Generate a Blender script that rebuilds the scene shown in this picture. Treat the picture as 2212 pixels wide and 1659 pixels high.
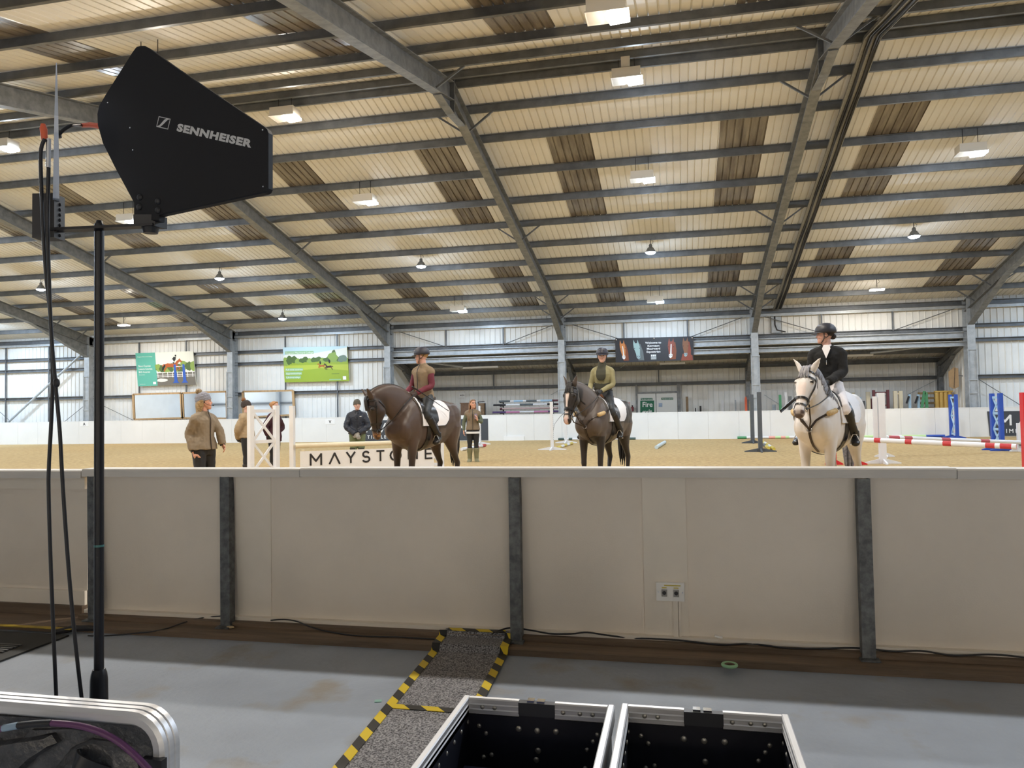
import bpy, bmesh, math, random
from mathutils import Vector, Matrix, Quaternion
from math import sin, cos, pi, radians, sqrt, atan2
random.seed(7)
for _o in list(bpy.data.objects): bpy.data.objects.remove(_o)
SC = bpy.context.scene
COL = SC.collection

# ---------------------------------------------------------------- camera
# world: X along the arena wall, Y into the arena, Z up, metres
FPX, YAW, PIT, ROL, HC = 1632.72, radians(-12.48785), radians(1.89014), radians(-0.99235), 1.45
_cy, _sy, _cp, _sp, _cr, _sr = cos(YAW), sin(YAW), cos(PIT), sin(PIT), cos(ROL), sin(ROL)
CF = Vector((_sy*_cp, _cy*_cp, _sp)); _R0 = Vector((_cy, -_sy, 0)); _U0 = _R0.cross(CF)
CR = _R0*_cr + _U0*_sr; CU = _U0*_cr - _R0*_sr; CC = Vector((0, 0, HC))
cd = bpy.data.cameras.new('camera'); cam = bpy.data.objects.new('camera', cd); COL.objects.link(cam)
cd.sensor_fit = 'HORIZONTAL'; cd.sensor_width = 36.0; cd.lens = FPX*36.0/2212.0; cd.clip_start = 0.05; cd.clip_end = 300
m4 = Matrix((CR, CU, -CF)).transposed().to_4x4(); m4.translation = CC; cam.matrix_world = m4
SC.camera = cam
# ---------------------------------------------------------------- world and exposure
W = bpy.data.worlds.new('world'); SC.world = W; W.use_nodes = True
W.node_tree.nodes['Background'].inputs[0].default_value = (.55, .6, .7, 1)
W.node_tree.nodes['Background'].inputs[1].default_value = 0.02
SC.view_settings.view_transform = 'Standard'; SC.view_settings.look = 'None'
SC.view_settings.gamma = 1.0; SC.view_settings.use_curve_mapping = False
SC.view_settings.exposure = 0.0
SC.cycles.use_denoising = True
SC.cycles.max_bounces = 6; SC.cycles.diffuse_bounces = 5; SC.cycles.glossy_bounces = 3
SC.cycles.sample_clamp_indirect = 6.0
SC.cycles.caustics_reflective = False; SC.cycles.caustics_refractive = False
# lamp powers (watts) and colours, used by the lamp builder below
LAMP_W = 160.0
LAMP_SPILL_W = 64.0
COOL, NEUT, WARM = (.62, .80, 1.0), (.74, .86, 1.0), (1.0, .92, .80)
GALLERY_W = 138.0
LAST_ROW = 1.75

# ---------------------------------------------------------------- building dimensions
BAY, XC0 = 8.524, -30.8414            # bay width, X of frame 0
YW, YK, YN = 34.40, 33.95, 4.652      # far columns, far kick boards, near kick boards
HN, HK = 1.077, 1.19
YR, ZR, ZE = 17.377, 9.513, 5.843     # ridge and eave (top of rafters)
MS = (ZR-ZE)/(YW-YR)
def XC(n): return XC0+BAY*n
def zroof(y): return ZR-MS*abs(y-YR)
def ray(x, y): return CF+CR*((x-1106)/FPX)-CU*((y-829.5)/FPX)
def at(x, y, Y): r = ray(x, y); return CC+r*(Y/r.y)          # where a sight line meets the plane Y
def atx(x, y, X): r = ray(x, y); return CC+r*(X/r.x)
def gnd(x, y, z=0.): r = ray(x, y); return CC+r*((z-HC)/r.z)  # ... a horizontal plane
def dep(x, y, d): return CC+ray(x, y)*d                      # ... at a distance d

# ---------------------------------------------------------------- mesh builder
class MB:
    def __init__(s): s.v = []; s.f = []; s.m = []
    def add(s, vs, fs, mi=0):
        o = len(s.v); s.v += [tuple(v) for v in vs]; s.f += [tuple(i+o for i in f) for f in fs]; s.m += [mi]*len(fs); return s
    def box(s, c, d, rot=None, mi=0):
        c = Vector(c); h = Vector(d)/2; vs = []
        for i in range(8):
            p = Vector((h.x*(1 if i & 1 else -1), h.y*(1 if i & 2 else -1), h.z*(1 if i & 4 else -1)))
            vs.append(c+(rot @ p if rot else p))
        return s.add(vs, [(0, 2, 3, 1), (4, 5, 7, 6), (0, 1, 5, 4), (2, 6, 7, 3), (0, 4, 6, 2), (1, 3, 7, 5)], mi)
    def bb(s, x0, x1, y0, y1, z0, z1, mi=0):
        return s.box(((x0+x1)/2, (y0+y1)/2, (z0+z1)/2), (abs(x1-x0), abs(y1-y0), abs(z1-z0)), None, mi)
    def bar(s, a, b, w, h, up=(0, 0, 1), mi=0):
        a = Vector(a); b = Vector(b); d = b-a; L = d.length; d.normalize(); u = Vector(up)
        x = d.cross(u)
        if x.length < 1e-4: x = d.cross(Vector((1, 0, 0)))
        x.normalize(); u = x.cross(d)
        return s.box((a+b)/2, (w, L, h), Matrix((x, d, u)).transposed(), mi)
    def sweep(s, prof, a, b, up=(0, 0, 1), mi=0):
        """a closed 2D outline (across, up) carried from a to b"""
        a = Vector(a); b = Vector(b); d = (b-a).normalized(); x = d.cross(Vector(up)).normalized(); u = x.cross(d); n = len(prof)
        vs = [p+x*q[0]+u*q[1] for p in (a, b) for q in prof]
        fs = [(i, (i+1) % n, n+(i+1) % n, n+i) for i in range(n)]+[tuple(range(n))[::-1], tuple(range(n, 2*n))]
        return s.add(vs, fs, mi)
    def tube(s, pts, r, n=8, cap=True, mi=0, closed=False):
        pts = [Vector(p) for p in pts]; k = len(pts); rs = r if isinstance(r, (list, tuple)) else [r]*k
        vs = []; ref = None
        for i, p in enumerate(pts):
            t = (pts[(i+1) % k]-pts[i-1]) if closed else (pts[min(i+1, k-1)]-pts[max(i-1, 0)])
            if t.length < 1e-9: t = Vector((0, 0, 1))
            t.normalize()
            if ref is None: ref = t.orthogonal().normalized()
            ref = (ref-t*ref.dot(t)); ref = ref.normalized() if ref.length > 1e-6 else t.orthogonal().normalized(); q = t.cross(ref)
            for j in range(n):
                a = 2*pi*j/n; vs.append(p+(ref*cos(a)+q*sin(a))*rs[i])
        fs = []
        for i in range(k if closed else k-1):
            i2 = (i+1) % k
            for j in range(n): fs.append((i*n+j, i*n+(j+1) % n, i2*n+(j+1) % n, i2*n+j))
        if cap and not closed: fs += [tuple(range(n))[::-1], tuple((k-1)*n+j for j in range(n))]
        return s.add(vs, fs, mi)
    def strap(s, pts, nrm, w, t, mi=0, closed=False):
        """flat strap of width w and thickness t along pts; nrm: outward normals"""
        pts = [Vector(p) for p in pts]; k = len(pts); vs = []
        for i, p in enumerate(pts):
            d = (pts[(i+1) % k]-pts[i-1]) if closed else (pts[min(i+1, k-1)]-pts[max(i-1, 0)])
            d.normalize(); n = Vector(nrm[i]).normalized(); x = d.cross(n).normalized()
            vs += [p-x*w/2, p+x*w/2, p+x*w/2+n*t, p-x*w/2+n*t]
        fs = []
        for i in range(k if closed else k-1):
            i2 = (i+1) % k
            for j in range(4): fs.append((i*4+j, i*4+(j+1) % 4, i2*4+(j+1) % 4, i2*4+j))
        if not closed: fs += [(3, 2, 1, 0), tuple((k-1)*4+j for j in range(4))]
        return s.add(vs, fs, mi)
    def loft(s, rings, cap=True, mi=0):
        n = len(rings[0]); k = len(rings); vs = [p for r in rings for p in r]
        fs = [(i*n+j, i*n+(j+1) % n, (i+1)*n+(j+1) % n, (i+1)*n+j) for i in range(k-1) for j in range(n)]
        if cap: fs += [tuple(range(n))[::-1], tuple((k-1)*n+j for j in range(n))]
        return s.add(vs, fs, mi)
    def prism(s, outline, o, ex, ey, ez, mi=0):
        """2D outline in the (ex, ey) plane at o, extruded by vector ez"""
        o = Vector(o); ex = Vector(ex); ey = Vector(ey); ez = Vector(ez); n = len(outline)
        vs = [o+ex*p[0]+ey*p[1] for p in outline]+[o+ex*p[0]+ey*p[1]+ez for p in outline]
        return s.add(vs, [(i, (i+1) % n, n+(i+1) % n, n+i) for i in range(n)]+[tuple(range(n))[::-1], tuple(range(n, 2*n))], mi)
    def ell(s, c, r, nu=16, nv=10, rot=None, mi=0):
        c = Vector(c); vs = [c+(rot @ Vector((0, 0, -r[2])) if rot else Vector((0, 0, -r[2])))]; fs = []
        for i in range(1, nv):
            a = -pi/2+pi*i/nv
            for j in range(nu):
                b = 2*pi*j/nu; p = Vector((r[0]*cos(a)*cos(b), r[1]*cos(a)*sin(b), r[2]*sin(a))); vs.append(c+(rot @ p if rot else p))
        p = Vector((0, 0, r[2])); vs.append(c+(rot @ p if rot else p)); T = len(vs)-1
        for j in range(nu): fs.append((0, 1+(j+1) % nu, 1+j)); fs.append((T, 1+(nv-2)*nu+j, 1+(nv-2)*nu+(j+1) % nu))
        for i in range(nv-2):
            for j in range(nu): fs.append((1+i*nu+j, 1+i*nu+(j+1) % nu, 1+(i+1)*nu+(j+1) % nu, 1+(i+1)*nu+j))
        return s.add(vs, fs, mi)
    def mesh(s, name, mats, smooth=None):
        me = bpy.data.meshes.new(name); me.from_pydata(s.v, [], s.f)
        mats = mats if isinstance(mats, (list, tuple)) else [mats]
        for m in mats: me.materials.append(m)
        if len(mats) > 1: me.polygons.foreach_set('material_index', s.m)
        bm = bmesh.new(); bm.from_mesh(me); bmesh.ops.recalc_face_normals(bm, faces=bm.faces); bm.to_mesh(me); bm.free()
        if smooth is not None:
            me.polygons.foreach_set('use_smooth', [True]*len(me.polygons)); me.set_sharp_from_angle(angle=radians(smooth))
        me.update(); return me
    def build(s, name, mats, parent=None, smooth=None):
        o = bpy.data.objects.new(name, s.mesh(name, mats, smooth)); COL.objects.link(o)
        if parent is not None: o.parent = parent
        return o

def tag(o, label=None, cat=None, group=None, kind=None):
    if label: o['label'] = label
    if cat: o['category'] = cat
    if group: o['group'] = group
    if kind: o['kind'] = kind
    return o
def struct(o, label=None): o['kind'] = 'structure'; return tag(o, label) if label else o
def empty(name, loc=(0, 0, 0), rz=0., label=None, cat=None, group=None):
    o = bpy.data.objects.new(name, None); COL.objects.link(o); o.location = loc; o.rotation_euler = (0, 0, rz); o.empty_display_size = .1
    return tag(o, label, cat, group)
def setm(o, M): o.matrix_world = M; return o
def copy_tree(o, parent=None):
    c = o.copy(); COL.objects.link(c)
    if parent is not None: c.parent = parent; c.matrix_parent_inverse = o.matrix_parent_inverse.copy()
    for ch in list(o.children): copy_tree(ch, c)
    return c
def relabel(o, label, group=None):
    o['label'] = label
    if group: o['group'] = group
    return o

# ---------------------------------------------------------------- materials
MT = {}
def lin(c): return tuple(((x/255)/12.92 if x/255 <= .04045 else ((x/255+.055)/1.055)**2.4) for x in c)
def mat(name, c, rough=.6, metal=0., var=.0, scale=6., bump=0., bscale=40., spec=.5, dark=None, stretch=None, alpha=None):
    """principled material; var: strength of a noise mottle between c and dark"""
    if name in MT: return MT[name]
    m = bpy.data.materials.new(name); m.use_nodes = True; nt = m.node_tree; b = nt.nodes['Principled BSDF']
    b.inputs['Base Color'].default_value = (*c, 1); b.inputs['Roughness'].default_value = rough; b.inputs['Metallic'].default_value = metal
    b.inputs['Specular IOR Level'].default_value = spec
    tc = nt.nodes.new('ShaderNodeTexCoord'); src = tc.outputs['Object']
    if stretch:
        mp = nt.nodes.new('ShaderNodeMapping'); mp.inputs['Scale'].default_value = stretch; nt.links.new(src, mp.inputs[0]); src = mp.outputs[0]
    if var > 0:
        n = nt.nodes.new('ShaderNodeTexNoise'); n.inputs['Scale'].default_value = scale; n.inputs['Detail'].default_value = 5; n.inputs['Roughness'].default_value = .6
        r = nt.nodes.new('ShaderNodeValToRGB'); r.color_ramp.elements[0].position = .35; r.color_ramp.elements[1].position = .65
        d = dark or tuple(x*(1-var) for x in c)
        r.color_ramp.elements[0].color = (*d, 1); r.color_ramp.elements[1].color = (*c, 1)
        nt.links.new(src, n.inputs[0]); nt.links.new(n.outputs[0], r.inputs[0]); nt.links.new(r.outputs[0], b.inputs['Base Color'])
    if bump > 0:
        n2 = nt.nodes.new('ShaderNodeTexNoise'); n2.inputs['Scale'].default_value = bscale; n2.inputs['Detail'].default_value = 4
        bu = nt.nodes.new('ShaderNodeBump'); bu.inputs['Strength'].default_value = bump; bu.inputs['Distance'].default_value = .02
        nt.links.new(src, n2.inputs[0]); nt.links.new(n2.outputs[0], bu.inputs['Height']); nt.links.new(bu.outputs[0], b.inputs['Normal'])
    MT[name] = m; return m
def emis(name, c, s):
    if name in MT: return MT[name]
    m = bpy.data.materials.new(name); m.use_nodes = True; b = m.node_tree.nodes['Principled BSDF']
    b.inputs['Base Color'].default_value = (*c, 1); b.inputs['Emission Color'].default_value = (*c, 1); b.inputs['Emission Strength'].default_value = s
    MT[name] = m; return m
def vcmat(name, rough=.6, bump=0., bscale=200., spec=.3, sheen=0.):
    """coat or skin whose own colour pattern is stored on the mesh"""
    if name in MT: return MT[name]
    m = mat(name, (.5, .5, .5), rough, bump=bump, bscale=bscale, spec=spec); nt = m.node_tree; b = nt.nodes['Principled BSDF']
    a = nt.nodes.new('ShaderNodeAttribute'); a.attribute_name = 'coat'; nt.links.new(a.outputs['Color'], b.inputs['Base Color'])
    if sheen: b.inputs['Sheen Weight'].default_value = sheen
    return m
def paint(me, fn):
    at_ = me.color_attributes.new('coat', 'FLOAT_COLOR', 'POINT')
    buf = []
    for v in me.vertices: buf += [*fn(v.co, v.normal), 1.0]
    at_.data.foreach_set('color', buf)
def fuse(mb, name, mats, voxel, smooth_it=4, parent=None, keep=None, fac=.5):
    """many overlapping closed shapes become one continuous skin"""
    o = mb.build(name, mats); md = o.modifiers.new('r', 'REMESH'); md.mode = 'VOXEL'; md.voxel_size = voxel; md.use_smooth_shade = True
    s = o.modifiers.new('s', 'SMOOTH'); s.iterations = smooth_it; s.factor = fac
    dg = bpy.context.evaluated_depsgraph_get(); me = bpy.data.meshes.new_from_object(o.evaluated_get(dg), depsgraph=dg)
    o.modifiers.clear(); old = o.data; o.data = me; bpy.data.meshes.remove(old); me.name = name
    me.materials.clear()
    for m in (mats if isinstance(mats, (list, tuple)) else [mats]): me.materials.append(m)
    me.polygons.foreach_set('use_smooth', [True]*len(me.polygons))
    if parent is not None: o.parent = parent
    return o
def text_mb(mb, s, size, o, ex, ey, ez, align='LEFT', bold=0., mi=0, sx=1., spacing=1.):
    """flat lettering with a little thickness: in the plane (ex, ey) at o"""
    cu = bpy.data.curves.new('t', 'FONT'); cu.body = s; cu.size = size; cu.align_x = align; cu.offset = bold; cu.space_character = spacing; cu.resolution_u = 3
    ob = bpy.data.objects.new('t', cu); COL.objects.link(ob)
    dg = bpy.context.evaluated_depsgraph_get(); me = bpy.data.meshes.new_from_object(ob.evaluated_get(dg))
    ex = Vector(ex); ey = Vector(ey); o = Vector(o); ez = Vector(ez)
    vs = [o+ex*v.co.x*sx+ey*v.co.y+ez for v in me.vertices]; fs = [tuple(p.vertices) for p in me.polygons]
    mb.add(vs, fs, mi); bpy.data.objects.remove(ob); bpy.data.curves.remove(cu); bpy.data.meshes.remove(me); return mb
def wid(outl): return outl
STEEL = mat('galvanised steel', (.27, .28, .29), .5, .35, .3, 5., dark=(.17, .18, .19))
STEEL2 = mat('bright galvanised steel', (.50, .53, .56), .45, .3, .25, 5., dark=(.38, .41, .44))
STEELD = mat('dull purlin steel', (.175, .185, .20), .5, .35, .3, 3., dark=(.12, .13, .14))
ROOF = mat('cream roof sheet', (.80, .795, .775), .55, 0., .10, .7, dark=(.74, .725, .69))
GRP = mat('grimy roof light sheet', (.27, .24, .20), .22, 0., .5, 1.6, dark=(.12, .10, .085), stretch=(3., .3, 1.))
CLAD = mat('white wall cladding', (.86, .86, .84), .5, 0., .08, .8)
LINER = mat('lean-to cladding', (.88, .88, .86), .55, 0., .1, .9)
KICK = mat('white kick board', (.86, .86, .85), .4, 0., .05, .8)
def sand_mat():
    m = mat('arena sand', (.66, .52, .31), .95, spec=.1); nt = m.node_tree; b = nt.nodes['Principled BSDF']
    tc = nt.nodes['Texture Coordinate']; mp = nt.nodes.new('ShaderNodeMapping'); mp.inputs['Scale'].default_value = (1, .8, 1); nt.links.new(tc.outputs['Object'], mp.inputs[0])
    n1 = nt.nodes.new('ShaderNodeTexNoise'); n1.inputs['Scale'].default_value = 8.; n1.inputs['Detail'].default_value = 8; n1.inputs['Roughness'].default_value = .68
    n2 = nt.nodes.new('ShaderNodeTexNoise'); n2.inputs['Scale'].default_value = .25; n2.inputs['Detail'].default_value = 3
    r1 = nt.nodes.new('ShaderNodeValToRGB'); r1.color_ramp.elements[0].position = .36; r1.color_ramp.elements[1].position = .60
    r1.color_ramp.elements[0].color = (.44, .305, .15, 1); r1.color_ramp.elements[1].color = (.62, .445, .225, 1)
    r2 = nt.nodes.new('ShaderNodeValToRGB'); r2.color_ramp.elements[0].position = .3; r2.color_ramp.elements[1].position = .7
    r2.color_ramp.elements[0].color = (.92, .90, .86, 1); r2.color_ramp.elements[1].color = (1, 1, 1, 1)
    mx = nt.nodes.new('ShaderNodeMixRGB'); mx.blend_type = 'MULTIPLY'; mx.inputs[0].default_value = 1
    bu = nt.nodes.new('ShaderNodeBump'); bu.inputs['Strength'].default_value = .9; bu.inputs['Distance'].default_value = .05
    for n in (n1, n2): nt.links.new(mp.outputs[0], n.inputs[0])
    nt.links.new(n1.outputs[0], r1.inputs[0]); nt.links.new(n2.outputs[0], r2.inputs[0]); nt.links.new(r1.outputs[0], mx.inputs[1]); nt.links.new(r2.outputs[0], mx.inputs[2])
    nt.links.new(mx.outputs[0], b.inputs['Base Color']); nt.links.new(n1.outputs[0], bu.inputs['Height']); nt.links.new(bu.outputs[0], b.inputs['Normal']); return m
SAND = sand_mat()
def conc_mat():
    m = mat('painted concrete floor', (.34, .41, .53), .5, spec=.35); nt = m.node_tree; b = nt.nodes['Principled BSDF']; tc = nt.nodes['Texture Coordinate']
    def noise(sc, det): n = nt.nodes.new('ShaderNodeTexNoise'); n.inputs['Scale'].default_value = sc; n.inputs['Detail'].default_value = det; nt.links.new(tc.outputs['Object'], n.inputs[0]); return n
    def ramp(n, p0, c0, p1, c1): r = nt.nodes.new('ShaderNodeValToRGB'); e = r.color_ramp.elements; e[0].position = p0; e[0].color = (*c0, 1); e[1].position = p1; e[1].color = (*c1, 1); nt.links.new(n.outputs[0], r.inputs[0]); return r
    base = ramp(noise(1.2, 6), .35, (.28, .315, .375), .65, (.37, .42, .50)); mask = ramp(noise(2.3, 9), .56, (0, 0, 0), .70, (1, 1, 1)); fine = noise(26, 6)
    mx = nt.nodes.new('ShaderNodeMixRGB'); mx.inputs[2].default_value = (.29, .275, .25, 1); nt.links.new(mask.outputs[0], mx.inputs[0]); nt.links.new(base.outputs[0], mx.inputs[1]); nt.links.new(mx.outputs[0], b.inputs['Base Color'])
    bu = nt.nodes.new('ShaderNodeBump'); bu.inputs['Strength'].default_value = .35; bu.inputs['Distance'].default_value = .01; nt.links.new(fine.outputs[0], bu.inputs['Height']); nt.links.new(bu.outputs[0], b.inputs['Normal']); return m
CONC = conc_mat()
NEARP = mat('off white barrier panel', (.86, .78, .68), .5, 0., .10, 1.1, .06, 120.)
NEARP2 = mat('off white barrier strip', (.87, .80, .70), .5, 0., .08, 2.)
CAPW = mat('white painted timber cap', (.74, .71, .67), .45, 0., .12, 3., stretch=(.4, 4, 4))
WOOD = mat('brown timber kerb', (.20, .138, .09), .7, 0., .4, 4., .2, 30., stretch=(.3, 4, 4))
PALEWOOD = mat('pale timber', (.55, .36, .18), .6, 0., .25, 5., stretch=(4, 4, .5))
WHITE = mat('white painted timber', (.84, .84, .86), .45, 0., .05, 3.)
CREAMP = mat('cream painted pole', (.80, .72, .54), .45, 0., .08, 3.)
RED = mat('red paint', (.62, .05, .06), .4, 0., .12, 4.)
REDD = mat('bright red upright paint', (.72, .03, .04), .4)
BLUE = mat('blue paint', (.035, .10, .50), .4, 0., .12, 4.)
BLUEL = mat('pale blue paint', (.42, .62, .82), .45)
GREEN = mat('green paint', (.10, .36, .17), .45, 0., .15, 4.)
LIME = mat('pale green paint', (.55, .80, .40), .45)
YELL = mat('yellow paint', (.72, .56, .10), .45, 0., .15, 4.)
PINK = mat('pink paint', (.62, .25, .45), .45)
PURP = mat('dark purple paint', (.09, .05, .16), .45)
MAROON = mat('maroon paint', (.16, .05, .06), .5, 0., .15, 4.)
ORANGE = mat('orange plastic', (.85, .16, .07), .4)
GREYP = mat('grey plastic standard', (.10, .11, .125), .5, 0., .15, 5.)
BLACK = mat('black plastic', (.018, .018, .022), .45)
BLACKM = mat('black satin metal', (.012, .012, .016), .35, .2)
RUBBER = mat('black rubber', (.02, .02, .02), .7)
ALU = mat('aluminium extrusion', (.76, .76, .78), .42, .6, .1, 20., stretch=(.2, .2, 6))
CHROME = mat('chrome', (.8, .8, .8), .15, 1.)
CHAR = mat('charcoal banner', (.055, .062, .075), .5)
WHT = mat('white print', (.90, .90, .90), .5)
LEATHER = mat('dark brown leather', (.035, .022, .017), .42, 0., .25, 30., .1, 300.)
LEATHB = mat('black leather', (.014, .013, .014), .32, 0., .2, 30.)
TAN = mat('tan leather', (.26, .11, .05), .45)
FLEECE = mat('sheepskin', (.70, .52, .28), .95, 0., .2, 60., .6, 200.)
# ================================================================ the building
X0, X1 = XC(-2)-1.0, XC(7)+.6
YB = -9.5                                   # wall behind the spectators' walkway
PITCH = BAY/42
def corr_x(xa, xb, narrow=.79, h=.032, pitch=PITCH):
    """vertices across a trapezoid-ribbed sheet: (x, height)"""
    out = []; n = int(round((xb-xa)/pitch)); p = (xb-xa)/n
    for i in range(n):
        x = xa+i*p; out += [(x, 0), (x+p*narrow, 0), (x+p*(narrow+.08), h), (x+p*.93, h)]
    return out+[(xb, 0)]
def sheet(mb, prof, fn):
    """fn(x, height, end) gives the 3D point; end is 0 or 1"""
    n = len(prof); vs = [fn(x, h, e) for e in (0, 1) for x, h in prof]
    return mb.add(vs, [(i, i+1, n+i+1, n+i) for i in range(n-1)])
def on_roof(x, y, up): s = 1 if y > YR else -1; return (x, y, zroof(y)+up)
PUR = [17.62, 18.70, 20.06, 21.86, 23.63, 25.28, 26.98, 28.55, 30.18, 31.90, 33.58]
PURN = [2*YR-y for y in PUR]+[-.4, -2.2, -4.0, -5.8, -7.6]
# sheets: strips of roof lights in two bands of every bay
def roof_side(side):
    Y = (lambda d: YR+side*d)
    end = (YW+.75-YR) if side > 0 else (YR-YB+.2)
    bands = [(0, 2.68, 0), (2.68, 7.9, 1), (7.9, 11.17, 0), (11.17, 16.2, 1), (16.2, end, 0)]
    opaque = MB()
    for (d0, d1, lit) in bands:
        for n in range(-2, 7):
            xa = XC(n); cuts = [(0, 9, 0), (9, 15, 1), (15, 32, 0), (32, 38, 1), (38, 42, 0)] if lit else [(0, 42, 0)]
            for a, b, g in cuts:
                prof = corr_x(xa+a*PITCH, xa+b*PITCH)
                tgt = MB() if g else opaque
                sheet(tgt, prof, lambda x, h, e: on_roof(x, Y(d1 if e else d0), .1+h))
                if g: struct(tgt.build('roof_light', GRP), 'grimy brown translucent roof light sheet let into the cream roof')
    return opaque
o = roof_side(1).build('ceiling', ROOF); struct(o, 'cream ribbed roof sheeting over the arena')
o = roof_side(-1).build('ceiling', ROOF); struct(o, 'cream ribbed roof sheeting over the spectators')
mb = MB(); mb.bar((X0, YR, zroof(YR)+.12), (X1, YR, zroof(YR)+.12), .5, .02); struct(mb.build('ridge_flashing', ROOF))
ZP = [(-.055, -.1), (.012, -.1), (.012, .085), (.06, .085), (.06, .1), (-.004, .1), (-.004, -.085), (-.055, -.085)]
for y in PUR+PURN:
    mb = MB(); zz = zroof(y)-.005; pr = ZP if y > YR else [(-a, b) for a, b in ZP]
    mb.sweep(pr, (X0, y, zz), (X1, y, zz)); struct(mb.build('purlin', STEELD), 'dark steel purlin running the length of the roof')
def isec(w, h, tf=.022, tw=.016):
    a = w/2; b = h/2; c = tw/2
    return [(-a, -b), (a, -b), (a, -b+tf), (c, -b+tf), (c, b-tf), (a, b-tf), (a, b), (-a, b), (-a, b-tf), (-c, b-tf), (-c, -b+tf), (-a, -b+tf)]
YNC = YB+.35
for n in range(-2, 8):
    x = XC(n); root = empty('portal_frame', (0, 0, 0)); struct(root, 'grey steel portal frame of columns and sloping rafters')
    RD = .46
    mb = MB(); mb.sweep(isec(.30, .5), (x, YW+.25, 0), (x, YW+.25, ZE-.15), (0, 1, 0)); struct(mb.build('column', STEEL2, root))
    mb = MB(); mb.sweep(isec(.30, .5), (x, YNC-.1, 0), (x, YNC-.1, zroof(YNC)-.15), (0, 1, 0)); struct(mb.build('column', STEEL2, root))
    for s, ye in ((1, YW+.45), (-1, YNC)):
        off = -.105-RD/2/cos(math.atan(MS))
        mb = MB(); mb.sweep(isec(.24, RD), (x, YR, zroof(YR)+off), (x, ye, zroof(ye)+off), (0, 0, 1))
        yc = YW if s > 0 else YNC+.2
        zb = zroof(yc)-.1-RD; y2 = yc-s*3.6
        mb.prism([(yc, zb), (yc, zb-.68), (y2, zroof(y2)-.1-RD)], (x-.008, 0, 0), (0, 1, 0), (0, 0, 1), (.016, 0, 0))
        mb.bar((x, yc, zb-.68), (x, y2, zroof(y2)-.1-RD-.01), .24, .025)
        # apex haunch plate
        mb.prism([(YR, ZR-.55), (YR, ZR-.88), (YR+s*.9, zroof(YR+s*.9)-.58)], (x-.01, 0, 0), (0, 1, 0), (0, 0, 1), (.02, 0, 0))
        mb.bar((x, YR, ZR-.88), (x, YR+s*1.0, zroof(YR+s*1.0)-.60), .2, .02)
        struct(mb.build('rafter', STEEL, root))
    mb = MB(); mb.box((x, YR, ZR-.42), (.24, .05, .9)); struct(mb.build('apex_plate', STEELD, root))
    for k in (1, 5, 9, 10):
        for s in (1, -1):
            y = YR+s*(PUR[k]-YR)
            for sx in (1, -1):
                mb = MB(); mb.bar((x+sx*.75, y, zroof(y)-.09), (x+sx*.1, y+s*.05, zroof(y)-.1-RD+.02), .045, .045)
                struct(mb.build('fly_brace', STEELD, root))
    mb = MB()
    for zz in (3.55, 2.3, 1.75):
        mb.bb(x-.19, x+.19, YW-.04, YW, zz, zz+.05); 
    for q in (-.16, .16): mb.bb(x+q-.015, x+q+.015, YW-.05, YW-.02, 1.2, 3.6)
    struct(mb.build('cable_conduit', STEEL2, root))
# ---------------------------------------------------------------- long wall
YC = YW+.62
def clad(name, xa, xb, y, z0, z1, m, label, pitch=.25):
    mb = MB(); pr = corr_x(xa, xb, .78, .03, pitch)
    sheet(mb, pr, lambda x, h, e: (x, y-h, z1 if e else z0)); return struct(mb.build(name, m), label)
clad('wall_back', X0, XC(2), YC, 0, ZE+.1, CLAD, 'white ribbed cladding of the long wall')
clad('wall_back', XC(5), X1, YC, 0, ZE+.1, CLAD, 'white ribbed cladding of the long wall past the lean-to')
clad('wall_back', XC(2), XC(5), YC, 4.45, ZE+.1, CLAD, 'band of white cladding above the lean-to opening')
GP = [(-.05, -.08), (.05, -.08), (.05, -.06), (-.03, -.06), (-.03, .06), (.05, .06), (.05, .08), (-.05, .08)]
def girt(xa, xb, y, z, s=1., m=STEELD): mb = MB(); mb.sweep([(a*s, b*s) for a, b in GP], (xa, y, z), (xb, y, z)); return struct(mb.build('girt', m), 'horizontal steel sheeting rail on the wall')
for z in (4.60, 4.0, 2.46):
    girt(X0, XC(2)-.1, YC-.12, z); girt(XC(5)+.1, X1, YC-.12, z)
girt(X0, X1, YC-.15, ZE-.28, 1.3)
mb = MB(); mb.bb(X0, X1, YC-.22, YC-.18, ZE-.52, ZE-.40); struct(mb.build('eave_rail', STEEL2), 'pale steel eave rail along the wall top')
girt(XC(2), XC(5), YC-.12, 4.46, 1.2)
for z0, z1 in ((4.08, 4.35), (3.74, 3.96)):
    for n in (2, 3, 4):
        mb = MB(); xa, xb = XC(n)+.16, XC(n+1)-.16
        mb.sweep([(-.08, z0), (.08, z0), (.08, z0+.03), (-.05, z0+.05), (-.05, z1-.05), (.08, z1-.03), (.08, z1), (-.08, z1)], (xa, YC-.25, 0), (xb, YC-.25, 0))
        struct(mb.build('lintel_beam', STEEL2), 'pale galvanised beam across the lean-to opening')
for n in list(range(-2, 2))+[5, 6]:
    for fr in (1/3, 2/3):
        xx = XC(n)+BAY*fr
        mb = MB(); mb.bb(xx-.03, xx+.03, YC-.17, YC-.11, 1.0 if n > -1 else 1.0, ZE-.5); struct(mb.build('sag_rod', STEELD), 'thin vertical steel rod tying the wall rails')
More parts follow.
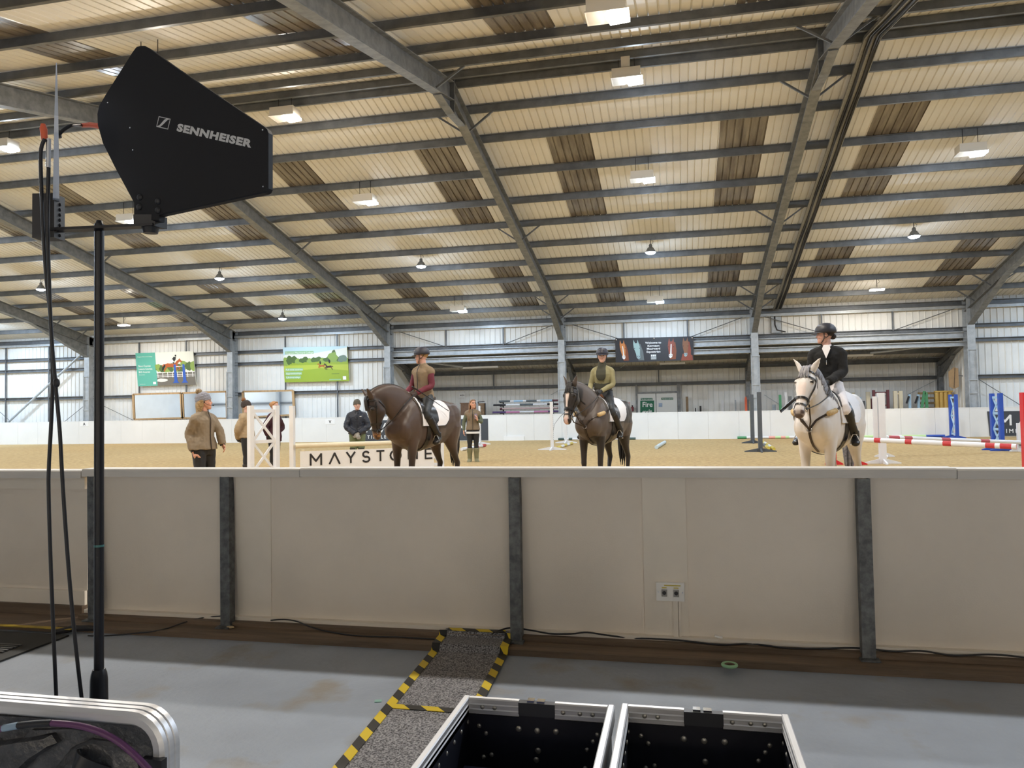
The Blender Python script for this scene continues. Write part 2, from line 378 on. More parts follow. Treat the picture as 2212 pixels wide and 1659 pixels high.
for n in (2, 3, 4):
    for fr in (1/3, 2/3):
        xx = XC(n)+BAY*fr; mb = MB(); mb.bb(xx-.03, xx+.03, YC-.17, YC-.11, 4.5, ZE-.5); struct(mb.build('sag_rod', STEELD), 'thin vertical steel rod above the lean-to beam')
    for a, b in ((XC(n)+.3, XC(n)+2.7), (XC(n+1)-.3, XC(n+1)-2.7)):
        mb = MB(); mb.tube([(a, YC-.2, 5.38), (b, YC-.2, 4.55)], .018, 6); struct(mb.build('tie_rod', STEELD), 'thin diagonal tie rod above the lean-to beam')
# stout tube brace and thin ties in the end bays
mb = MB(); mb.tube([at(176, 765, YW+.3), at(14, 916, YW+.3)], .06, 8); struct(mb.build('tube_brace', STEEL2), 'stout diagonal tube brace between the wall columns')
for a, b in (((0, 890), (22, 910)), ((180, 878), (138, 912)), ((205, 868), (288, 908)), ((2112, 818), (2212, 880))):
    mb = MB(); mb.tube([at(*a, YW+.4), at(*b, YW+.4)], .014, 6); struct(mb.build('tie_rod', STEELD), 'thin diagonal tie rod low on the wall')
# ---------------------------------------------------------------- lean-to store behind the opening
YL = 38.7; xa, xb = XC(2)-.1, XC(5)+.15
clad('wall_store', xa, xb, YL, 0, 3.55, LINER, 'grey white ribbed back wall of the lean-to')
mb = MB(); pr = corr_x(xa, xb); sheet(mb, pr, lambda x, h, e: (x, YL+.1 if e else YC-.1, (3.5 if e else 4.42)+h)); struct(mb.build('ceiling_store', ROOF), 'shaded sheeting of the lean-to roof')
for xs in (xa, xb):
    mb = MB(); n = 20
    for i in range(n):
        y0 = YC+(YL-YC)*i/n; y1 = YC+(YL-YC)*(i+1)/n; mb.bb(xs-.015-(.02 if i % 2 else 0), xs+.015, y0, y1, 0, 4.3-.9*(i+.5)/n)
    struct(mb.build('wall_store_side', LINER), 'ribbed side wall closing the lean-to')
girt(xa, xb, YL-.1, 2.58); girt(xa, xb, YL-.12, 3.38, 1.3)
for k, t in enumerate((.3, .62)):
    y = YC+(YL-YC)*t; z = 4.42-.92*t-.11; mb = MB(); mb.sweep(ZP, (xa, y, z), (xb, y, z)); struct(mb.build('purlin', STEELD), 'purlin under the lean-to roof')
for n in (2, 3, 4, 5):
    x = XC(n); r = empty('store_frame'); struct(r, 'small steel frame of the lean-to')
    mb = MB(); mb.sweep(isec(.2, .25), (x, YL-.28, 0), (x, YL-.28, 3.3), (0, 1, 0)); struct(mb.build('column', STEEL, r))
    mb = MB(); mb.sweep(isec(.18, .28), (x, YW+.5, 4.05), (x, YL-.2, 3.2)); mb.prism([(YL-.4, 2.6), (YL-.4, 3.1), (YL-2.1, 3.5)], (x-.01, 0, 0), (0, 1, 0), (0, 0, 1), (.02, 0, 0)); mb.bar((x, YL-.4, 2.6), (x, YL-2.1, 3.48), .18, .02)
    struct(mb.build('rafter', STEEL, r))
for xm in ((XC(2)+XC(3))/2, (XC(3)+XC(4))/2, (XC(4)+XC(5))/2):
    mb = MB(); mb.bb(xm-.03, xm+.03, YL-.15, YL-.09, 2.55, 3.4); struct(mb.build('sag_rod', STEELD), 'vertical rod on the lean-to back wall')
for a, b, yy in (((858, 774), (1000, 793), 36.2), ((1880, 763), (2076, 740), 36.0), ((1340, 795), (1405, 745), 36.8), ((2024, 820), (1960, 853), YL-.3), ((1651, 853), (1690, 878), YL-.3), ((1190, 853), (1222, 835), YL-.3)):
    mb = MB(); mb.tube([at(*a, yy), at(*b, yy)], .045 if yy < 36.5 else .015, 8); struct(mb.build('tube_brace', STEEL2), 'thin tube brace under the lean-to roof')
# ---------------------------------------------------------------- floors and end walls
mb = MB(); mb.bb(X0, X1, YN+.02, YL+.1, -.2, 0); struct(mb.build('floor_arena', SAND), 'golden sand floor of the riding arena')
mb = MB(); mb.bb(X0, X1, YB-.1, YN+.02, -.2, 0); struct(mb.build('floor_walkway', CONC), 'scuffed grey painted concrete floor of the spectators walkway')
for xs, nm in ((X0, 'wall_left'), (X1, 'wall_right')):
    mb = MB(); mb.prism([(YB, 0), (YC, 0), (YC, zroof(YC)+.1), (YR, ZR+.1), (YB, zroof(YB)+.1)], (xs-.05, 0, 0), (0, 1, 0), (0, 0, 1), (.1, 0, 0)); struct(mb.build(nm, CLAD), 'gable end wall of the arena')
clad('wall_front', X0, X1, YB, 0, zroof(YB)+.1, CLAD, 'wall behind the spectators walkway')
clad('wall_front_side', X0, XC(2)-.6, .12, 0, zroof(.12)+.1, CLAD, 'cladding of the long wall on the spectators side')
for z in (4.6, 4.0, 2.46): mb = MB(); mb.sweep(GP, (X0, .25, z), (XC(2)-.6, .25, z)); struct(mb.build('girt', STEELD), 'sheeting rail on the spectators side wall')
for n in (-2, -1, 0, 1): mb = MB(); mb.sweep(isec(.30, .5), (XC(n), .5, 0), (XC(n), .5, zroof(.5)-.55), (0, 1, 0)); struct(mb.build('column', STEEL2), 'steel column of the spectators side wall')
mb = MB(); sheet(mb, corr_x(XC(2), X1, .85, .02, .3), lambda x, h, e: (x, 1.9 if e else YB, 2.95+h)); struct(mb.build('ceiling_bounce_block', LINER), 'low ceiling added over the spectators walkway to block roof bounce')  # unseen soffit, added to keep light bounced off the roof from the floor
for z in (2.6, 2.0): mb = MB(); mb.sweep(GP, (X0, YB+.12, z), (X1, YB+.12, z)); struct(mb.build('girt', STEELD), 'sheeting rail on the walkway wall')
# ---------------------------------------------------------------- far kick boards
n = int((X1-X0)/1.27)
for i in range(n):
    a = X0+i*(X1-X0)/n; b = X0+(i+1)*(X1-X0)/n
    mb = MB(); mb.bb(a+.003, b-.003, YK, YK+.04, -.02, HK); mb.bb(a+.003, b-.003, YK-.006, YK+.14, HK-.03, HK+.003)
    struct(mb.build('kick_board', KICK), 'smooth white kick board panel along the far side of the arena')
# ---------------------------------------------------------------- near barrier
def bl(nm, x0, x1, y0, y1, z0, z1, m, lab): mb = MB(); mb.bb(x0, x1, y0, y1, z0, z1); o = mb.build(nm, m); return struct(o, lab)
PZ = .085
for a, b in ((-4.12, -3.07), (-3.07, -1.037), (-1.037, 1.0), (1.0, 3.03), (3.03, 5.1)):
    bl('wall_barrier', a+.002, b-.002, YN, YN+.03, PZ, HN-.03, NEARP, 'off white barrier panel between steel posts')
bl('wall_barrier_strip', -.235, .02, YN-.012, YN, PZ, HN-.05, NEARP2, 'raised off white cover strip on the barrier carrying the socket plate')
bl('wall_barrier_strip', -2.975, -2.71, YN-.006, YN, PZ, HN-.05, NEARP2, 'flat off white cover strip beside the steel post')
bl('wall_barrier', -8.2, -4.19, YN+.03, YN+.07, .10, HN-.04, NEARP, 'off white boarded gate section of the barrier')
bl('trim_1', -8.2, -4.19, YN+.005, YN+.035, HN-.15, HN-.05, NEARP2, 'upper rail of the boarded gate section')
bl('trim_2', -8.2, -4.19, YN+.005, YN+.035, .10, .20, NEARP2, 'lower rail of the boarded gate section')
for a, b, dz in ((-8.2, -4.175, -.012), (-4.165, -2.474, .0), (-2.470, 1.478, .004), (1.482, 5.1, .0)):
    mb = MB(); z1 = HN+dz; mb.prism([(YN-.05, z1-.055), (YN-.05, z1-.008), (YN-.042, z1), (YN+.10, z1), (YN+.10, z1-.055)], (a, 0, 0), (0, 1, 0), (0, 0, 1), (b-a, 0, 0))
    struct(mb.build('barrier_cap', CAPW), 'white painted timber cap along the top of the barrier')
bl('baseboard_front', -4.15, 5.1, YN-.045, YN+.03, .0, PZ, NEARP2, 'pale ledge under the barrier panels')
bl('baseboard_front', -4.15, 5.1, YN-.10, YN-.045, 0, .062, WOOD, 'upper brown timber kerb board along the barrier')
bl('baseboard_front', -4.15, 5.1, YN-.27, YN-.10, 0, .035, WOOD, 'lower brown timber kerb board along the barrier')
bl('baseboard_front', -8.2, -4.19, YN-.02, YN+.05, 0, .10, WOOD, 'brown timber sill under the boarded gate section')
bl('sill_left', -8.2, -4.15, YN-.30, YN-.02, 0, .03, WOOD, 'brown timber threshold in front of the gate section')
for (tx, ty), (bx, by) in (((198, 1026), (200, 1345)), ((485, 1027), (487, 1350)), ((1110, 1027), (1115, 1380)), ((1865, 1035), (1878, 1425)), ((2720, 1040), (2745, 1480))):
    top = at(tx, ty, YN-.05); bot = at(bx, by, YN-.125); top.z = HN-.055; bot.z = .036; xb_ = bot.x
    mb = MB()
    mb.bar(top, bot, .07, .008, (0, 1, .1)); mb.bar(top+Vector((-.031, .028, 0)), bot+Vector((-.031, .028, 0)), .008, .06, (0, 1, .1)); mb.bar(top+Vector((.031, .028, 0)), bot+Vector((.031, .028, 0)), .008, .06, (0, 1, .1))
    mb.box((xb_, YN-.14, .041), (.10, .06, .010)); struct(mb.build('barrier_post', mat('mottled galvanised post', (.17, .18, .185), .5, .4, .5, 22., dark=(.075, .08, .085))), 'mottled galvanised steel post bracing the barrier')
# ================================================================ lamps
LENS = {c: emis('lit lens '+c, col, 30.) for c, col in (('cool', COOL), ('neutral', NEUT), ('warm', WARM))}
HOUS = mat('cream lamp housing', (.66, .62, .55), .5)
CC_ = dict(cool=COOL, neutral=NEUT, warm=WARM)
def lamp_mesh(kind, tone, k=1.):
    """root-local: hangs from z = 0"""
    r = empty('arena_lamp')
    if kind == 'box':
        mb = MB(); mb.bb(-.34, .30, -.2, .2, -.50, -.27); mb.bb(-.36, .32, -.22, .22, -.50, -.475); mb.build('housing', HOUS, r)
        mb = MB(); mb.prism([(-.02, -.475), (.34, -.475), (.34, -.54), (.02, -.56)], (0, -.17, 0), (1, 0, 0), (0, 0, 1), (0, .34, 0)); mb.build('lens', LENS[tone], r)
        sz = (.34, .32); zl = -.567; xl = .17
    elif kind == 'dome':
        mb = MB(); prof = [(.03, -.16), (.06, -.2), (.06, -.27), (.10, -.30), (.16, -.40), (.19, -.44), (.19, -.46)]
        mb.loft([[(q*cos(2*pi*j/18), q*sin(2*pi*j/18), z) for j in range(18)] for q, z in prof]); mb.build('housing', STEEL, r, 40)
        mb = MB(); mb.ell((0, 0, -.46), (.18, .18, .07), 18, 8); mb.build('lens', LENS[tone], r, 60); sz = (.28, .28); zl = -.54; xl = 0
    else:
        mb = MB(); mb.bb(-.27, .27, -.13, .13, -.40, -.34); mb.build('housing', HOUS, r)
        mb = MB(); mb.bb(-.25, .25, -.12, .12, -.45, -.40); mb.build('lens', LENS[tone], r); sz = (.48, .22); zl = -.46; xl = 0
    if kind == 'box':
        for q in (-.2, .16): mb = MB(); mb.tube([(q, 0, -.27), (q, 0, .17)], .008, 6); mb.build('hanger_wire', BLACK, r)
    else:
        mb = MB(); mb.tube([(0, 0, -.2 if kind == 'dome' else -.34), (0, 0, 0)], .012, 6); mb.tube([(.03, 0, -.03), (.10, 0, -.07), (.08, 0, -.14), (.02, 0, -.17)], .006, 5); mb.build('hanger', BLACK, r)
    ld = bpy.data.lights.new('lamp light', 'AREA'); ld.shape = 'RECTANGLE'; ld.size, ld.size_y = sz; ld.energy = LAMP_W*k; ld.color = CC_[tone]
    lo = bpy.data.objects.new('lamp_light', ld); COL.objects.link(lo); lo.parent = r; lo.location = (xl, 0, zl)
    ld = bpy.data.lights.new('lamp spill', 'POINT'); ld.shadow_soft_size = .05; ld.energy = LAMP_SPILL_W*k; ld.color = CC_[tone]
    lo = bpy.data.objects.new('lamp_spill', ld); COL.objects.link(lo); lo.parent = r; lo.location = (xl, 0, zl-.06)
    return r
PROTO = {}
def put_lamp(kind, tone, x, y, z, label, boost=1.):
    k = (kind, tone, boost)
    if k not in PROTO: PROTO[k] = o = lamp_mesh(kind, tone, boost)
    else: o = copy_tree(PROTO[k])
    o.location = (x, y, z); tag(o, label, 'lamp', 'arena lamps hung from the roof'); return o
ROWS = [(31.88, 'row over the kick boards'), (26.96, 'second row from the long wall'), (21.84, 'third row from the long wall'), (17.14, 'row under the ridge'), (12.15, 'first row on the spectators slope'), (8.3, 'last row over the barrier'), (2.9, 'row along the spectators wall')]
BAYN = {-2: 'the far end bay', -1: 'the bay with the tube brace', 0: 'the teal poster bay', 1: 'the green field poster bay', 2: 'the stored poles bay', 3: 'the fire exit bay', 4: 'the cable tray bay', 5: 'the bay past the lean-to', 6: 'the other end bay'}
KN = {'box': 'cream box floodlight', 'dome': 'small dome lamp', 'bar': 'flat bar floodlight'}
for ri, (y, rn) in enumerate(ROWS):
    for n in range(-2, 6 if ri < 6 else 2):
        kind = ['bar', 'dome', 'box', 'box', 'box', 'box', 'bar'][ri]
        if ri == 0: kind = {0: 'bar', 1: 'dome', 2: 'box', 3: 'box', 4: 'bar'}.get(n, 'bar')
        if ri == 3 and n == 3: kind = 'box'
        tone = 'neutral'
        if ri == 0: tone = {-2: 'cool', -1: 'cool', 0: 'warm', 1: 'cool', 2: 'cool', 3: 'cool', 4: 'warm', 5: 'cool'}[n]
        elif ri == 1: tone = {-1: 'cool', 0: 'neutral', 3: 'cool', 5: 'cool'}.get(n, 'neutral')
        elif ri >= 3 and n in (2, 3) and (ri, n) != (3, 3): tone = 'warm'
        dx = .35 if kind == 'box' and y < 20 else 0
        put_lamp(kind, tone, XC(n+.515)-dx*.3, y, zroof(y)-.10, f'{KN[kind]} in {rn}, {BAYN[n]}', LAST_ROW if ri == 5 else 1.9 if (ri == 0 and n < 0) else .8 if (ri == 0 and n == 0) else 1.)
# daylight-white strip lights over the walkway, behind the spectators
for i, x in enumerate((-6.5, -1.5, 3.5, 8.5)):
    r = empty('strip_light', (x, -8.2, 2.6), 0, f'white strip light over the walkway behind the spectators, {["first", "second", "third", "fourth"][i]} along', 'lamp', 'walkway strip lights')
    mb = MB(); mb.bb(-.75, .75, -.06, .06, 0, .06); mb.build('housing', WHITE, r)
    mb = MB(); mb.tube([(-.72, 0, -.02), (.72, 0, -.02)], .018, 8); mb.build('tube', emis('lit tube', NEUT, 12.), r)
    for q in (-.5, .5): mb = MB(); mb.tube([(q, 0, .06), (q, 0, 2.95-2.6+.02)], .006, 5); mb.build('hanger_wire', BLACK, r)
    ld = bpy.data.lights.new('strip', 'POINT'); ld.shadow_soft_size = .25; ld.energy = GALLERY_W; ld.color = (1., .86, .68)
    lo = bpy.data.objects.new('strip_tube_light', ld); COL.objects.link(lo); lo.parent = r; lo.location = (0, 0, -.28)
# ================================================================ things on the walkway
def thing(name, loc, label, cat, group=None, rz=0.): return empty(name, loc, rz, label, cat, group)
def hazard():
    if 'hazard' in MT: return MT['hazard']
    m = mat('hazard', (.75, .55, .02), .45); nt = m.node_tree; b = nt.nodes['Principled BSDF']; tc = nt.nodes['Texture Coordinate']
    w = nt.nodes.new('ShaderNodeTexWave'); w.bands_direction = 'DIAGONAL'; w.wave_profile = 'SAW'; w.inputs['Scale'].default_value = 3.6; w.inputs['Distortion'].default_value = 0
    mp = nt.nodes.new('ShaderNodeMapping'); mp.inputs['Scale'].default_value = (1.0, 1.0, 0)
    r = nt.nodes.new('ShaderNodeValToRGB'); r.color_ramp.interpolation = 'CONSTANT'; r.color_ramp.elements[0].color = (.72, .52, .015, 1); r.color_ramp.elements[1].color = (.012, .012, .012, 1); r.color_ramp.elements[1].position = .5
    nt.links.new(tc.outputs['Object'], mp.inputs[0]); nt.links.new(mp.outputs[0], w.inputs[0]); nt.links.new(w.outputs[0], r.inputs[0]); nt.links.new(r.outputs[0], b.inputs['Base Color']); return m
HAZ = hazard()
def carpet():
    m = mat('grey carpet', (.2, .19, .19), .95, spec=.1); nt = m.node_tree; b = nt.nodes['Principled BSDF']; tc = nt.nodes['Texture Coordinate']
    n = nt.nodes.new('ShaderNodeTexNoise'); n.inputs['Scale'].default_value = 130; n.inputs['Detail'].default_value = 3; r = nt.nodes.new('ShaderNodeValToRGB')
    r.color_ramp.elements[0].position = .38; r.color_ramp.elements[1].position = .62; r.color_ramp.elements[0].color = (.10, .098, .104, 1); r.color_ramp.elements[1].color = (.42, .41, .42, 1)
    bu = nt.nodes.new('ShaderNodeBump'); bu.inputs['Strength'].default_value = .8; bu.inputs['Distance'].default_value = .01
    nt.links.new(tc.outputs['Object'], n.inputs[0]); nt.links.new(n.outputs[0], r.inputs[0]); nt.links.new(r.outputs[0], b.inputs['Base Color']); nt.links.new(n.outputs[0], bu.inputs['Height']); nt.links.new(bu.outputs[0], b.inputs['Normal']); return m
CARP = carpet()
def skx(x, y): return x+.057*(4.62-y)
def strip(mb, xa, xb, prof, t, mi=0):
    """a sheet that follows (y, z) points between skewed X edges"""
    rings = []
    for y, z in prof: rings.append([(skx(xa, y), y, z), (skx(xb, y), y, z), (skx(xb, y), y, z+t), (skx(xa, y), y, z+t)])
    return mb.loft(rings, True, mi)
UPK = [(3.52, .004), (4.36, .004), (4.39, .039), (4.545, .039), (4.56, .066), (4.60, .070)]
mb = MB(); strip(mb, -1.47, -1.07, UPK, .008); tag(mb.build('carpet_mat', CARP), 'grey flecked carpet mat running up to the barrier kerb', 'mat')
mb = MB(); strip(mb, -1.47, -1.07, [(2.2, .004), (3.50, .004)], .008); tag(mb.build('carpet_mat', CARP), 'grey flecked carpet mat beside the open flight case, nearer the camera', 'mat')
T = [(y, z+.009) for y, z in UPK]
def taped(xa, xb, prof, lab): mb = MB(); strip(mb, xa, xb, prof, .003); tag(mb.build('hazard_tape', HAZ), lab, 'tape', 'black and yellow tape around the carpet mats')
taped(-1.505, -1.455, [(2.2, .013), (3.5, .013)]+T[1:-1], 'long black and yellow tape along the side of the mats away from the cases')
taped(-1.085, -1.035, [(2.2, .013), (3.5, .013)]+T[1:-1], 'black and yellow tape running down from the steel post to the cases')
taped(-1.455, -1.085, [(3.485, .013), (3.535, .013)], 'short black and yellow tape across the join of the two mats')
taped(-1.455, -1.085, [(4.562, .076), (4.597, .080)], 'short black and yellow tape across the mat end at the barrier')
# grating mat by the gate
r = thing('entrance_mat', (-4.8, 3.8, 0), 'black ribbed rubber entrance mat in front of the boarded gate', 'mat')
mb = MB(); mb.bb(-1.2, .83, -.75, .48, .002, .012); mb.build('backing', RUBBER, r)
mb = MB()
for i in range(30): mb.bb(-1.2, .72, -.72+i*.032, -.704+i*.032, .012, .022)
mb.build('rib', mat('worn rubber rib', (.09, .09, .09), .5, 0., .5, 30.), r)
mb = MB(); mb.bb(-6.4, -3.99, 4.31, 4.35, .032, .036); tag(mb.build('yellow_strip', mat('worn yellow line', (.55, .38, .03), .6, 0., .5, 9.)), 'worn yellow edge strip on the threshold of the gate', 'strip')
r = thing('cable_tie_bundle', (0, 0, 0), 'small black bundle of taped cable at the corner of the entrance mat', 'cable'); 
p = gnd(178, 1366); mb = MB(); mb.tube([p+Vector((-.14, -.10, .02)), p+Vector((-.05, -.02, .03)), p+Vector((.05, .0, .03)), p+Vector((.14, .03, .02))], [.016, .022, .02, .012], 8); mb.build('wrap', BLACK, r, 40)
# cables along the foot of the barrier
def cable(pts, r, m, label, name='floor_cable', n=8):
    mb = MB(); pts = [Vector(p) for p in pts]; out = []
    for i in range(len(pts)-1):
        p0 = pts[max(i-1, 0)]; p1 = pts[i]; p2 = pts[i+1]; p3 = pts[min(i+2, len(pts)-1)]
        for k in range(6):
            t = k/6; out.append(.5*((2*p1)+(p2-p0)*t+(2*p0-5*p1+4*p2-p3)*t*t+(3*p1-p0-3*p2+p3)*t**3))
    out.append(pts[-1]); mb.tube(out, r, n); o = mb.build(name, m, None, 60); return tag(o, label, 'cable') if label else o
def onk(x, y, r_=.0055):
    """where a sight line meets the walkway floor, the kerb boards, the ledge or the panel"""
    for kind, v, y0, y1 in (('z', r_, -9, YN-.272), ('y', YN-.272-r_, 0, .035), ('z', .035+r_, YN-.272, YN-.102), ('y', YN-.102-r_, .035, .062), ('z', .062+r_, YN-.102, YN-.047), ('y', YN-.047-r_, .062, PZ), ('z', PZ+r_, YN-.047, YN)):
        p = gnd(x, y, v) if kind == 'z' else at(x, y, v)
        if y0-.004 <= (p.y if kind == 'z' else p.z) <= y1+.008: return p
    return at(x, y, YN-.014)
cable([onk(*q) for q in ((190, 1373), (225, 1373), (260, 1371), (300, 1367), (330, 1364), (365, 1356), (400, 1344), (440, 1334), (476, 1331))], .0045, BLACK, 'thin black cable curving over the kerb up to the second post, away from the mats')
cable([onk(*q) for q in ((585, 1340), (612, 1338), (640, 1342), (665, 1352), (690, 1360), (725, 1367), (760, 1372), (810, 1375), (860, 1376), (910, 1379), (958, 1381))], .0045, BLACK, 'thin black cable lying along the kerb and running to the carpet mat')
cable([onk(*q) for q in ((1062, 1370), (1085, 1360), (1108, 1356), (1150, 1362), (1190, 1369), (1235, 1369), (1268, 1366), (1310, 1372), (1360, 1378), (1410, 1380), (1465, 1383), (1510, 1388), (1560, 1393), (1625, 1391), (1700, 1400), (1780, 1401), (1850, 1400), (1930, 1407), (1990, 1406), (2060, 1416), (2150, 1414), (2240, 1424))], .005, BLACK, 'long black cable snaking along the ledge under the socket plate')
# socket plate
r = thing('socket_plate', (-.082, YN-.012, .348), 'white twin socket plate with two round connectors on the barrier', 'socket')
mb = MB(); mb.prism([(-.082, -.052), (.082, -.052), (.082, .055), (-.082, .055)], (0, -.03, 0), (1, 0, 0), (0, 0, 1), (0, .03, 0)); mb.build('plate', mat('socket white', (.88, .87, .84), .3), r)
for i, x in enumerate((-.035, .034)):
    mb = MB(); mb.bb(x-.016, x+.016, -.034, -.03, -.026, .016); f = mb.build('connector', mat('connector metal', (.32, .31, .29), .35, .6), r)
    mb = MB(); mb.tube([(x, -.030, -.004), (x, -.0365, -.004)], .0115, 16); mb.build('insert', BLACK, f)
    mb = MB(); mb.bb(x-.014, x+.014, -.0315, -.03, .022, .029); mb.build('paper_label', mat('yellow label', (.62, .50, .12), .5), r)
mb = MB(); mb.bb(-.035, .06, -.0315, -.03, .036, .043); mb.build('paper_label', MT['yellow label'], r)
mb = MB()
for x in (-.07, .07): mb.tube([(x, -.030, 0), (x, -.033, 0)], .004, 8)
mb.build('screw', CHROME, r)
r = thing('cable_trunking', (-.045, YN-.012, PZ), 'white plastic cable trunking running down from the socket plate', 'trunking')
mb = MB(); mb.bb(-.022, .006, -.018, 0, 0, .209); mb.bb(.009, .022, -.014, 0, 0, .209); mb.build('body', NEARP2, r)
p = at(1553, 1383, YN-.05); mb = MB(); mb.box((p.x, p.y+.035, .085+.007), (.045, .018, .010), Matrix.Rotation(.2, 3, 'Y')); tag(mb.build('paper_scrap', WHT), 'scrap of folded white paper on the barrier ledge', 'paper')
p = gnd(1576, 1437, .04); mb = MB(); mb.tube([(p.x+.036*cos(2*pi*i/24), p.y+.036*sin(2*pi*i/24), .042) for i in range(24)], .009, 8, closed=True)
r = thing('tape_roll', (0, 0, 0), 'small ring of pale green tape lying on the kerb', 'tape'); mb.build('tape_ring', mat('pale green tape', (.35, .62, .36), .5), r, 60)
mb = MB()
mb.tube([(p.x+.022*cos(2*pi*i/20), p.y+.022*sin(2*pi*i/20), .042) for i in range(20)], .006, 8, closed=True); mb.build('core', WOOD, r, 60)
mb = MB(); p = gnd(497, 1357, .036); mb.ell((p.x, p.y, .042), (.03, .02, .008), 10, 6); tag(mb.build('paper_scrap', mat('tan scrap', (.55, .42, .25), .8)), 'crumpled tan scrap at the foot of the second post', 'paper')
p = gnd(817, 1515); mb = MB(); mb.box((p.x, p.y, .002), (.035, .03, .003), Matrix.Rotation(.3, 3, 'Z')); tag(mb.build('tape_mark', mat('teal tape', (.28, .50, .44), .5)), 'small teal tape mark on the concrete left of the mat', 'tape')
# ---------------------------------------------------------------- open flight cases
def flight_case(x0, x1, y1, label, stuff):
    w = x1-x0; y0 = y1-.66; zt = .40; cx, cy = (x0+x1)/2, (y0+y1)/2; r = thing('flight_case', (cx, cy, 0), label, 'flight case', 'open flight cases on the walkway')
    hx, hy = w/2, .33; t = .012; lam = mat('black case laminate', (.012, .013, .022), .45, 0., .2, 20.)
    mb = MB()
    for s in (1, -1): mb.bb(s*(hx-t), s*hx, -hy, hy, .0, zt-.02); mb.bb(-hx+t, hx-t, s*(hy-t), s*hy, .0, zt-.02)
    mb.bb(-hx, hx, -hy, hy, 0, .012); mb.build('shell', lam, r)
    # rim extrusions with grooves, notched for the latch plate at the back
    prof = [(-.016, -.055), (-.012, -.055), (-.012, -.042), (-.015, -.040), (-.012, -.036), (-.012, -.024), (-.015, -.022), (-.012, -.018), (-.012, -.004), (-.008, 0), (.008, 0), (.012, -.004), (.012, -.055), (.008, -.055), (.008, -.02), (-.008, -.02), (-.008, -.055)]
    def rim(a, b, flip=1): mb = MB(); mb.sweep([(q*flip, z) for q, z in prof], a, b); mb.build('rim', ALU, r)
    rim((-hx, -hy, zt), (-hx, hy+.008, zt), -1); rim((hx, -hy, zt), (hx, hy+.008, zt)); rim((-hx+.012, hy-.004, zt), (-.065, hy-.004, zt), -1); rim((.065, hy-.004, zt), (hx-.012, hy-.004, zt), -1); rim((-hx+.012, -hy, zt), (hx-.012, -hy, zt))
    mb = MB(); mb.prism([(-.066, -.045), (-.06, -.050), (.06, -.050), (.066, -.045), (.066, -.004), (-.066, -.004)], (0, hy-.02, zt), (1, 0, 0), (0, 0, 1), (0, .03, 0)); lp = mb.build('latch_plate', mat('dark latch plate', (.05, .052, .06), .4, .3), r)
    mb = MB(); mb.bb(-.035, -.01, hy-.016, hy+.012, zt-.004, zt+.004); mb.bb(.0, .028, hy-.016, hy+.012, zt-.004, zt+.003); mb.build('catch', CHROME, lp)
    yy = hy-t; RV = mat('rivet steel', (.42, .40, .36), .35, .7); big = MB().ell((0, 0, 0), (.011, .005, .011), 10, 6).mesh('rivet', RV, 60); sml = MB().ell((0, 0, 0), (.0085, .005, .0085), 10, 6).mesh('rivet', RV, 60)
    spots = [(px, yy, pz, 0, sml if abs(px) > .1 else big) for px, pz in ((-.215, .30), (-.19, .275), (-.068, .30), (0, .298), (.068, .30), (.002, .228), (.2, .275), (.178, .245), (.215, .30), (-.2, .19), (-.17, .2), (-.005, .195), (.17, .18), (.19, .165))]
    spots += [(s_*(hx-t), hy-.03-q*.085, .318, pi/2, sml) for s_ in (1, -1) for q in range(7)]+[(q, hy-.0165, zt-.03, 0, sml) for q in (-.2, -.155, .155, .2, .095)]
    for px, py, pz, rz_, me in spots: o = bpy.data.objects.new('rivet', me); COL.objects.link(o); o.parent = r; o.location = (px, py, pz); o.rotation_euler = (0, 0, rz_)
    if stuff:
        mb = MB(); mb.bb(-hx+.02, hx-.03, -.31, .22, .013, .20); tag(mb.build('foam_pad', mat('navy foam pad', (.045, .055, .13), .6)), 'navy blue foam block filling the bottom', None)
        for o in COL.objects:
            if o.name.startswith('foam_pad'): o.parent = r
    return r
flight_case(-.79, -.262, 2.705, 'open black flight case with aluminium rim and navy pad inside, nearer the carpet mat', 1)
flight_case(-.215, .322, 2.725, 'open black flight case with aluminium rim, empty, farther from the carpet mat', 0)
# ---------------------------------------------------------------- rack case lid standing on end
YL0 = .98; A = at(0, 1517, YL0); Bc = at(300, 1541, YL0); zc = Bc.z; xr = at(352, 1620, YL0).x; WL, TL, RL = .62, .042, .055
r = thing('rack_case_lid', (xr-WL/2, YL0, 0), 'black moulded rack case lid with silver rim standing upright under a purple cable', 'case lid')
hx, hz = WL/2, zc/2
def rr(d, y, n=7): return [(sx*(hx-RL)+(RL-d)*cos(a0+pi/2*i/n), y, hz+sz*(hz-RL)+(RL-d)*sin(a0+pi/2*i/n)) for sx, sz, a0 in ((1, 1, 0), (-1, 1, pi/2), (-1, -1, pi), (1, -1, 3*pi/2)) for i in range(n+1)]
mb = MB(); mb.loft([rr(d, y) for d, y in ((.019, .012), (.019, .003), (.016, .0), (.006, .0), (.0, .004), (.0, .012), (.003, .014), (.0, .016), (.0, .025), (.003, .027), (.0, .029), (.0, .038), (.004, TL), (.019, TL))], False); mb.build('rim', ALU, r, 30)
MPL = mat('black moulded plastic', (.075, .075, .082), .34, 0., .6, 34., .25, 90., spec=.7)
mb = MB(); mb.loft([rr(.017, .010), rr(.017, TL-.004)]); mb.build('panel', MPL, r, 50)
def fx(x, y): p = at(x, y, YL0); return (p.x-(xr-WL/2), p.z)
mb = MB()
def slab(pts, h, ins=.16):
    q = [fx(*p_) for p_ in pts]; cx = sum(p_[0] for p_ in q)/len(q); cz = sum(p_[1] for p_ in q)/len(q)
    mb.loft([[(x, .011, z) for x, z in q], [(x, .011-h*.6, z) for x, z in q], [(x+(cx-x)*ins, .011-h, z+(cz-z)*ins) for x, z in q]])
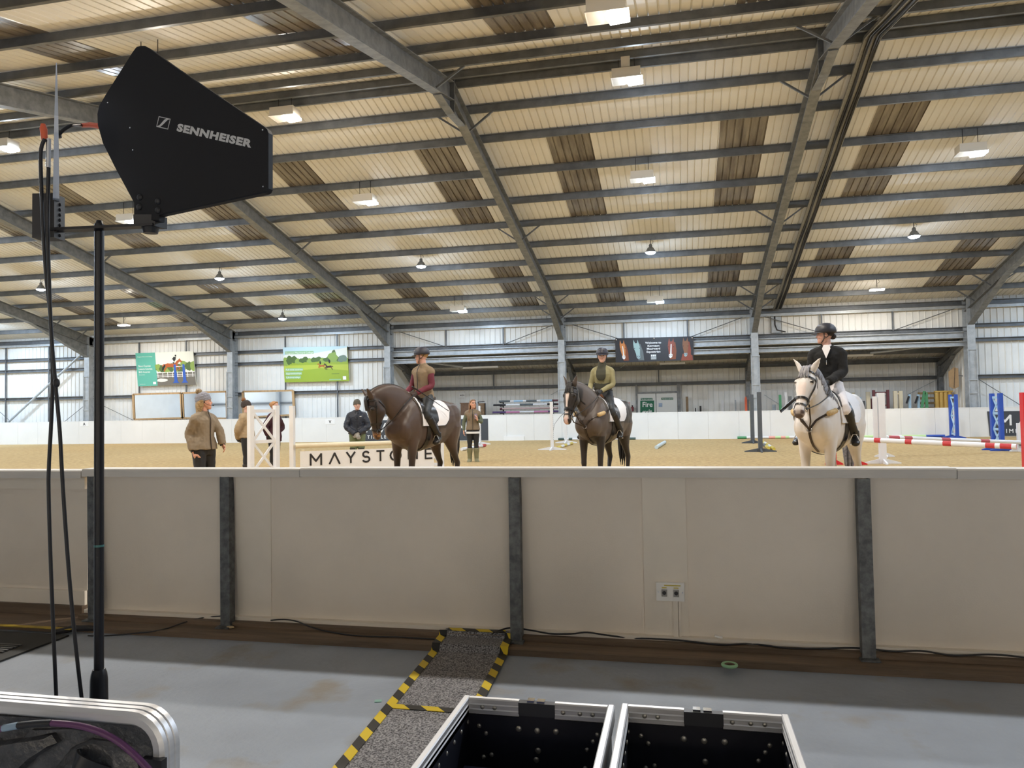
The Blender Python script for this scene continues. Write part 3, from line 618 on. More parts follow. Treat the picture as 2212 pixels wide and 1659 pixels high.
slab([(-60, 1650), (-40, 1612), (30, 1600), (110, 1588), (122, 1606), (70, 1640), (40, 1668)], .016)
slab([(110, 1668), (150, 1618), (190, 1600), (250, 1606), (290, 1640), (300, 1680)], .012)
slab([(40, 1600), (60, 1580), (150, 1576), (200, 1584), (196, 1592), (110, 1584)], .006)
slab([(-120, 1560), (-20, 1548), (250, 1560), (262, 1568), (-20, 1562), (-120, 1574)], .005)
mb.build('moulded_rib', MPL, r, 35)
mb = MB(); a = Vector((fx(172, 1632)[0], 0, fx(172, 1632)[1])); b = Vector((fx(236, 1668)[0], 0, fx(236, 1668)[1])); mb.strap([a+(b-a)*t+Vector((0, -.004-.022*sin(pi*t), .012*sin(pi*t))) for t in [i/12 for i in range(13)]], [Vector((0, -1, .3))]*13, .022, .005); mb.build('handle', BLACK, r, 50)
mb = MB(); q = fx(335, 1652); mb.box((q[0], -.003, q[1]), (.035, .012, .022)); mb.build('latch', BLACK, r)
PTS = [at(x, y, YL0-.022) for x, y in ((-60, 1592), (8, 1573), (40, 1567), (80, 1563), (112, 1562), (160, 1566), (205, 1577), (250, 1598), (290, 1630), (330, 1672))]
r2 = thing('purple_cable', (0, 0, 0), 'purple cable with black sleeve arching across the standing rack case lid', 'cable')
o = cable(PTS[4:], .0048, mat('purple cable', (.13, .04, .13), .4), None, 'cable_run'); o.parent = r2
o = cable(PTS[2:5], .0052, BLACK, None, 'heat_shrink'); o.parent = r2
o = cable(PTS[1:3], .0054, mat('pale blue tape', (.30, .42, .55), .4), None, 'tape_wrap'); o.parent = r2
o = cable(PTS[:2], .0048, MT['purple cable'], None, 'cable_run'); o.parent = r2
# ---------------------------------------------------------------- antenna stand and paddles
SD = 1.45
S = dep(214, 1000, SD); pz = dep(211, 480, SD).z
r = thing('microphone_stand', (S.x, S.y, 0), 'slim black stand pole with a cross bar carrying both antennas', 'stand')
mb = MB(); mb.tube([(0, 0, .02), (0, 0, pz)], .0088, 14); mb.build('pole', BLACKM, r, 40)
zs = dep(216, 1440, SD).z; mb = MB(); mb.tube([(0, 0, .02), (0, 0, zs-.10), (0, 0, zs-.02), (0, 0, zs-.008), (0, 0, zs)], [.0165, .0168, .0155, .014, .011], 16); mb.build('sleeve', BLACKM, r, 40)
mb = MB(); mb.tube([(0, 0, 0), (0, 0, .012), (0, 0, .02)], [.08, .08, .05], 28); mb.build('base', BLACKM, r, 30)
L0 = dep(100, 498, SD)-Vector((S.x, S.y, 0)); L1 = dep(335, 487, SD)-Vector((S.x, S.y, 0))
mb = MB(); mb.bar(L0, L1, .022, .005); mb.build('cross_bar', BLACKM, r)
mb = MB(); mb.tube([(0, 0, pz-.002), (0, 0, pz+.007)], [.008, .005], 12); mb.build('top_screw', BLACKM, r, 40)
zk = dep(212, 1180, SD).z; mb = MB(); mb.tube([(0, 0, zk), (0, 0, zk+.004)], .0092, 14); tag(mb.build('ring_mark', mat('teal ring', (.05, .18, .17), .4), r), 'teal ring round the pole')
# paddle facing the camera
N = (-CF*.94-CR*.34+CU*.02).normalized(); P0 = dep(318, 480, SD)
def onp(x, y): rr_ = ray(x, y); return CC+rr_*((P0-CC).dot(N)/rr_.dot(N))
OUT = [(304, 99), (313, 99), (321, 103), (374, 141), (571, 274), (577, 279), (580, 287), (580, 407), (577, 414), (571, 417), (357, 463), (346, 466), (345, 478), (291, 478), (291, 440), (250, 364), (223, 310), (212, 271), (211, 247), (215, 229), (229, 205), (289, 110), (296, 101)]
r = empty('paddle_antenna', P0); tag(r, 'large black paddle antenna facing the camera, with white lettering', 'antenna')
Minv = Matrix.Translation(-P0)
front = [onp(*q) for q in OUT]; back = [q-N*.012 for q in front]
cen = sum(front, Vector())/len(front); ins = [q+(cen-q)*.012+N*.0025 for q in front]
mb = MB(); mb.loft([[q-P0 for q in back], [q-P0 for q in front], [q-P0 for q in ins]]); mb.build('panel', mat('black antenna board', (.011, .011, .014), .55, spec=.3), r)
e1 = (onp(545, 312)-onp(385, 276)).normalized(); e2 = N.cross(e1).normalized(); o_ = onp(384, 283)+N*.0028-P0
# lettering is sized to run from the first to the last letter of the photo
LW = (onp(545, 317)-onp(384, 281)).length
mb = MB(); text_mb(mb, 'SENNHEISER', .0215, (0, 0, 0), (1, 0, 0), (0, 1, 0), (0, 0, 0), 'LEFT', .0012, 0, 1.25, 1.1)
wl = max(v[0] for v in mb.v); k = LW/wl; ss = MB(); ss.add([o_+e1*(v[0]*k)+e2*v[1]*.86 for v in mb.v], mb.f); ss.build('lettering', mat('antenna print', (.62, .62, .63), .5), r)
lo_ = onp(340, 275)+N*.0028-P0; w_, h_ = .030, .0205; mb = MB()
def q2(x, y): return lo_+e1*(x*w_)+e2*(y*h_)
for a, b, c, d in ((0, 0, 1, .07), (0, .93, 1, 1), (0, 0, .05, 1), (.95, 0, 1, 1)): mb.add([q2(a, b), q2(c, b), q2(c, d), q2(a, d)], [(0, 1, 2, 3)])
mb.add([q2(0, .04), q2(.30, .04), q2(.48, .30), q2(.62, .55), q2(.76, .80), q2(.96, .96), q2(.68, .96), q2(.50, .78), q2(.38, .52), q2(.22, .2)], [(0, 1, 2, 8, 9), (2, 3, 7, 8), (3, 4, 6, 7), (4, 5, 6)]); mb.build('logo_mark', MT['antenna print'], r)
mb = MB()
for q in ((284, 277), (290, 325), (236, 223), (570, 282), (571, 404)): p = onp(*q)+N*.003-P0; mb.ell(p, (.0018,)*3, 8, 6)
mb.build('screw', CHROME, r)
mb = MB()
for q in ((305, 427), (344, 436), (304, 448), (344, 455)): p = onp(*q)+N*.003-P0; mb.ell(p, (.0065, .004, .0065), 10, 6)
mb.build('mount_screw', BLACK, r, 60)
mb = MB(); a = onp(291, 466); b = onp(345, 489); c = (a+b)/2-N*.008-P0; X = CR; mb.box(c, ((a-b).length*.62, .030, .022), Matrix((CR, -N, CU)).transposed()); mb.tube([c-CU*.010, c-CU*.022], [.0165, .0135], 14); mb.build('mount', BLACK, r, 40)
pj = [onp(172, 269)-P0-N*.005, onp(190, 268)-P0-N*.005, onp(214, 271)-P0-N*.005]
mb = MB(); mb.tube(pj, [.0042, .0052, .0055], 12); mb.build('connector_boot', ORANGE, r, 50)
# edge-on paddle
P1 = dep(121, 470, SD+.01); U1 = ray(119, 300); U1.z = 0; U1.normalize(); V1 = Vector((0, 0, 1)); N1 = U1.cross(V1).normalized()
r = empty('paddle_antenna', P1); tag(r, 'second antenna seen edge-on, a thin sliver with painted sheen left of the stand pole', 'antenna')
pol = [(-.03, .03), (.03, .03), (.26, .075), (.265, .085), (.265, .20), (.255, .21), (.06, .315), (.02, .312), (-.07, .20), (-.085, .17), (-.08, .14)]
mb = MB(); mb.prism(pol, -N1*.0055, U1, V1, N1*.011); mb.v = [tuple(Vector(q)-N1*Vector(q).dot(N1)*min(.9, max(0, Vector(q).z-.02)*2.9)) for q in mb.v]; mb.build('panel', mat('antenna edge painted sheen', (.70, .76, .88), .3, spec=.6), r)  # pale colour stands in for light reflected off the edge-on panel
mb = MB(); k = (dep(130, 470, SD)-dep(80, 470, SD)).length; mb.box(CR*(-k*.32)+Vector((0, 0, .0)), (k*.95, .034, .085), Matrix.Rotation(YAW*-1, 3, 'Z')); mb.build('mount', BLACK, r)
mb = MB()
for i in range(7): p = CR*(k*.16)+Vector((0, 0, .025-i*.010)); mb.ell(p, (.003, .003, .0035), 8, 6)
mb.build('mount_knurl', BLACK, r)
mb = MB(); p = dep(93, 268, SD-.02)-P1; q = dep(96, 302, SD-.02)-P1; mb.tube([p, p+(q-p)*.3, q], [.004, .0065, .0055], 12); mb.build('connector_boot', ORANGE, r, 50)
mb = MB(); p = dep(105, 300, SD-.02)-P1; q = dep(104, 362, SD-.02)-P1; mb.tube([p, q], .0042, 12); mb.build('plug', CHROME, r, 50)
mb = MB(); mb.tube([dep(124, 283, SD)-P1, dep(126, 297, SD)-P1], .006, 10); mb.build('clamp', BLACK, r)
cable([dep(x, y, SD-.025) for x, y in ((97, 300), (88, 330), (90, 420), (94, 510), (100, 600), (110, 700), (113, 850), (106, 1000), (105, 1060), (109, 1200), (116, 1380), (122, 1518), (123, 1560))], .0034, BLACK, 'black antenna cable hanging down from the edge-on antenna, the straighter of two', 'antenna_cable')
cable([dep(x, y, SD-.03) for x, y in ((105, 362), (103, 480), (106, 600), (111, 720), (120, 830), (129, 930), (134, 1020), (141, 1130), (150, 1250), (163, 1390), (178, 1522), (183, 1560))], .0034, BLACK, 'black antenna cable slanting out towards the stand pole at its foot', 'antenna_cable')
cable([dep(126, 292, SD-.005), dep(138, 280, SD), dep(155, 271, SD+.01), pj[0]+P0], .0034, BLACK, 'short black cable looping into the orange connector of the large antenna', 'antenna_cable')
p = dep(122, 827, SD-.035); mb = MB(); mb.ell(p, (.006, .006, .009), 10, 8); tag(mb.build('cable_clip', BLACK), 'small black clip holding the hanging antenna cables together', 'clip')
# ================================================================ signs on the long wall
class Quad:
    """a flat board given by its corners (top-left, top-right, bottom-right, bottom-left)"""
    def __init__(s, tl, tr, br, bl_): s.c = [Vector(q) for q in (tl, tr, br, bl_)]; s.n = (s.c[1]-s.c[0]).cross(s.c[3]-s.c[0]).normalized(); s.n = -s.n if s.n.y > 0 else s.n
    def p(s, u, v, l=0.):
        a, b, c, d = s.c; return (a*(1-u)+b*u)*(1-v)+(d*(1-u)+c*u)*v+s.n*l
    def poly(s, mb, pts, l, mi):
        pts = [(min(max(u, 0.), 1.), min(max(v, 0.), 1.)) for u, v in pts]; mb.add([s.p(u, v, l) for u, v in pts], [tuple(range(len(pts)))], mi)
    def rect(s, mb, u0, v0, u1, v1, l, mi): s.poly(mb, [(u0, v0), (u1, v0), (u1, v1), (u0, v1)], l, mi)
    def blob(s, mb, u, v, ru, rv, l, mi, n=14, j=.25): s.poly(mb, [(u+ru*(1+random.uniform(-j, j))*cos(2*pi*i/n), v+rv*(1+random.uniform(-j, j))*sin(2*pi*i/n)) for i in range(n)], l, mi)
    def text(s, mb, t, u, v, h, l, mi, width=None, align='LEFT', bold=0., sx=1.):
        a = MB(); text_mb(a, t, 1., (0, 0, 0), (1, 0, 0), (0, 1, 0), (0, 0, 0), align, bold); W_ = (s.c[1]-s.c[0]).length; H_ = (s.c[3]-s.c[0]).length
        k = h/.73; ku = k*H_/W_*sx
        if width: ku = width/(max(q[0] for q in a.v)-min(q[0] for q in a.v))
        mb.add([s.p(u+q[0]*ku, v-q[1]*k, l) for q in a.v], a.f, mi)
    def board(s, name, t, m, parent):
        mb = MB(); mb.loft([[q-s.n*t for q in s.c], [q for q in s.c]]); return mb.build(name, m, parent)
def quad(px, Y): return Quad(*[at(x, y, Y) for x, y in px])
def M_(n, c, r=.5): return mat(n, lin(c), r)
def horse_shape(x, y, s, f=1, jump=False):
    """outline of a galloping horse, unit about 1 wide; f=-1 mirrors"""
    b = [(-.5, -.02), (-.62, -.02), (-.72, .12), (-.66, .16), (-.52, .08), (-.44, .14), (-.62, .42), (-.58, .52), (-.53, .5), (-.5, .42), (-.34, .2), (-.1, .2), (.16, .22), (.3, .34), (.2, .46), (.28, .52), (.38, .34), (.30, .2), (.44, .22), (.50, .34), (.42, .4), (.48, .46), (.60, .32), (.52, .14), (.40, .08), (.44, -.06), (.56, -.18), (.70, -.1), (.74, -.16), (.62, -.34), (.57, -.42), (.53, -.34), (.36, -.22), (.22, -.06), (0, -.04), (-.3, -.08)]
    return [(x+f*a*s[0], y+b_*s[1]) for a, b_ in b]
SKY = [M_('print sky', (196, 222, 232)), M_('print pale sky', (233, 236, 228)), M_('print tree', (78, 104, 52)), M_('print light tree', (138, 166, 78)), M_('print field', (150, 172, 52)), M_('print bright field', (178, 192, 70)), M_('print ground', (112, 108, 100)), M_('print bay horse', (176, 88, 34)), M_('print dark horse', (64, 38, 26)), WHT, M_('print black', (22, 22, 24)), M_('print blue', (44, 92, 190)), M_('print teal', (94, 180, 164)), M_('print hill', (110, 132, 116)), M_('print green box', (150, 190, 140))]
# teal poster with the jumping horse
Q = quad([(292.5, 763), (417, 758.5), (423.5, 831), (298, 834.5)], YC-.226); r = thing('poster_board', Q.p(.5, 1), 'poster board with teal text panel and a horse jumping blue poles', 'poster', 'posters on the long wall'); rp = r
def fix(o, r): o.matrix_parent_inverse = r.matrix_basis.inverted(); return o
fix(Q.board('board', .05, SKY[1], r), r)
mb = MB(); Q.rect(mb, 0, 0, .345, 1, .004, 12); fix(mb.build('teal_panel', SKY, r), r)
mb = MB()
Q.rect(mb, .345, 0, 1, .62, .003, 1); Q.rect(mb, .345, .62, 1, 1, .003, 6)
for i in range(9): Q.blob(mb, .38+i*.075, .50-.06*(i > 5)-.04*(i % 3 == 0), .06, .13, .004+.0003*i, 2 if i % 2 else 3)
for v in (.60, .68, .73): Q.rect(mb, .345, v, 1, v+.012, .008, 9)
for i in range(8): Q.rect(mb, .36+i*.085, .60, .37+i*.085, .76, .0085, 9)
Q.blob(mb, .43, .84, .10, .05, .0082, 1)
Q.poly(mb, horse_shape(.62, .37, (.24, .42)), .010, 7); Q.poly(mb, [(.50, .36), (.45, .46), (.44, .58), (.47, .52), (.51, .42)], .0105, 10)
Q.poly(mb, [(.61, .26), (.66, .15), (.70, .16), (.69, .24), (.66, .30), (.67, .36), (.63, .34)], .011, 10); Q.poly(mb, [(.60, .26), (.64, .22), (.66, .30), (.62, .34)], .0115, 9); Q.blob(mb, .695, .115, .014, .03, .011, 10, 10, .05)
for u in (.65, .80): Q.poly(mb, [(u, .38), (u+.035, .38), (u+.045, .88), (u+.075, .93), (u-.04, .93), (u-.01, .88)], .012, 11)
Q.poly(mb, [(.685, .44), (.80, .42), (.80, .44), (.685, .46)], .0121, 9)
fix(mb.build('printed_picture', SKY, r), r)
mb = MB(); Q.text(mb, 'Kingston Maurward College', .03, .13, .03, .007, 9, .26); 
for i, t in enumerate(('Short Courses', 'Leisure Courses', 'BHS Courses')): Q.text(mb, t, .035, .42+i*.09, .055, .007, 9, None, 'LEFT', .01, .95)
Q.text(mb, 'Find out more', .035, .67, .025, .007, 9); Q.text(mb, 'www.kmc.ac.uk', .035, .95, .022, .007, 9); fix(mb.build('lettering', SKY, r), r); mb = MB(); Q.rect(mb, .27, .88, .32, .95, .007, 9); fix(mb.build('crest', SKY, r), r)
# green field poster
Q = quad([(611, 750.5), (749.5, 747.5), (754, 823), (615, 826)], YC-.226); r = thing('poster_board', Q.p(.5, 1), 'poster board showing two riders cantering over a green field', 'poster', 'posters on the long wall')
fix(Q.board('board', .05, SKY[4], r), r)
mb = MB(); Q.rect(mb, 0, 0, 1, .40, .003, 0); Q.poly(mb, [(0, .24), (.2, .12), (.5, .18), (1, .04), (1, .4), (0, .4)], .0033, 1); Q.rect(mb, 0, .40, 1, .55, .004, 4); Q.rect(mb, 0, .52, 1, 1, .0042, 5); Q.poly(mb, [(0, .7), (.6, .62), (1, .7), (1, 1), (0, 1)], .0045, 4)
for i in range(16): Q.blob(mb, .03+i*.065, .40-.02*(i % 3), .055, .07+.05*(i in (0, 1, 2)), .005+.0002*i, 2 if i % 3 else 3)
Q.blob(mb, .77, .30, .07, .15, .009, 3); Q.blob(mb, .79, .20, .03, .1, .0088, 2); Q.blob(mb, .92, .36, .07, .1, .0085, 13)
Q.poly(mb, horse_shape(.59, .54, (.085, .17), -1), .010, 7); Q.poly(mb, horse_shape(.70, .56, (.10, .22), -1), .011, 8)
Q.blob(mb, .575, .46, .012, .05, .0112, 10); Q.blob(mb, .715, .42, .014, .06, .0115, 10); Q.rect(mb, .74, .78, .86, .795, .006, 2)
fix(mb.build('printed_picture', SKY, r), r)
mb = MB(); Q.rect(mb, .03, .12, .48, .20, .006, 14); Q.text(mb, 'Kingston Maurward College', .04, .185, .05, .008, 9, .43)
for i, t in enumerate(('Full-time courses', 'Apprenticeships', 'University')): Q.rect(mb, .02, .60+i*.11, .30-.04*(i == 2)-.02*(i == 1), .68+i*.11, .0065, 14); Q.text(mb, t, .03, .665+i*.11, .05, .008, 9, .26-.05*(i == 2)-.02*(i == 1))
Q.rect(mb, .70, .93, .88, .97, .0065, 14); Q.rect(mb, .91, .86, .96, .96, .008, 9); fix(mb.build('lettering', SKY, r), r)
# welcome banner
HB = [M_('banner black', (34, 34, 40)), M_('print chestnut', (196, 124, 66)), M_('print chestnut shade', (120, 62, 34)), M_('print blue grey', (150, 176, 176)), M_('print grey', (92, 100, 102)), M_('print bay', (132, 62, 44)), M_('print brown', (126, 84, 58)), M_('print white', (226, 226, 226)), M_('print ink', (14, 14, 16)), M_('print muzzle', (140, 160, 165))]
Q = quad([(1329, 731), (1498, 726.5), (1498.5, 778), (1330, 783)], YC-.368); r = thing('welcome_banner', Q.p(.5, 1), 'black welcome banner with four horse heads and white lettering', 'banner')
fix(Q.board('board', .03, HB[0], r), r)
def hh(mb, u, v, su, sv, c1, c2, c3, turn=0.):
    """front view of a horse's head with neck"""
    P = lambda a, b: (u+a*su+b*turn*su*.6, v+b*sv)
    Q.poly(mb, [P(.1, -.75), P(.55, -.6), P(.75, .2), P(.7, 1.), P(-.1, 1.), P(.0, .3)], .004, c2)
    Q.poly(mb, [P(-.42, -.62), P(-.30, -1.05), P(-.16, -.7), P(.12, -.72), P(.26, -1.05), P(.36, -.6), P(.42, -.25), P(.26, .40), P(.24, .72), P(.08, .86), P(-.12, .86), P(-.26, .7), P(-.26, .38), P(-.44, -.25)], .006, c1)
    Q.poly(mb, [P(-.06, -.45), P(.06, -.45), P(.09, .3), P(.12, .6), P(-.10, .6), P(-.08, .3)], .008, c3)
    Q.poly(mb, [P(-.24, .5), P(.24, .5), P(.22, .74), P(.06, .86), P(-.10, .86), P(-.24, .72)], .0085, 9 if c3 != 7 else c3)
    for s in (-1, 1): Q.blob(mb, *P(.33*s, -.2), .05*su, .045*sv, .009, 8, 8, .02); Q.blob(mb, *P(.13*s, .62), .05*su, .04*sv, .0095, 8, 8, .02)
mb = MB(); hh(mb, .10, .52, .085, .42, 1, 2, 7, .25); hh(mb, .285, .52, .095, .42, 3, 4, 3, .35); hh(mb, .715, .50, .095, .44, 5, 2, 7, -.12); hh(mb, .90, .48, .09, .42, 6, 5, 6, .0)
Q.poly(mb, [(.84, 1.), (.86, .72), (.94, .70), (.985, .8), (.99, 1.)], .005, 5); fix(mb.build('printed_horse', HB, r), r)
mb = MB()
for i, (t, w) in enumerate((('Welcome to', .205), ('Kingston', .15), ('Maurward', .17), ('Equestrian', .175))): Q.text(mb, t, .49-w/2, .26+i*.125, .085, .010, 7, w, 'LEFT', .02)
fix(mb.build('lettering', HB, r), r); mb = MB()
Q.rect(mb, .455, .70, .53, .93, .0095, 4)
for k in range(3): Q.rect(mb, .46+.022*k, .72, .476+.022*k, .80, .0105, 7)
for k in range(3): Q.rect(mb, .46, .84+.03*k, .525, .852+.03*k, .0105, 7)
fix(mb.build('crest', HB, r), r)
mb = MB(); 
for u, v in ((.012, .06), (.5, .04), (.985, .06)): mb.ell(Q.p(u, v, .006), (.03, .008, .03), 8, 6)
fix(mb.build('eyelet', CHROME, r), r)
# ================================================================ mirrors
MIR = mat('mirror glass', (.88, .91, .93), .03, 1.)
def mirror(px, lab, div=None):
    Q = quad(px, YC-.20); r = thing('wall_mirror', Q.p(.5, 1), lab, 'mirror', 'mirrors along the long wall'); fix(Q.board('glass', .01, MIR, r), r)
    c = [Q.p(0, 0), Q.p(1, 0), Q.p(1, 1), Q.p(0, 1)]
    for a, b in ((0, 1), (1, 2), (2, 3), (3, 0)): mb = MB(); mb.bar(c[a]+Q.n*.01, c[b]+Q.n*.01, .09 if a % 2 == 0 else .12, .05, (0, 1, 0)); fix(mb.build('frame_side', PALEWOOD, r), r)
mirror([(288, 852), (391, 849), (394, 903), (290, 906)], 'wood framed mirror by the thin tie rod, below the teal poster')
mirror([(394, 849), (490, 846), (491, 904), (396, 903)], 'wood framed mirror behind the instructor in the bobble hat')
mirror([(525, 846), (633, 843.5), (636, 896), (527, 902)], 'wood framed mirror behind the hooded onlooker, showing a dim wall')
# ================================================================ lettering on the kick boards
def sletter(mb, ch, o, ex, ey, ez, w, h, t, d, mi=0):
    """sans capitals drawn with bars: MAYSTONE with a barless A"""
    P = lambda a, b: Vector(o)+Vector(ex)*(a*w)+Vector(ey)*(b*h)
    cnt = [0]
    def st(*pts):
        for a, b in zip(pts, pts[1:]): A_, B_ = P(*a), P(*b); dd = (B_-A_).normalized()*t*.3; cnt[0] += 1; mb.bar(A_-dd, B_+dd, d*(1+.11*(cnt[0] % 5)), t, Vector(ez).cross(dd).normalized() if False else (B_-A_).cross(Vector(ez)).normalized(), mi)
    arc = lambda cx, cy, rx, ry, a0, a1, n=10: [(cx+rx*cos(radians(a0+(a1-a0)*i/n)), cy+ry*sin(radians(a0+(a1-a0)*i/n))) for i in range(n+1)]
    {'M': lambda: (st((0, 0), (0, 1)), st((0, 1), (.5, .35), (1, 1)), st((1, 1), (1, 0))), 'A': lambda: st((0, 0), (.5, 1), (1, 0)),
     'Y': lambda: (st((0, 1), (.5, .45), (1, 1)), st((.5, .45), (.5, 0))), 'S': lambda: (st(*arc(.5, .74, .42, .26, 30, 270)), st(*arc(.5, .26, .48, .26, 90, -150))),
     'T': lambda: (st((0, 1), (1, 1)), st((.5, 1), (.5, 0))), 'O': lambda: st(*arc(.5, .5, .55, .5, 0, 360, 20)), 'N': lambda: (st((0, 0), (0, 1)), st((0, 1), (1, 0)), st((1, 0), (1, 1))),
     'E': lambda: (st((0, 0), (0, 1)), st((0, 1), (.9, 1)), st((0, .5), (.8, .5)), st((0, 0), (.9, 0)))}[ch]()
def banner(xl, xr, lab):
    a = at(xl, 890, YK).x; b = xr; z0, z1 = .03, 1.02
    r = thing('kick_board_banner', (a, YK-.01, 0), lab, 'banner', 'dark sponsor banners on the kick boards')
    mb = MB(); mb.prism([(.06, z0), (b-a, z0), (b-a, z1), (0, z1)], (0, -.012, 0), (1, 0, 0), (0, 0, 1), (0, .012, 0)); mb.build('sheet', CHAR, r)
    L = b-a; mb = MB()
    for i, ch in enumerate('MAYSTONE'): sletter(mb, ch, (L*(.07+i*.117), -.016, .47), (1, 0, 0), (0, 0, 1), (0, -1, 0), .40 if ch != 'S' else .3, .38, .075, .008)
    text_mb(mb, 'TIMELESS ELEGANCE', .22, (L*.075, -.014, .15), (1, 0, 0), (0, 0, 1), (0, 0, 0), 'LEFT', .004, 0, 1., 1.5)
    w0 = max(v[0] for v in mb.v[-400:]); mb.build('lettering', WHT, r)
banner(773, at(1054, 905, YK).x, 'dark grey banner on the kick boards behind the bay horse')
banner(2132, at(2132, 890, YK).x+6.1, 'dark grey banner on the kick boards behind the blue jump wing nearer the red upright')
for px, py, t, lab in ((713, 911, 'V', 'white card lettered V on the kick boards'), (182, 916, 'A', 'white card with a dark letter on the kick boards below the tube brace')):
    p = at(px, py, YK-.006); r = thing('letter_card', p, lab, 'sign', 'dressage letter cards'); mb = MB(); mb.bb(-.26, .26, -.004, .006, -.12, .12); mb.build('card', WHT, r); mb = MB(); text_mb(mb, t, .20, (0, -.006, -.07), (1, 0, 0), (0, 0, 1), (0, 0, 0), 'CENTER', .006); mb.build('letter', SKY[10], r)
# ================================================================ poles, uprights and wings
def stripes(mb, a, b, r, cols, n=12):
    a = Vector(a); b = Vector(b); t = 0; tot = sum(w for w, _ in cols)
    for w, mi in cols: mb.tube([a+(b-a)*(t/tot), a+(b-a)*((t+w)/tot)], r, n, True, mi); t += w
def pole(a, b, r, cols, mats, label, group=None, name='jump_pole'):
    a = Vector(a); b = Vector(b); root = thing(name, a, label, 'pole', group)
    t = 0; tot = sum(w for w, _ in cols)
    mb = MB(); stripes(mb, Vector(), b-a, r, cols); o = mb.build('shaft', mats, root, 40); return root
def standard(p, h, m, label, w=.09, foot=.6, holes=True, group='jump uprights', yaw=0., fm=None):
    r = thing('jump_upright', p, label, 'upright', group, yaw); fm = fm or m
    mb = MB(); mb.bb(-w/2, w/2, -w/2, w/2, .0, h); post = mb.build('post', m, r)
    for s in (0, 1):
        mb = MB(); f = foot/2; pr = [(-f, 0), (f, 0), (f, .03), (w*.6, .11), (-w*.6, .11), (-f, .03)]
        if s: mb.prism(pr, (-.02, 0, 0), (0, 1, 0), (0, 0, 1), (.04, 0, 0))
        else: mb.prism(pr, (0, -.02, 0), (1, 0, 0), (0, 0, 1), (0, .04, 0))
        mb.build('foot', fm, r)
    if holes:
        mb = MB()
        for i in range(18): z = .35+i*.07; mb.bb(w/2, w/2+.003, -.012, .012, z, z+.03)
        mb.build('keyhole_strip', STEELD, post)
    return r
def gp(x, y): return gnd(x, y)
standard(gp(1193, 972), 1.68, WHITE, 'white jump upright on sand beside the black horse head', .10, 1.0)
standard(gp(1223, 957), 1.66, WHITE, 'white jump upright behind the black horse, by the yellow striped pole', .10, .9)
standard(gp(1037, 960), 1.6, WHITE, 'white jump upright behind the woman in the gilet', .08, .9)
o = standard(gp(1643, 976), 1.84, GREYP, 'dark grey jump upright in front of the grey horse', .125, .95, False)
o = standard(gp(1626, 957.5), 1.84, GREYP, 'dark grey jump upright with yellow strips, the farther of the pair', .14, .8, False)
mb = MB(); mb.bb(-.073, -.067, -.02, .02, 1.2, 1.6); mb.bb(-.073, -.067, -.02, .02, .5, .95); mb.build('yellow_strip', YELL, o)
u = standard(Vector((dep(1904, 900, 18.0).x, dep(1904, 900, 18.0).y, 0)), 1.68, WHITE, 'tall white jump upright left of the striped poles', .145, .8)
mb = MB(); mb.bb(-.185, -.095, -.03, .03, .55, 1.60); mb.build('side_board', WHITE, u)
pole(gp(1204, 970)+Vector((0, 0, .05)), gp(1236, 960)+Vector((0, 0, .05)), .05, [(1, 0), (1, 1), (1, 0), (1, 1), (1.2, 0)], [YELL, WHITE], 'yellow and white pole on the sand between the white uprights', 'poles on the sand')
pole(gp(997, 974)+Vector((0, 0, .056)), gp(1048, 965)+Vector((0, 0, .056)), .055, [(1, 1), (1, 0), (.6, 1), (1, 0), (1, 1), (.8, 0)], [RED, WHITE], 'red and white pole on the sand behind the woman in wellingtons', 'poles on the sand')
pole(gp(1418, 970)+Vector((0, 0, .06)), gp(1436, 958.5)+Vector((0, 0, .06)), .065, [(1, 0)], [mat('pale blue grey pole', (.60, .70, .74), .5)], 'pale blue pole lying end-on on the sand', 'poles on the sand')
pole(gp(1672, 973)+Vector((0, 0, .05)), gp(1648, 957)+Vector((0, 0, .05)), .05, [(1, 0), (1, 1), (1, 0), (1, 1), (1, 0)], [YELL, WHITE], 'yellow and white pole on the sand behind the dark upright, the longer one', 'poles on the sand')
pole(gp(1661, 971.5)+Vector((0, 0, .05)), gp(1645, 960)+Vector((0, 0, .05)), .05, [(1, 0), (1, 1), (1, 0)], [YELL, GREYP], 'yellow and grey pole on the sand touching the dark upright', 'poles on the sand')
def wallpole(x0, x1, cols, mats, lab, Y=33.72): a = at(x0, 946, Y); b = at(x1, 944, Y); pole((a.x, Y, .055), (b.x, Y, .055), .055, cols, mats, lab, 'poles along the kick boards')
wallpole(1593, 1722, [(20, 0), (48, 1), (14, 2), (12, 3), (10, 2), (8, 3), (17, 1)], [GREEN, WHITE, mat('coral paint', (.85, .42, .36), .5), LIME], 'pole with green end and coral and lime bands against the kick boards')
wallpole(1866, 2041, [(60, 0), (22, 1), (52, 0), (40, 2)], [LIME, WHITE, BLUE], 'pale green pole with a blue end against the kick boards')
wallpole(1206, 1373, [(13, 0), (10, 1), (8, 0), (122, 1), (14, 0)], [mat('dark green grey paint', (.07, .11, .10), .5), WHITE], 'white pole with dark ends against the kick boards behind the black horse')
mb = MB(); a = at(1088, 950, YK-.05); b = at(1132, 950, YK-.05); mb.bb(a.x, b.x, YK-.05, YK-.01, 0, .20); tag(mb.build('low_board', WHT), 'low white board leaning on the kick boards by the white upright', 'board')
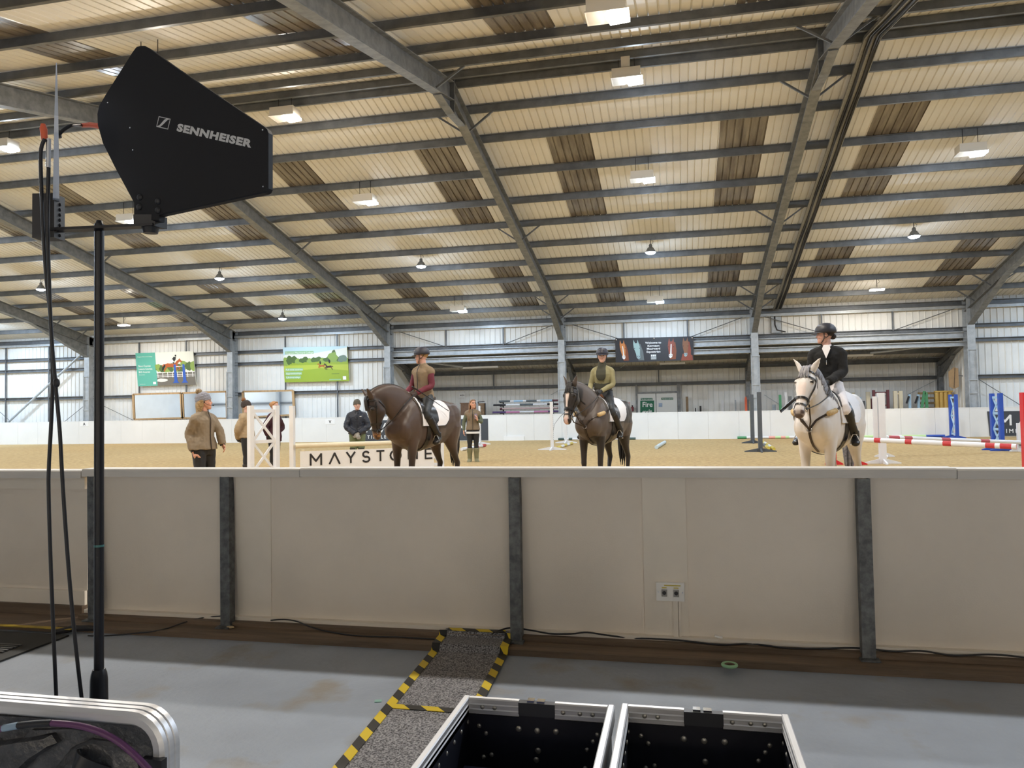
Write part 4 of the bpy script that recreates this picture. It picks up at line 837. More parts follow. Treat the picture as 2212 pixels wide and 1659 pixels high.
# MAYSTONE jump: plank, pole and wings
PL = dep(638, 960, 16.7); PR = dep(945, 953, 17.9); jd = Vector((PR.x-PL.x, PR.y-PL.y, 0)); JL = jd.length; jd.normalize(); jn = Vector((jd.y, -jd.x, 0)); jn = -jn if jn.y > 0 else jn
yaw = atan2(jd.y, jd.x)
def onj(x, y, off=0.):
    rr_ = ray(x, y); o = Vector((PL.x, PL.y, 0))+jn*off; return CC+rr_*((o-CC).dot(jn)/rr_.dot(jn))
pole(Vector((PL.x, PL.y, .715)), Vector((PL.x, PL.y, .715))+jd*(JL-.22), .055, [(1, 0)], [CREAMP], 'cream jump pole resting above the lettered plank', 'MAYSTONE jump')
r = thing('filler_plank', (PL.x+jd.x*.1, PL.y+jd.y*.1, 0), 'white hanging plank with large black capital letters below the cream pole', 'plank', None, yaw)
mb = MB(); mb.bb(0, JL-.2, -.02, .02, .10, .59); mb.build('board', WHITE, r)
for q in (.06, JL-.26): mb = MB(); mb.bb(q-.03, q+.03, -.02, .02, .59, .63); mb.build('hanger', CREAMP, r)
mb = MB(); rx = Matrix.Rotation(-yaw, 3, 'Z')
for ch, px, py0, py1, w in (('M', 682.6, 1004, 981, .23), ('A', 723, 1001.5, 979, .22), ('Y', 758, 999, 977, .18), ('S', 791, 997.5, 975.5, .16), ('T', 822, 995, 974, .16), ('O', 855, 994, 973, .22), ('N', 892, 991, 971, .2), ('E', 927, 990, 969.5, .17)):
    a = rx @ (onj(px, py0, .03)-r.location); b = rx @ (onj(px, py1, .03)-r.location); mb = MB(); sletter(mb, ch, (a.x-w/2, -.024, a.z), (1, 0, 0), (0, 0, 1), (0, -1, 0), w, b.z-a.z, .04, .008); mb.build('letter', BLACK, r)
c1 = onj(758, 965.5); c2 = onj(785, 965)
mb = MB()
for px in (761, 780): c = rx @ (onj(px, 965)-r.location); mb.bb(c.x-.06, c.x+.06, -.03, -.01, .60, .625)
mb.build('cup', BLACK, r)
def wing(pl, pr, h, m, label, pw=.10, name='jump_wing', rails=2, group='jump wings', braces=True, bm=None):
    pl = Vector((pl[0], pl[1], 0)); pr = Vector((pr[0], pr[1], 0)); d = pr-pl; L = d.length; r = thing(name, pl, label, 'jump wing', group, atan2(d.y, d.x)); bm = bm or m
    for x in (0, L): mb = MB(); mb.bb(x-pw/2, x+pw/2, -pw/2, pw/2, .03, h); mb.build('post', m, r); mb = MB(); mb.prism([(-.32, 0), (.32, 0), (.32, .03), (.05, .10), (-.05, .10), (-.32, .03)], (x-.03, 0, 0), (0, 1, 0), (0, 0, 1), (.06, 0, 0)); mb.build('foot', m, r)
    zs = [.16+(h-.28)*i/rails for i in range(rails+1)]
    for z in zs: mb = MB(); mb.bb(0, L, -.02, .02, z-.035, z+.035); mb.build('rail', bm, r)
    if braces:
        for z0, z1 in zip(zs, zs[1:]):
            for a, b in (((.04, z0), (L-.04, z1)), ((.04, z1), (L-.04, z0))): mb = MB(); mb.bar((a[0], .004 if a[1] < b[1] else -.004, a[1]), (b[0], .004 if a[1] < b[1] else -.004, b[1]), .024, .05, (0, 1, 0)) if False else mb.bar((a[0], 0, a[1]), (b[0], 0, b[1]), .026 if a[1] < b[1] else .022, .055, (0, 0, 1)); mb.build('brace', bm, r)
    return r
def pq(x, d): p = dep(x, 950, d); return (p.x, p.y)
wing(pq(541.5, 16.3), pq(597, 16.9), 1.62, WHITE, 'tall white crossed jump wing in front of the two onlookers', .105)
standard(Vector((*pq(631.5, 16.75), 0)), 1.60, WHITE, 'plain white jump upright holding the cream pole, right of the crossed wing', .095, .2, False)
wing(pq(921, 17.9), pq(953, 18.2), 1.10, WHITE, 'white jump wing seen between the bay horse legs', .09, rails=2)
# red and white poles with their red uprights
A1 = dep(1858, 949.5, 17.2); B1 = dep(2196, 965, 15.0)
SC_ = [(1.0, 1), (.42, 0), (1.6, 1), (.42, 0), (1.9, 1), (.5, 0), (1.95, 1), (.52, 0), (.28, 1), (.62, 0), (.25, 1)]
pole(A1, B1, .056, SC_, [RED, WHITE], 'red and white jump pole nearest the barrier, ending at the red upright', 'red and white jump poles')
A2 = dep(1913, 944.5, 20.0); B2 = dep(2207, 956, 21.2)
pole(A2, B2, .056, [(.2, 1), (1.0, 0), (.45, 1), (.75, 0), (2.8, 1), (.85, 0), (3.0, 1), (.9, 0), (3.4, 1)], [mat('faded red paint', (.52, .10, .12), .5), WHITE], 'red and white jump pole behind the nearer one, with faded bands', 'red and white jump poles')
p = dep(2217, 900, 14.9); standard(Vector((p.x, p.y, 0)), 1.60, REDD, 'bright red jump upright at the picture edge holding the striped pole', .16, .8)
p = dep(1847, 950, 17.75); standard(Vector((p.x, p.y, 0)), 1.05, REDD, 'red jump upright with keyhole strip behind the grey horse legs', .10, .5)
p = dep(1800, 950, 17.9); standard(Vector((p.x, p.y, 0)), .36, REDD, 'short red post seen between the grey horse legs', .10, .4, False)
for q, lab in ((A2, 'pale jump upright hidden behind the tall white one'), (B2, 'white jump upright beyond the red upright')):
    c = standard(Vector((q.x, q.y+.16, 0)), .8, WHITE, lab, .09, .5, False); mb = MB(); mb.bb(-.03, .03, -.21, -.045, q.z-.09, q.z-.058); mb.build('cup', STEELD, c)
c = wing(pq(2055.5, 30.2), pq(2068, 29.6), 1.72, BLUE, 'blue jump wing standing by the kick boards, the farther of two', .11, rails=2, bm=BLUEL)
mb = MB(); 
for i in range(22): mb.bb(.30, .304, -.02, .02, .2+i*.065, .235+i*.065)
wing(pq(2146, 22.2), pq(2164, 21.7), 1.66, BLUE, 'blue jump wing in front of the dark banner, the nearer of two', .11, rails=3, bm=BLUEL)
# ================================================================ lean-to store contents
YS = 36.9
def stand(x0, x1, ytop, Y, d, m, name, label, cat, group='things stored in the lean-to'):
    a = at(x0, ytop, Y); b = at(x1, ytop, Y); r = thing(name, ((a.x+b.x)/2, Y, 0), label, cat, group); w = (b.x-a.x)/2
    mb = MB(); mb.bb(-w, w, -d/2, d/2, 0, a.z); mb.build('body', m, r); return r, w, a.z
# fire exit doors
r = thing('fire_exit_doors', (at(1420, 870, YL-.13).x, YL-.13, 0), 'white double fire exit doors in the lean-to wall', 'door')
X = lambda x: at(x, 870, YL-.13).x-r.location.x
Z_ = lambda y: at(1420, y, YL-.13).z
for a, b in ((1377.6, 1416.5), (1418, 1463)):
    mb = MB(); mb.bb(X(a), X(b), -.03, .03, .01, Z_(850)); mb.build('door_leaf', mat('white door', (.80, .81, .80), .5), r)
for a, b, lab in ((1373.5, 1377.5, 0), (1463.5, 1470.5, 0)): mb = MB(); mb.bb(X(a), X(b), -.08, .04, 0, Z_(830)); mb.build('door_post', STEEL, r)
mb = MB(); mb.bb(X(1377), X(1464), -.06, .04, Z_(849.5), Z_(846)); mb.build('lintel', STEEL, r)
DG = mat('safety sign green', lin((28, 108, 78)), .5)
def sign(x0, x1, y0, y1, label, lines, m=DG, tm=WHT, th=.7, bold=.02, Y=YL-.178):
    Q = quad([(x0, y0), (x1, y0-.25), (x1, y1-.25), (x0, y1)], Y); s = thing('safety_sign', Q.p(.5, .5), label, 'sign', 'safety signs in the lean-to'); fix(Q.board('plate', .012, m, s), s)
    mb = MB(); n = len(lines)
    for i, (t, w) in enumerate(lines): Q.text(mb, t, .5-w/2, (i+.5)/n+th/n/2, th/n, .004, 0, w, 'LEFT', bold)
    fix(mb.build('lettering', tm, s), s); return s
sign(1383, 1413, 865.5, 897, 'large green Fire exit sign on the door leaf', [('Fire', .72), ('exit', .72)])
sign(1384, 1409.5, 860, 864.3, 'narrow green notice above the large Fire exit sign', [('This door is alarmed', .9)], th=.5)
sign(1428.5, 1454, 859, 863.5, 'narrow green notice on the door leaf without the large sign', [('This door is alarmed', .9)], th=.5)
sign(1423, 1430.5, 871, 879, 'small blue sticker by the door edge', [('Fire door', .8), ('keep shut', .8)], mat('sticker blue', (.30, .42, .62), .5), th=.4)
sign(1356, 1362, 869, 874, 'small white notice with red print beside the doors', [('FIRE', .8), ('POINT', .8)], WHT, RED, Y=YL-.046)
p = at(1366, 884, YL-.16); r = thing('fire_extinguisher', (p.x, YL-.16, p.z), 'fire extinguisher hung beside the fire exit doors', 'fire extinguisher')
mb = MB(); mb.tube([(0, 0, -.1), (0, 0, -.08), (0, 0, .1), (0, 0, .14)], [.05, .07, .07, .03], 14); mb.build('cylinder', mat('dark red extinguisher', (.22, .04, .05), .4), r, 40); mb = MB(); mb.box((0, 0, .17), (.07, .03, .06)); mb.build('valve', BLACK, r); mb = MB(); mb.bb(-.03, .03, .06, .16, -.02, .08); mb.build('bracket', STEEL, r)
# notice on the wall by the poles
Q = quad([(992, 850), (1005, 849.5), (1005, 859), (992, 859.5)], YL-.06); s = thing('wall_notice', Q.p(.5, .5), 'faded white notice on the lean-to wall above the bay horse', 'sign'); fix(Q.board('plate', .02, WHT, s), s); mb = MB(); Q.rect(mb, .15, .3, .4, .6, .004, 0); Q.rect(mb, .5, .25, .62, .65, .004, 0); Q.rect(mb, .7, .3, .85, .6, .004, 0); fix(mb.build('print', M_('notice grey', (150, 150, 150)), s), s)
# strip lamps, unlit
for (x0, y0), (x1, y1), Y, lab in (((1000, 795), (1076, 792), 36.6, 'unlit white batten lamp under the lean-to roof near the bay horse rider'), ((1822, 768.5), (1886, 766.5), 36.6, 'unlit white batten lamp under the lean-to roof near the grey horse rider'), ((1425, 786), (1480, 784), 36.9, 'unlit white batten lamp below the welcome banner')):
    a = at(x0, y0, Y); b = at(x1, y1, Y); r = thing('batten_lamp', (a+b)/2, lab, 'lamp', 'unlit batten lamps'); h = (b-a)/2; mb = MB(); mb.bar(-h, h, .12, .09); mb.build('body', WHT, r)
    mb = MB()
    for s in (-.6, .6): zz = 4.42-.92*(Y-YC)/(YL-YC); mb.tube([h*s, h*s+Vector((0, 0, zz-a.z-.02))], .008, 6)
    mb.build('hanger', BLACK, r)
# rack of poles
r = thing('pole_rack', (at(1135, 890, YS).x, YS, 0), 'dark steel rack carrying the stored jump poles', 'rack')
RX = r.location.x; zt = at(1135, 868, YS).z
for q in (-1.2, 1.35):
    mb = MB(); mb.bb(q-.03, q+.03, .30, .36, 0, zt+.1); 
    for k in range(4): mb.bb(q-.03, q+.03, -.34, .30, zt-.58+k*.18, zt-.55+k*.18)
    mb.bb(q-.03, q+.03, -.3, .36, 0, .05); mb.build('bracket', BLACKM, r)
PM = [BLACK, WHITE, BLUEL, PURP, PINK, MAROON, mat('dusty pink paint', (.55, .40, .38), .5), mat('slate paint', (.10, .12, .13), .5)]
zb = zt-.55; rows_ = [
 (0, -.22, 1064, 1207, [(31, 3), (32, 4), (33, 1), (32, 4), (24, 3)], 'purple pole with pink and white bands on the lowest rack arm'), (0, -.09, 1068, 1203, [(1, 0)], 'plain black pole behind the purple banded one'), (0, .05, 1070, 1203, [(60, 5), (40, 0), (35, 5)], 'maroon pole at the back of the lowest rack arm'),
 (1, -.22, 1085, 1204, [(1, 6)], 'dusty pink pole on the second rack arm'), (1, -.09, 1080, 1206, [(60, 5), (60, 6)], 'maroon and dusty pink pole on the second rack arm'), (1, .05, 1082, 1207, [(1, 0)], 'plain black pole at the back of the second rack arm'),
 (2, -.22, 1066, 1203, [(27, 0), (30, 1), (28, 7), (30, 1), (20, 0)], 'black pole with two white bands on the third rack arm'), (2, -.09, 1076, 1207, [(50, 5), (60, 5)], 'plain maroon pole on the third rack arm'),
 (3, -.22, 1078, 1193, [(25, 7), (8, 1), (20, 2), (7, 1), (23, 7), (8, 1), (25, 2)], 'slate pole with pale blue and white bands on the top rack arm'), (3, -.08, 1110, 1206, [(30, 1), (60, 5)], 'maroon pole with a white end on the top rack arm')]
for lv, dy, xa_, xb2, cols, lab in rows_:
    z = zb+lv*.18+.05; a = at(xa_, 880, YS+dy).x; b = at(xb2, 880, YS+dy).x; pole((a, YS+dy, z), (b, YS+dy, z), .05, cols, PM, lab, 'stored jump poles')
# cupboard and leather by the woman
r, w, h = stand(998, 1030, 872, YS+.3, .5, mat('rust brown timber', (.22, .12, .07), .6, 0., .3, 5.), 'timber_box', 'rust brown timber box behind the kick boards beside the bay horse', 'box'); mb = MB(); mb.bb(-w-.04, w+.04, -.29, .29, h, h+.04); mb.build('lid', MT['rust brown timber'], r)
r, w, h = stand(1035, 1047, 871, YS, .3, mat('brown sack', (.30, .19, .11), .9, 0., .4, 9.), 'sack', 'brown sack hanging on a white frame behind the woman', 'sack'); mb = MB(); mb.tube([(-w*1.4, -.2, 0), (-w*1.4, -.2, h+.12)], .03, 8); mb.build('frame_post', WHITE, r); mb = MB(); mb.tube([(-w*1.5, -.2, h+.05), (w*1.3, -.2, h+.08)], .02, 8); mb.build('hook_bar', BLACK, r); mb = MB(); mb.tube([(w*1.5, -.1, 0), (w*1.5, -.1, h)], .02, 8); mb.build('frame_post', STEELD, r)
# odds and ends leaning on the lean-to wall
stand(1481, 1486.5, 857, YL-.25, .06, mat('rough plank', (.32, .22, .13), .7, 0., .3, 6.), 'timber_plank', 'upright brown plank beside the fire exit doors', 'plank')
r, w, h = stand(1511, 1515, 877, YL-.3, .08, BLACK, 'black_post', 'short black post between the brown plank and the white post', 'post'); mb = MB(); mb.tube([(-.2, 0, 0), (-.24, 0, h-.1)], .025, 8); mb.tube([(-.24, 0, h-.42), (-.1, 0, h-.3), (0, 0, h-.42)], .03, 8); mb.build('handle', BLACK, r)
stand(1558, 1563, 865, YL-.3, .09, WHITE, 'stored_post', 'short white post against the lean-to wall', 'post'); stand(1587, 1590, 864, YL-.3, .08, STEEL2, 'stored_post', 'thin grey post against the lean-to wall', 'post')
r, w, h = stand(1608.5, 1613.5, 862, YL-.6, .10, ORANGE, 'orange_marker', 'orange marker post beside the store column', 'marker'); mb = MB(); mb.ell((0, 0, h), (w, .05, .12), 10, 8); mb.build('tip', ORANGE, r)
r, w, h = stand(1682, 1687.5, 853, YS, .10, GREEN, 'stored_post', 'green jump post behind the whip', 'post'); r, w, h = stand(1694, 1699.5, 847, YS+.2, .10, WHITE, 'stored_post', 'tall white jump post by the green one', 'post')
stand(1668, 1676, 874, YS+.4, .1, STEEL2, 'stored_post', 'low grey block near the green post', 'block'); stand(1703, 1710, 856, YS+.4, .1, STEEL, 'stored_post', 'grey jump post behind the grey horse head', 'post')
for x0, x1, y0, m, lab in ((1840, 1846, 848, CREAMP, 'cream jump post just above the grey horse back'), (1851, 1854.5, 857, WHITE, 'narrow white ladder post above the grey horse rump'), (1857, 1860, 858, BLUEL, 'narrow pale blue post above the grey horse rump'), (1862, 1868, 866, GREYP, 'dark block post behind the grey horse rump'), (1870.5, 1879.5, 846.5, CREAMP, 'cream jump post with keyholes by the maroon wing'), (1881, 1887, 861, MAROON, 'short maroon post left of the maroon wing'), (1908, 1917, 853, STEEL2, 'grey jump post inside the maroon wing')):
    stand(x0, x1, y0, YS+.55, .10, m, 'stored_post', lab, 'post')
def pq2(x, Y): p = at(x, 880, Y); return (p.x, p.y)
r = wing(pq2(1888, YS-.1), pq2(1918.5, YS), at(1918, 842, YS).z, MAROON, 'maroon jump wing stored behind the white upright', .10, group='stored jump wings', rails=3, braces=False)
r = wing(pq2(1934.5, YS+.1), pq2(1946, YS+.1), at(1940, 844.5, YS).z, CREAMP, 'cream jump wing stored next to the maroon one', .15, group='stored jump wings', rails=2, braces=False)
for x, lab in ((1964.5, 'pale blue post with a black clamp next to the cream wing'), (1983.5, 'pale blue post with a black clamp behind the green trestle')):
    r, w, h = stand(x-2.5, x+2.5, 852, YS-.25, .1, BLUEL, 'clamp_post', lab, 'post'); mb = MB(); mb.bar((-.05, -.1, h-.08), (-.16, -.1, h-.40), .07, .07); mb.build('clamp', BLACK, r)
r = thing('green_trestle', (at(1993, 880, YS-.4).x, YS-.4, 0), 'green timber trestle leaning in the lean-to', 'trestle', 'things stored in the lean-to'); h = at(1993, 845, YS-.4).z
for a, b in (((-.25, 0), (.10, h)), ((.20, 0), (.16, h*.97))): mb = MB(); mb.bar((a[0], 0, a[1]), (b[0], 0, b[1]), .05, .11, (1, 0, 0)); mb.build('leg', GREEN, r)
mb = MB(); mb.bar((-.1, 0, h*.55), (.2, 0, h*.62), .04, .1); mb.build('rail', GREEN, r)
r = thing('slatted_pallet', (at(2004, 880, YS+.1).x, YS+.1, 0), 'brown slatted pallet standing behind the green trestle', 'pallet', 'things stored in the lean-to'); h = at(2004, 847, YS+.1).z; w = .33
mb = MB(); BT = mat('brown pallet timber', (.30, .21, .10), .7, 0., .3, 6.)
for k in range(9): mb.bb(-w, w, -.02, .02, .05+k*(h-.1)/8-.05, .05+k*(h-.1)/8+.05)
mb.build('slat', BT, r)
for s in (-1, 1): mb = MB(); mb.bb(s*w-.04, s*w+.04, .02, .09, 0, h); mb.build('post', BT, r)
r = thing('yellow_filler', (at(2039, 880, YS).x, YS, 0), 'yellow boarded jump filler standing at the end of the store', 'filler', 'things stored in the lean-to'); h = at(2039, 844, YS).z; YF = mat('ochre filler', (.70, .47, .14), .5, 0., .12, 4.)
mb = MB()
for k in range(4): mb.tube([(-.265+k*.175, 0, 0), (-.265+k*.175, 0, h-.05)], .085, 12)
mb.build('board', YF, r, 50); mb = MB(); mb.bb(-.36, .36, -.1, .1, h-.06, h); mb.build('cap', YF, r)
p = at(2061, 840, 35.9); r = thing('hanging_board', (p.x, 35.9, p.z), 'tan board hung high at the lean-to end wall', 'board'); hz = at(2061, 793, 35.9).z-p.z
mb = MB(); mb.prism([(-.19, .1), (.0, 0), (.19, .08), (.19, hz*.93), (.02, hz), (-.19, hz*.8)], (0, 0, 0), (1, 0, 0), (0, 0, 1), (0, .03, 0)); mb.build('panel', mat('tan board', (.50, .34, .19), .6, 0., .15, 3.), r); mb = MB(); mb.bar((.0, -.004, .05), (.06, -.004, hz*.95), .03, .01, (0, 1, 0)); mb.build('batten', WOOD, r); mb = MB(); mb.bar((.1, .02, hz*.6), (xb-p.x-.02, .02, hz*.6), .03, .03); mb.build('bracket', STEELD, r)
# ================================================================ cable tray beside the frame
r = thing('cable_tray', (0, 0, 0), 'perforated cable tray with black cables beside the sloping rafter', 'cable tray'); xt = XC(4)+1.0
TR = mat('perforated tray steel', (.42, .43, .43), .5, .3, .45, 60., dark=(.20, .2, .2))
for y0, y1 in ((YW+.3, YR), (YR, 6.)):
    mb = MB(); za, zb2 = zroof(y0)-.14, zroof(y1)-.14; mb.bar((xt, y0, za), (xt, y1, zb2), .34, .012); mb.bar((xt-.17, y0, za-.03), (xt-.17, y1, zb2-.03), .012, .07); mb.bar((xt+.17, y0, za-.03), (xt+.17, y1, zb2-.03), .012, .07); mb.build('tray', TR, r)
for q, rad in ((-.06, .022), (-.02, .022), (.09, .026), (.135, .02)):
    mb = MB(); pts = []
    for i in range(60): y = YW+.2-(YW-6.)*i/59; pts.append((xt+q+.012*sin(i*.9+q*40), y, zroof(y)-.175)); 
    mb.tube(pts, rad, 6); mb.build('cable', BLACK, r, 60)
mb = MB(); mb.bb(xt-.40+.17, xt+.17, YC-.10, YC-.06, 4.6, ZE-.4); mb.build('wall_tray', STEEL2, r)
mb = MB(); mb.tube([(xt-.08, YC-.13, ZE-.4), (xt-.08, YC-.13, 4.95), (xt+.0, YC-.13, 4.72), (xt+.35, YC-.13, 4.62)], .025, 8); mb.build('cable', BLACK, r, 60)
p = atx(1375, 105, XC(3)+4.2); mb = MB(); y = YR-.25; mb.bb(XC(3)+4.15, XC(3)+4.35, y-.06, y, zroof(y)-.30, zroof(y)-.06); tag(mb.build('junction_box', HOUS), 'small pale junction box under the ridge', 'box')
# ================================================================ figures: shared builders
from mathutils import noise as _nz
from mathutils.bvhtree import BVHTree
def V(*a): return Vector(a)
def smooth_path(pts, rad, sub=3):
    P = [Vector(p) for p in pts]; out = []; ro = []
    for i in range(len(P)-1):
        p0 = P[max(i-1, 0)]; p1 = P[i]; p2 = P[i+1]; p3 = P[min(i+2, len(P)-1)]
        for k in range(sub):
            t = k/sub; out.append(.5*((2*p1)+(p2-p0)*t+(2*p0-5*p1+4*p2-p3)*t*t+(3*p1-p0-3*p2+p3)*t**3)); ro.append(rad[i]*(1-t)+rad[i+1]*t)
    return out+[P[-1]], ro+[rad[-1]]
def limb(mb, pts, rad, n=10, sub=3): p, r = smooth_path(pts, rad, sub); mb.tube(p, r, n)
def oval(c, a, b, w, h, n=18, e=1.):
    r = []
    for i in range(n):
        t = 2*pi*i/n; x = cos(t); y = sin(t)
        r.append(Vector(c)+Vector(a)*(w*math.copysign(abs(x)**e, x))+Vector(b)*(h*math.copysign(abs(y)**e, y)))
    return r
def crumple(me, amp, freq, st=(1, 1, 1)):
    new = [v.co+v.normal*amp*_nz.noise(Vector((v.co.x*st[0], v.co.y*st[1], v.co.z*st[2]))*freq) for v in me.vertices]
    me.vertices.foreach_set('co', [c for q in new for c in q]); me.update()
def bez(p0, p1, p2, p3, t): u = 1-t; return p0*u**3+p1*3*u*u*t+p2*3*u*t*t+p3*t**3
def screen_heading(p, th):
    """unit vector at p: th = 0 points to the picture's right, 90 towards the camera, 180 left"""
    l = Vector((p[0], p[1], 0)).normalized(); r = Vector((l.y, -l.x, 0)); t = radians(th); return r*cos(t)-l*sin(t)
SKIN = vcmat('skin', .55, spec=.35)
# ---------------------------------------------------------------- hands
def hand(mb, w, d, nrm, side, curl=.5, infl=0., s=1.):
    """w wrist, d towards the knuckles, nrm out of the back of the hand, side: +1 when the thumb lies along d x nrm"""
    w = Vector(w); d = Vector(d).normalized(); nrm = Vector(nrm); nrm = (nrm-d*nrm.dot(d)).normalized(); t = d.cross(nrm)*side
    rings = []
    for k, (q, ww, hh) in enumerate(((-.01, .027, .019), (.02, .033, .018), (.05, .040, .017), (.08, .040, .014), (.092, .035, .010))): rings.append(oval(w+d*q*s, t, nrm, (ww+infl)*s, (hh+infl)*s, 12))
    mb.loft(rings)
    for i, (off, ln) in enumerate(((.031, .95), (.0105, 1.07), (-.0105, 1.0), (-.031, .80))):
        p = w+d*.078*s+t*off*1.08*s; a = curl*(.75+.1*i); dd = d+t*off*1.2; pts = [p]
        for sg in (.042, .027, .021):
            dd2 = (dd*cos(a)-nrm*sin(a)); p = p+dd2.normalized()*sg*ln*s; pts.append(p); a += curl*.9
        limb(mb, pts, [(.0092+infl)*s, (.0088+infl)*s, (.0078+infl)*s, (.006+infl)*s], 8, 2)
    p = w+d*.022*s+t*.026*s; q = p+(d*.75+t*.6-nrm*.25).normalized()*.038*s; r_ = q+(d*.9+t*.2-nrm*(.2+.4*curl)).normalized()*.032*s; e = r_+(d*.9-t*.1-nrm*(.3+.4*curl)).normalized()*.022*s
    limb(mb, [p, q, r_, e], [(.0145+infl)*s, (.0115+infl)*s, (.0095+infl)*s, (.007+infl)*s], 8, 2)
# ---------------------------------------------------------------- head
def head(mb, c, f, l, u, s=1.):
    c = Vector(c)
    R = ((-.122, .060, .020, .018), (-.108, .050, .042, .036), (-.085, .030, .064, .050), (-.058, .012, .083, .060), (-.03, .001, .095, .068), (0, -.006, .099, .073), (.03, -.008, .102, .076), (.06, -.012, .098, .075), (.088, -.016, .084, .066), (.110, -.018, .056, .046), (.120, -.018, .02, .018))
    mb.loft([oval(c+f*fo*s+u*z*s, f, l, hf*s, hw*s, 20, .92) for z, fo, hf, hw in R])
    P = lambda a, b, z: c+f*a*s+l*b*s+u*z*s
    mb.loft([oval(P(.086, 0, .012), f, l, .008*s, .008*s, 8), oval(P(.095, 0, -.008), f, l, .011*s, .010*s, 8), oval(P(.100, 0, -.026), f, l, .016*s, .014*s, 8), oval(P(.092, 0, -.036), f, l, .012*s, .014*s, 8)])
    for sg in (-1, 1):
        mb.ell(P(-.008, .076*sg, -.008), (.020*s, .009*s, .030*s), 10, 8, Matrix((f, l, u)).transposed())
        mb.ell(P(.082, .033*sg, .030), (.012*s, .022*s, .007*s), 8, 6, Matrix((f, l, u)).transposed())
        mb.ell(P(.066, .040*sg, -.035), (.022*s, .020*s, .022*s), 8, 6, Matrix((f, l, u)).transposed())
    mb.ell(P(.086, 0, -.060), (.012*s, .022*s, .008*s), 10, 6, Matrix((f, l, u)).transposed())
    mb.ell(P(.080, 0, -.100), (.014*s, .022*s, .014*s), 10, 6, Matrix((f, l, u)).transposed())
def face_paint(c, f, l, u, skin, lip=(.45, .16, .14), brow=(.10, .06, .04), s=1., hair=None):
    c = Vector(c); blush = (skin[0]*1.01, skin[1]*.90, skin[2]*.88)
    def fn(co, nr):
        d = co-c; a, b, z = d.dot(f)/s, d.dot(l)/s, d.dot(u)/s
        if a*a+b*b+z*z > .05: return skin
        if a > .05:
            ab = abs(b)
            if ((ab-.033)/.0155)**2+((z-.004)/.0075)**2 < 1: return (.04, .03, .025) if ((ab-.033)/.007)**2+((z-.004)/.0072)**2 < 1 else (.62, .58, .54)
            if abs(z-.012+abs(ab-.033)*.2) < .004 and .014 < ab < .052: return (.12, .07, .05)
            if abs(z-.030+.25*abs(ab-.036)) < .0055 and .014 < ab < .056: return brow
            if ab < .024 and abs(z+.060-(ab*ab)*4) < .0075*(1-ab/.03): return lip
            if ab < .022 and abs(z+.0600) < .002: return tuple(x*.45 for x in lip)
            if ((ab-.045)/.024)**2+((z+.035)/.022)**2 < 1: return blush
            if ((ab-.007)/.004)**2+((z+.037)/.004)**2 < 1 and a > .085: return (.15, .06, .05)
        return skin
    return fn
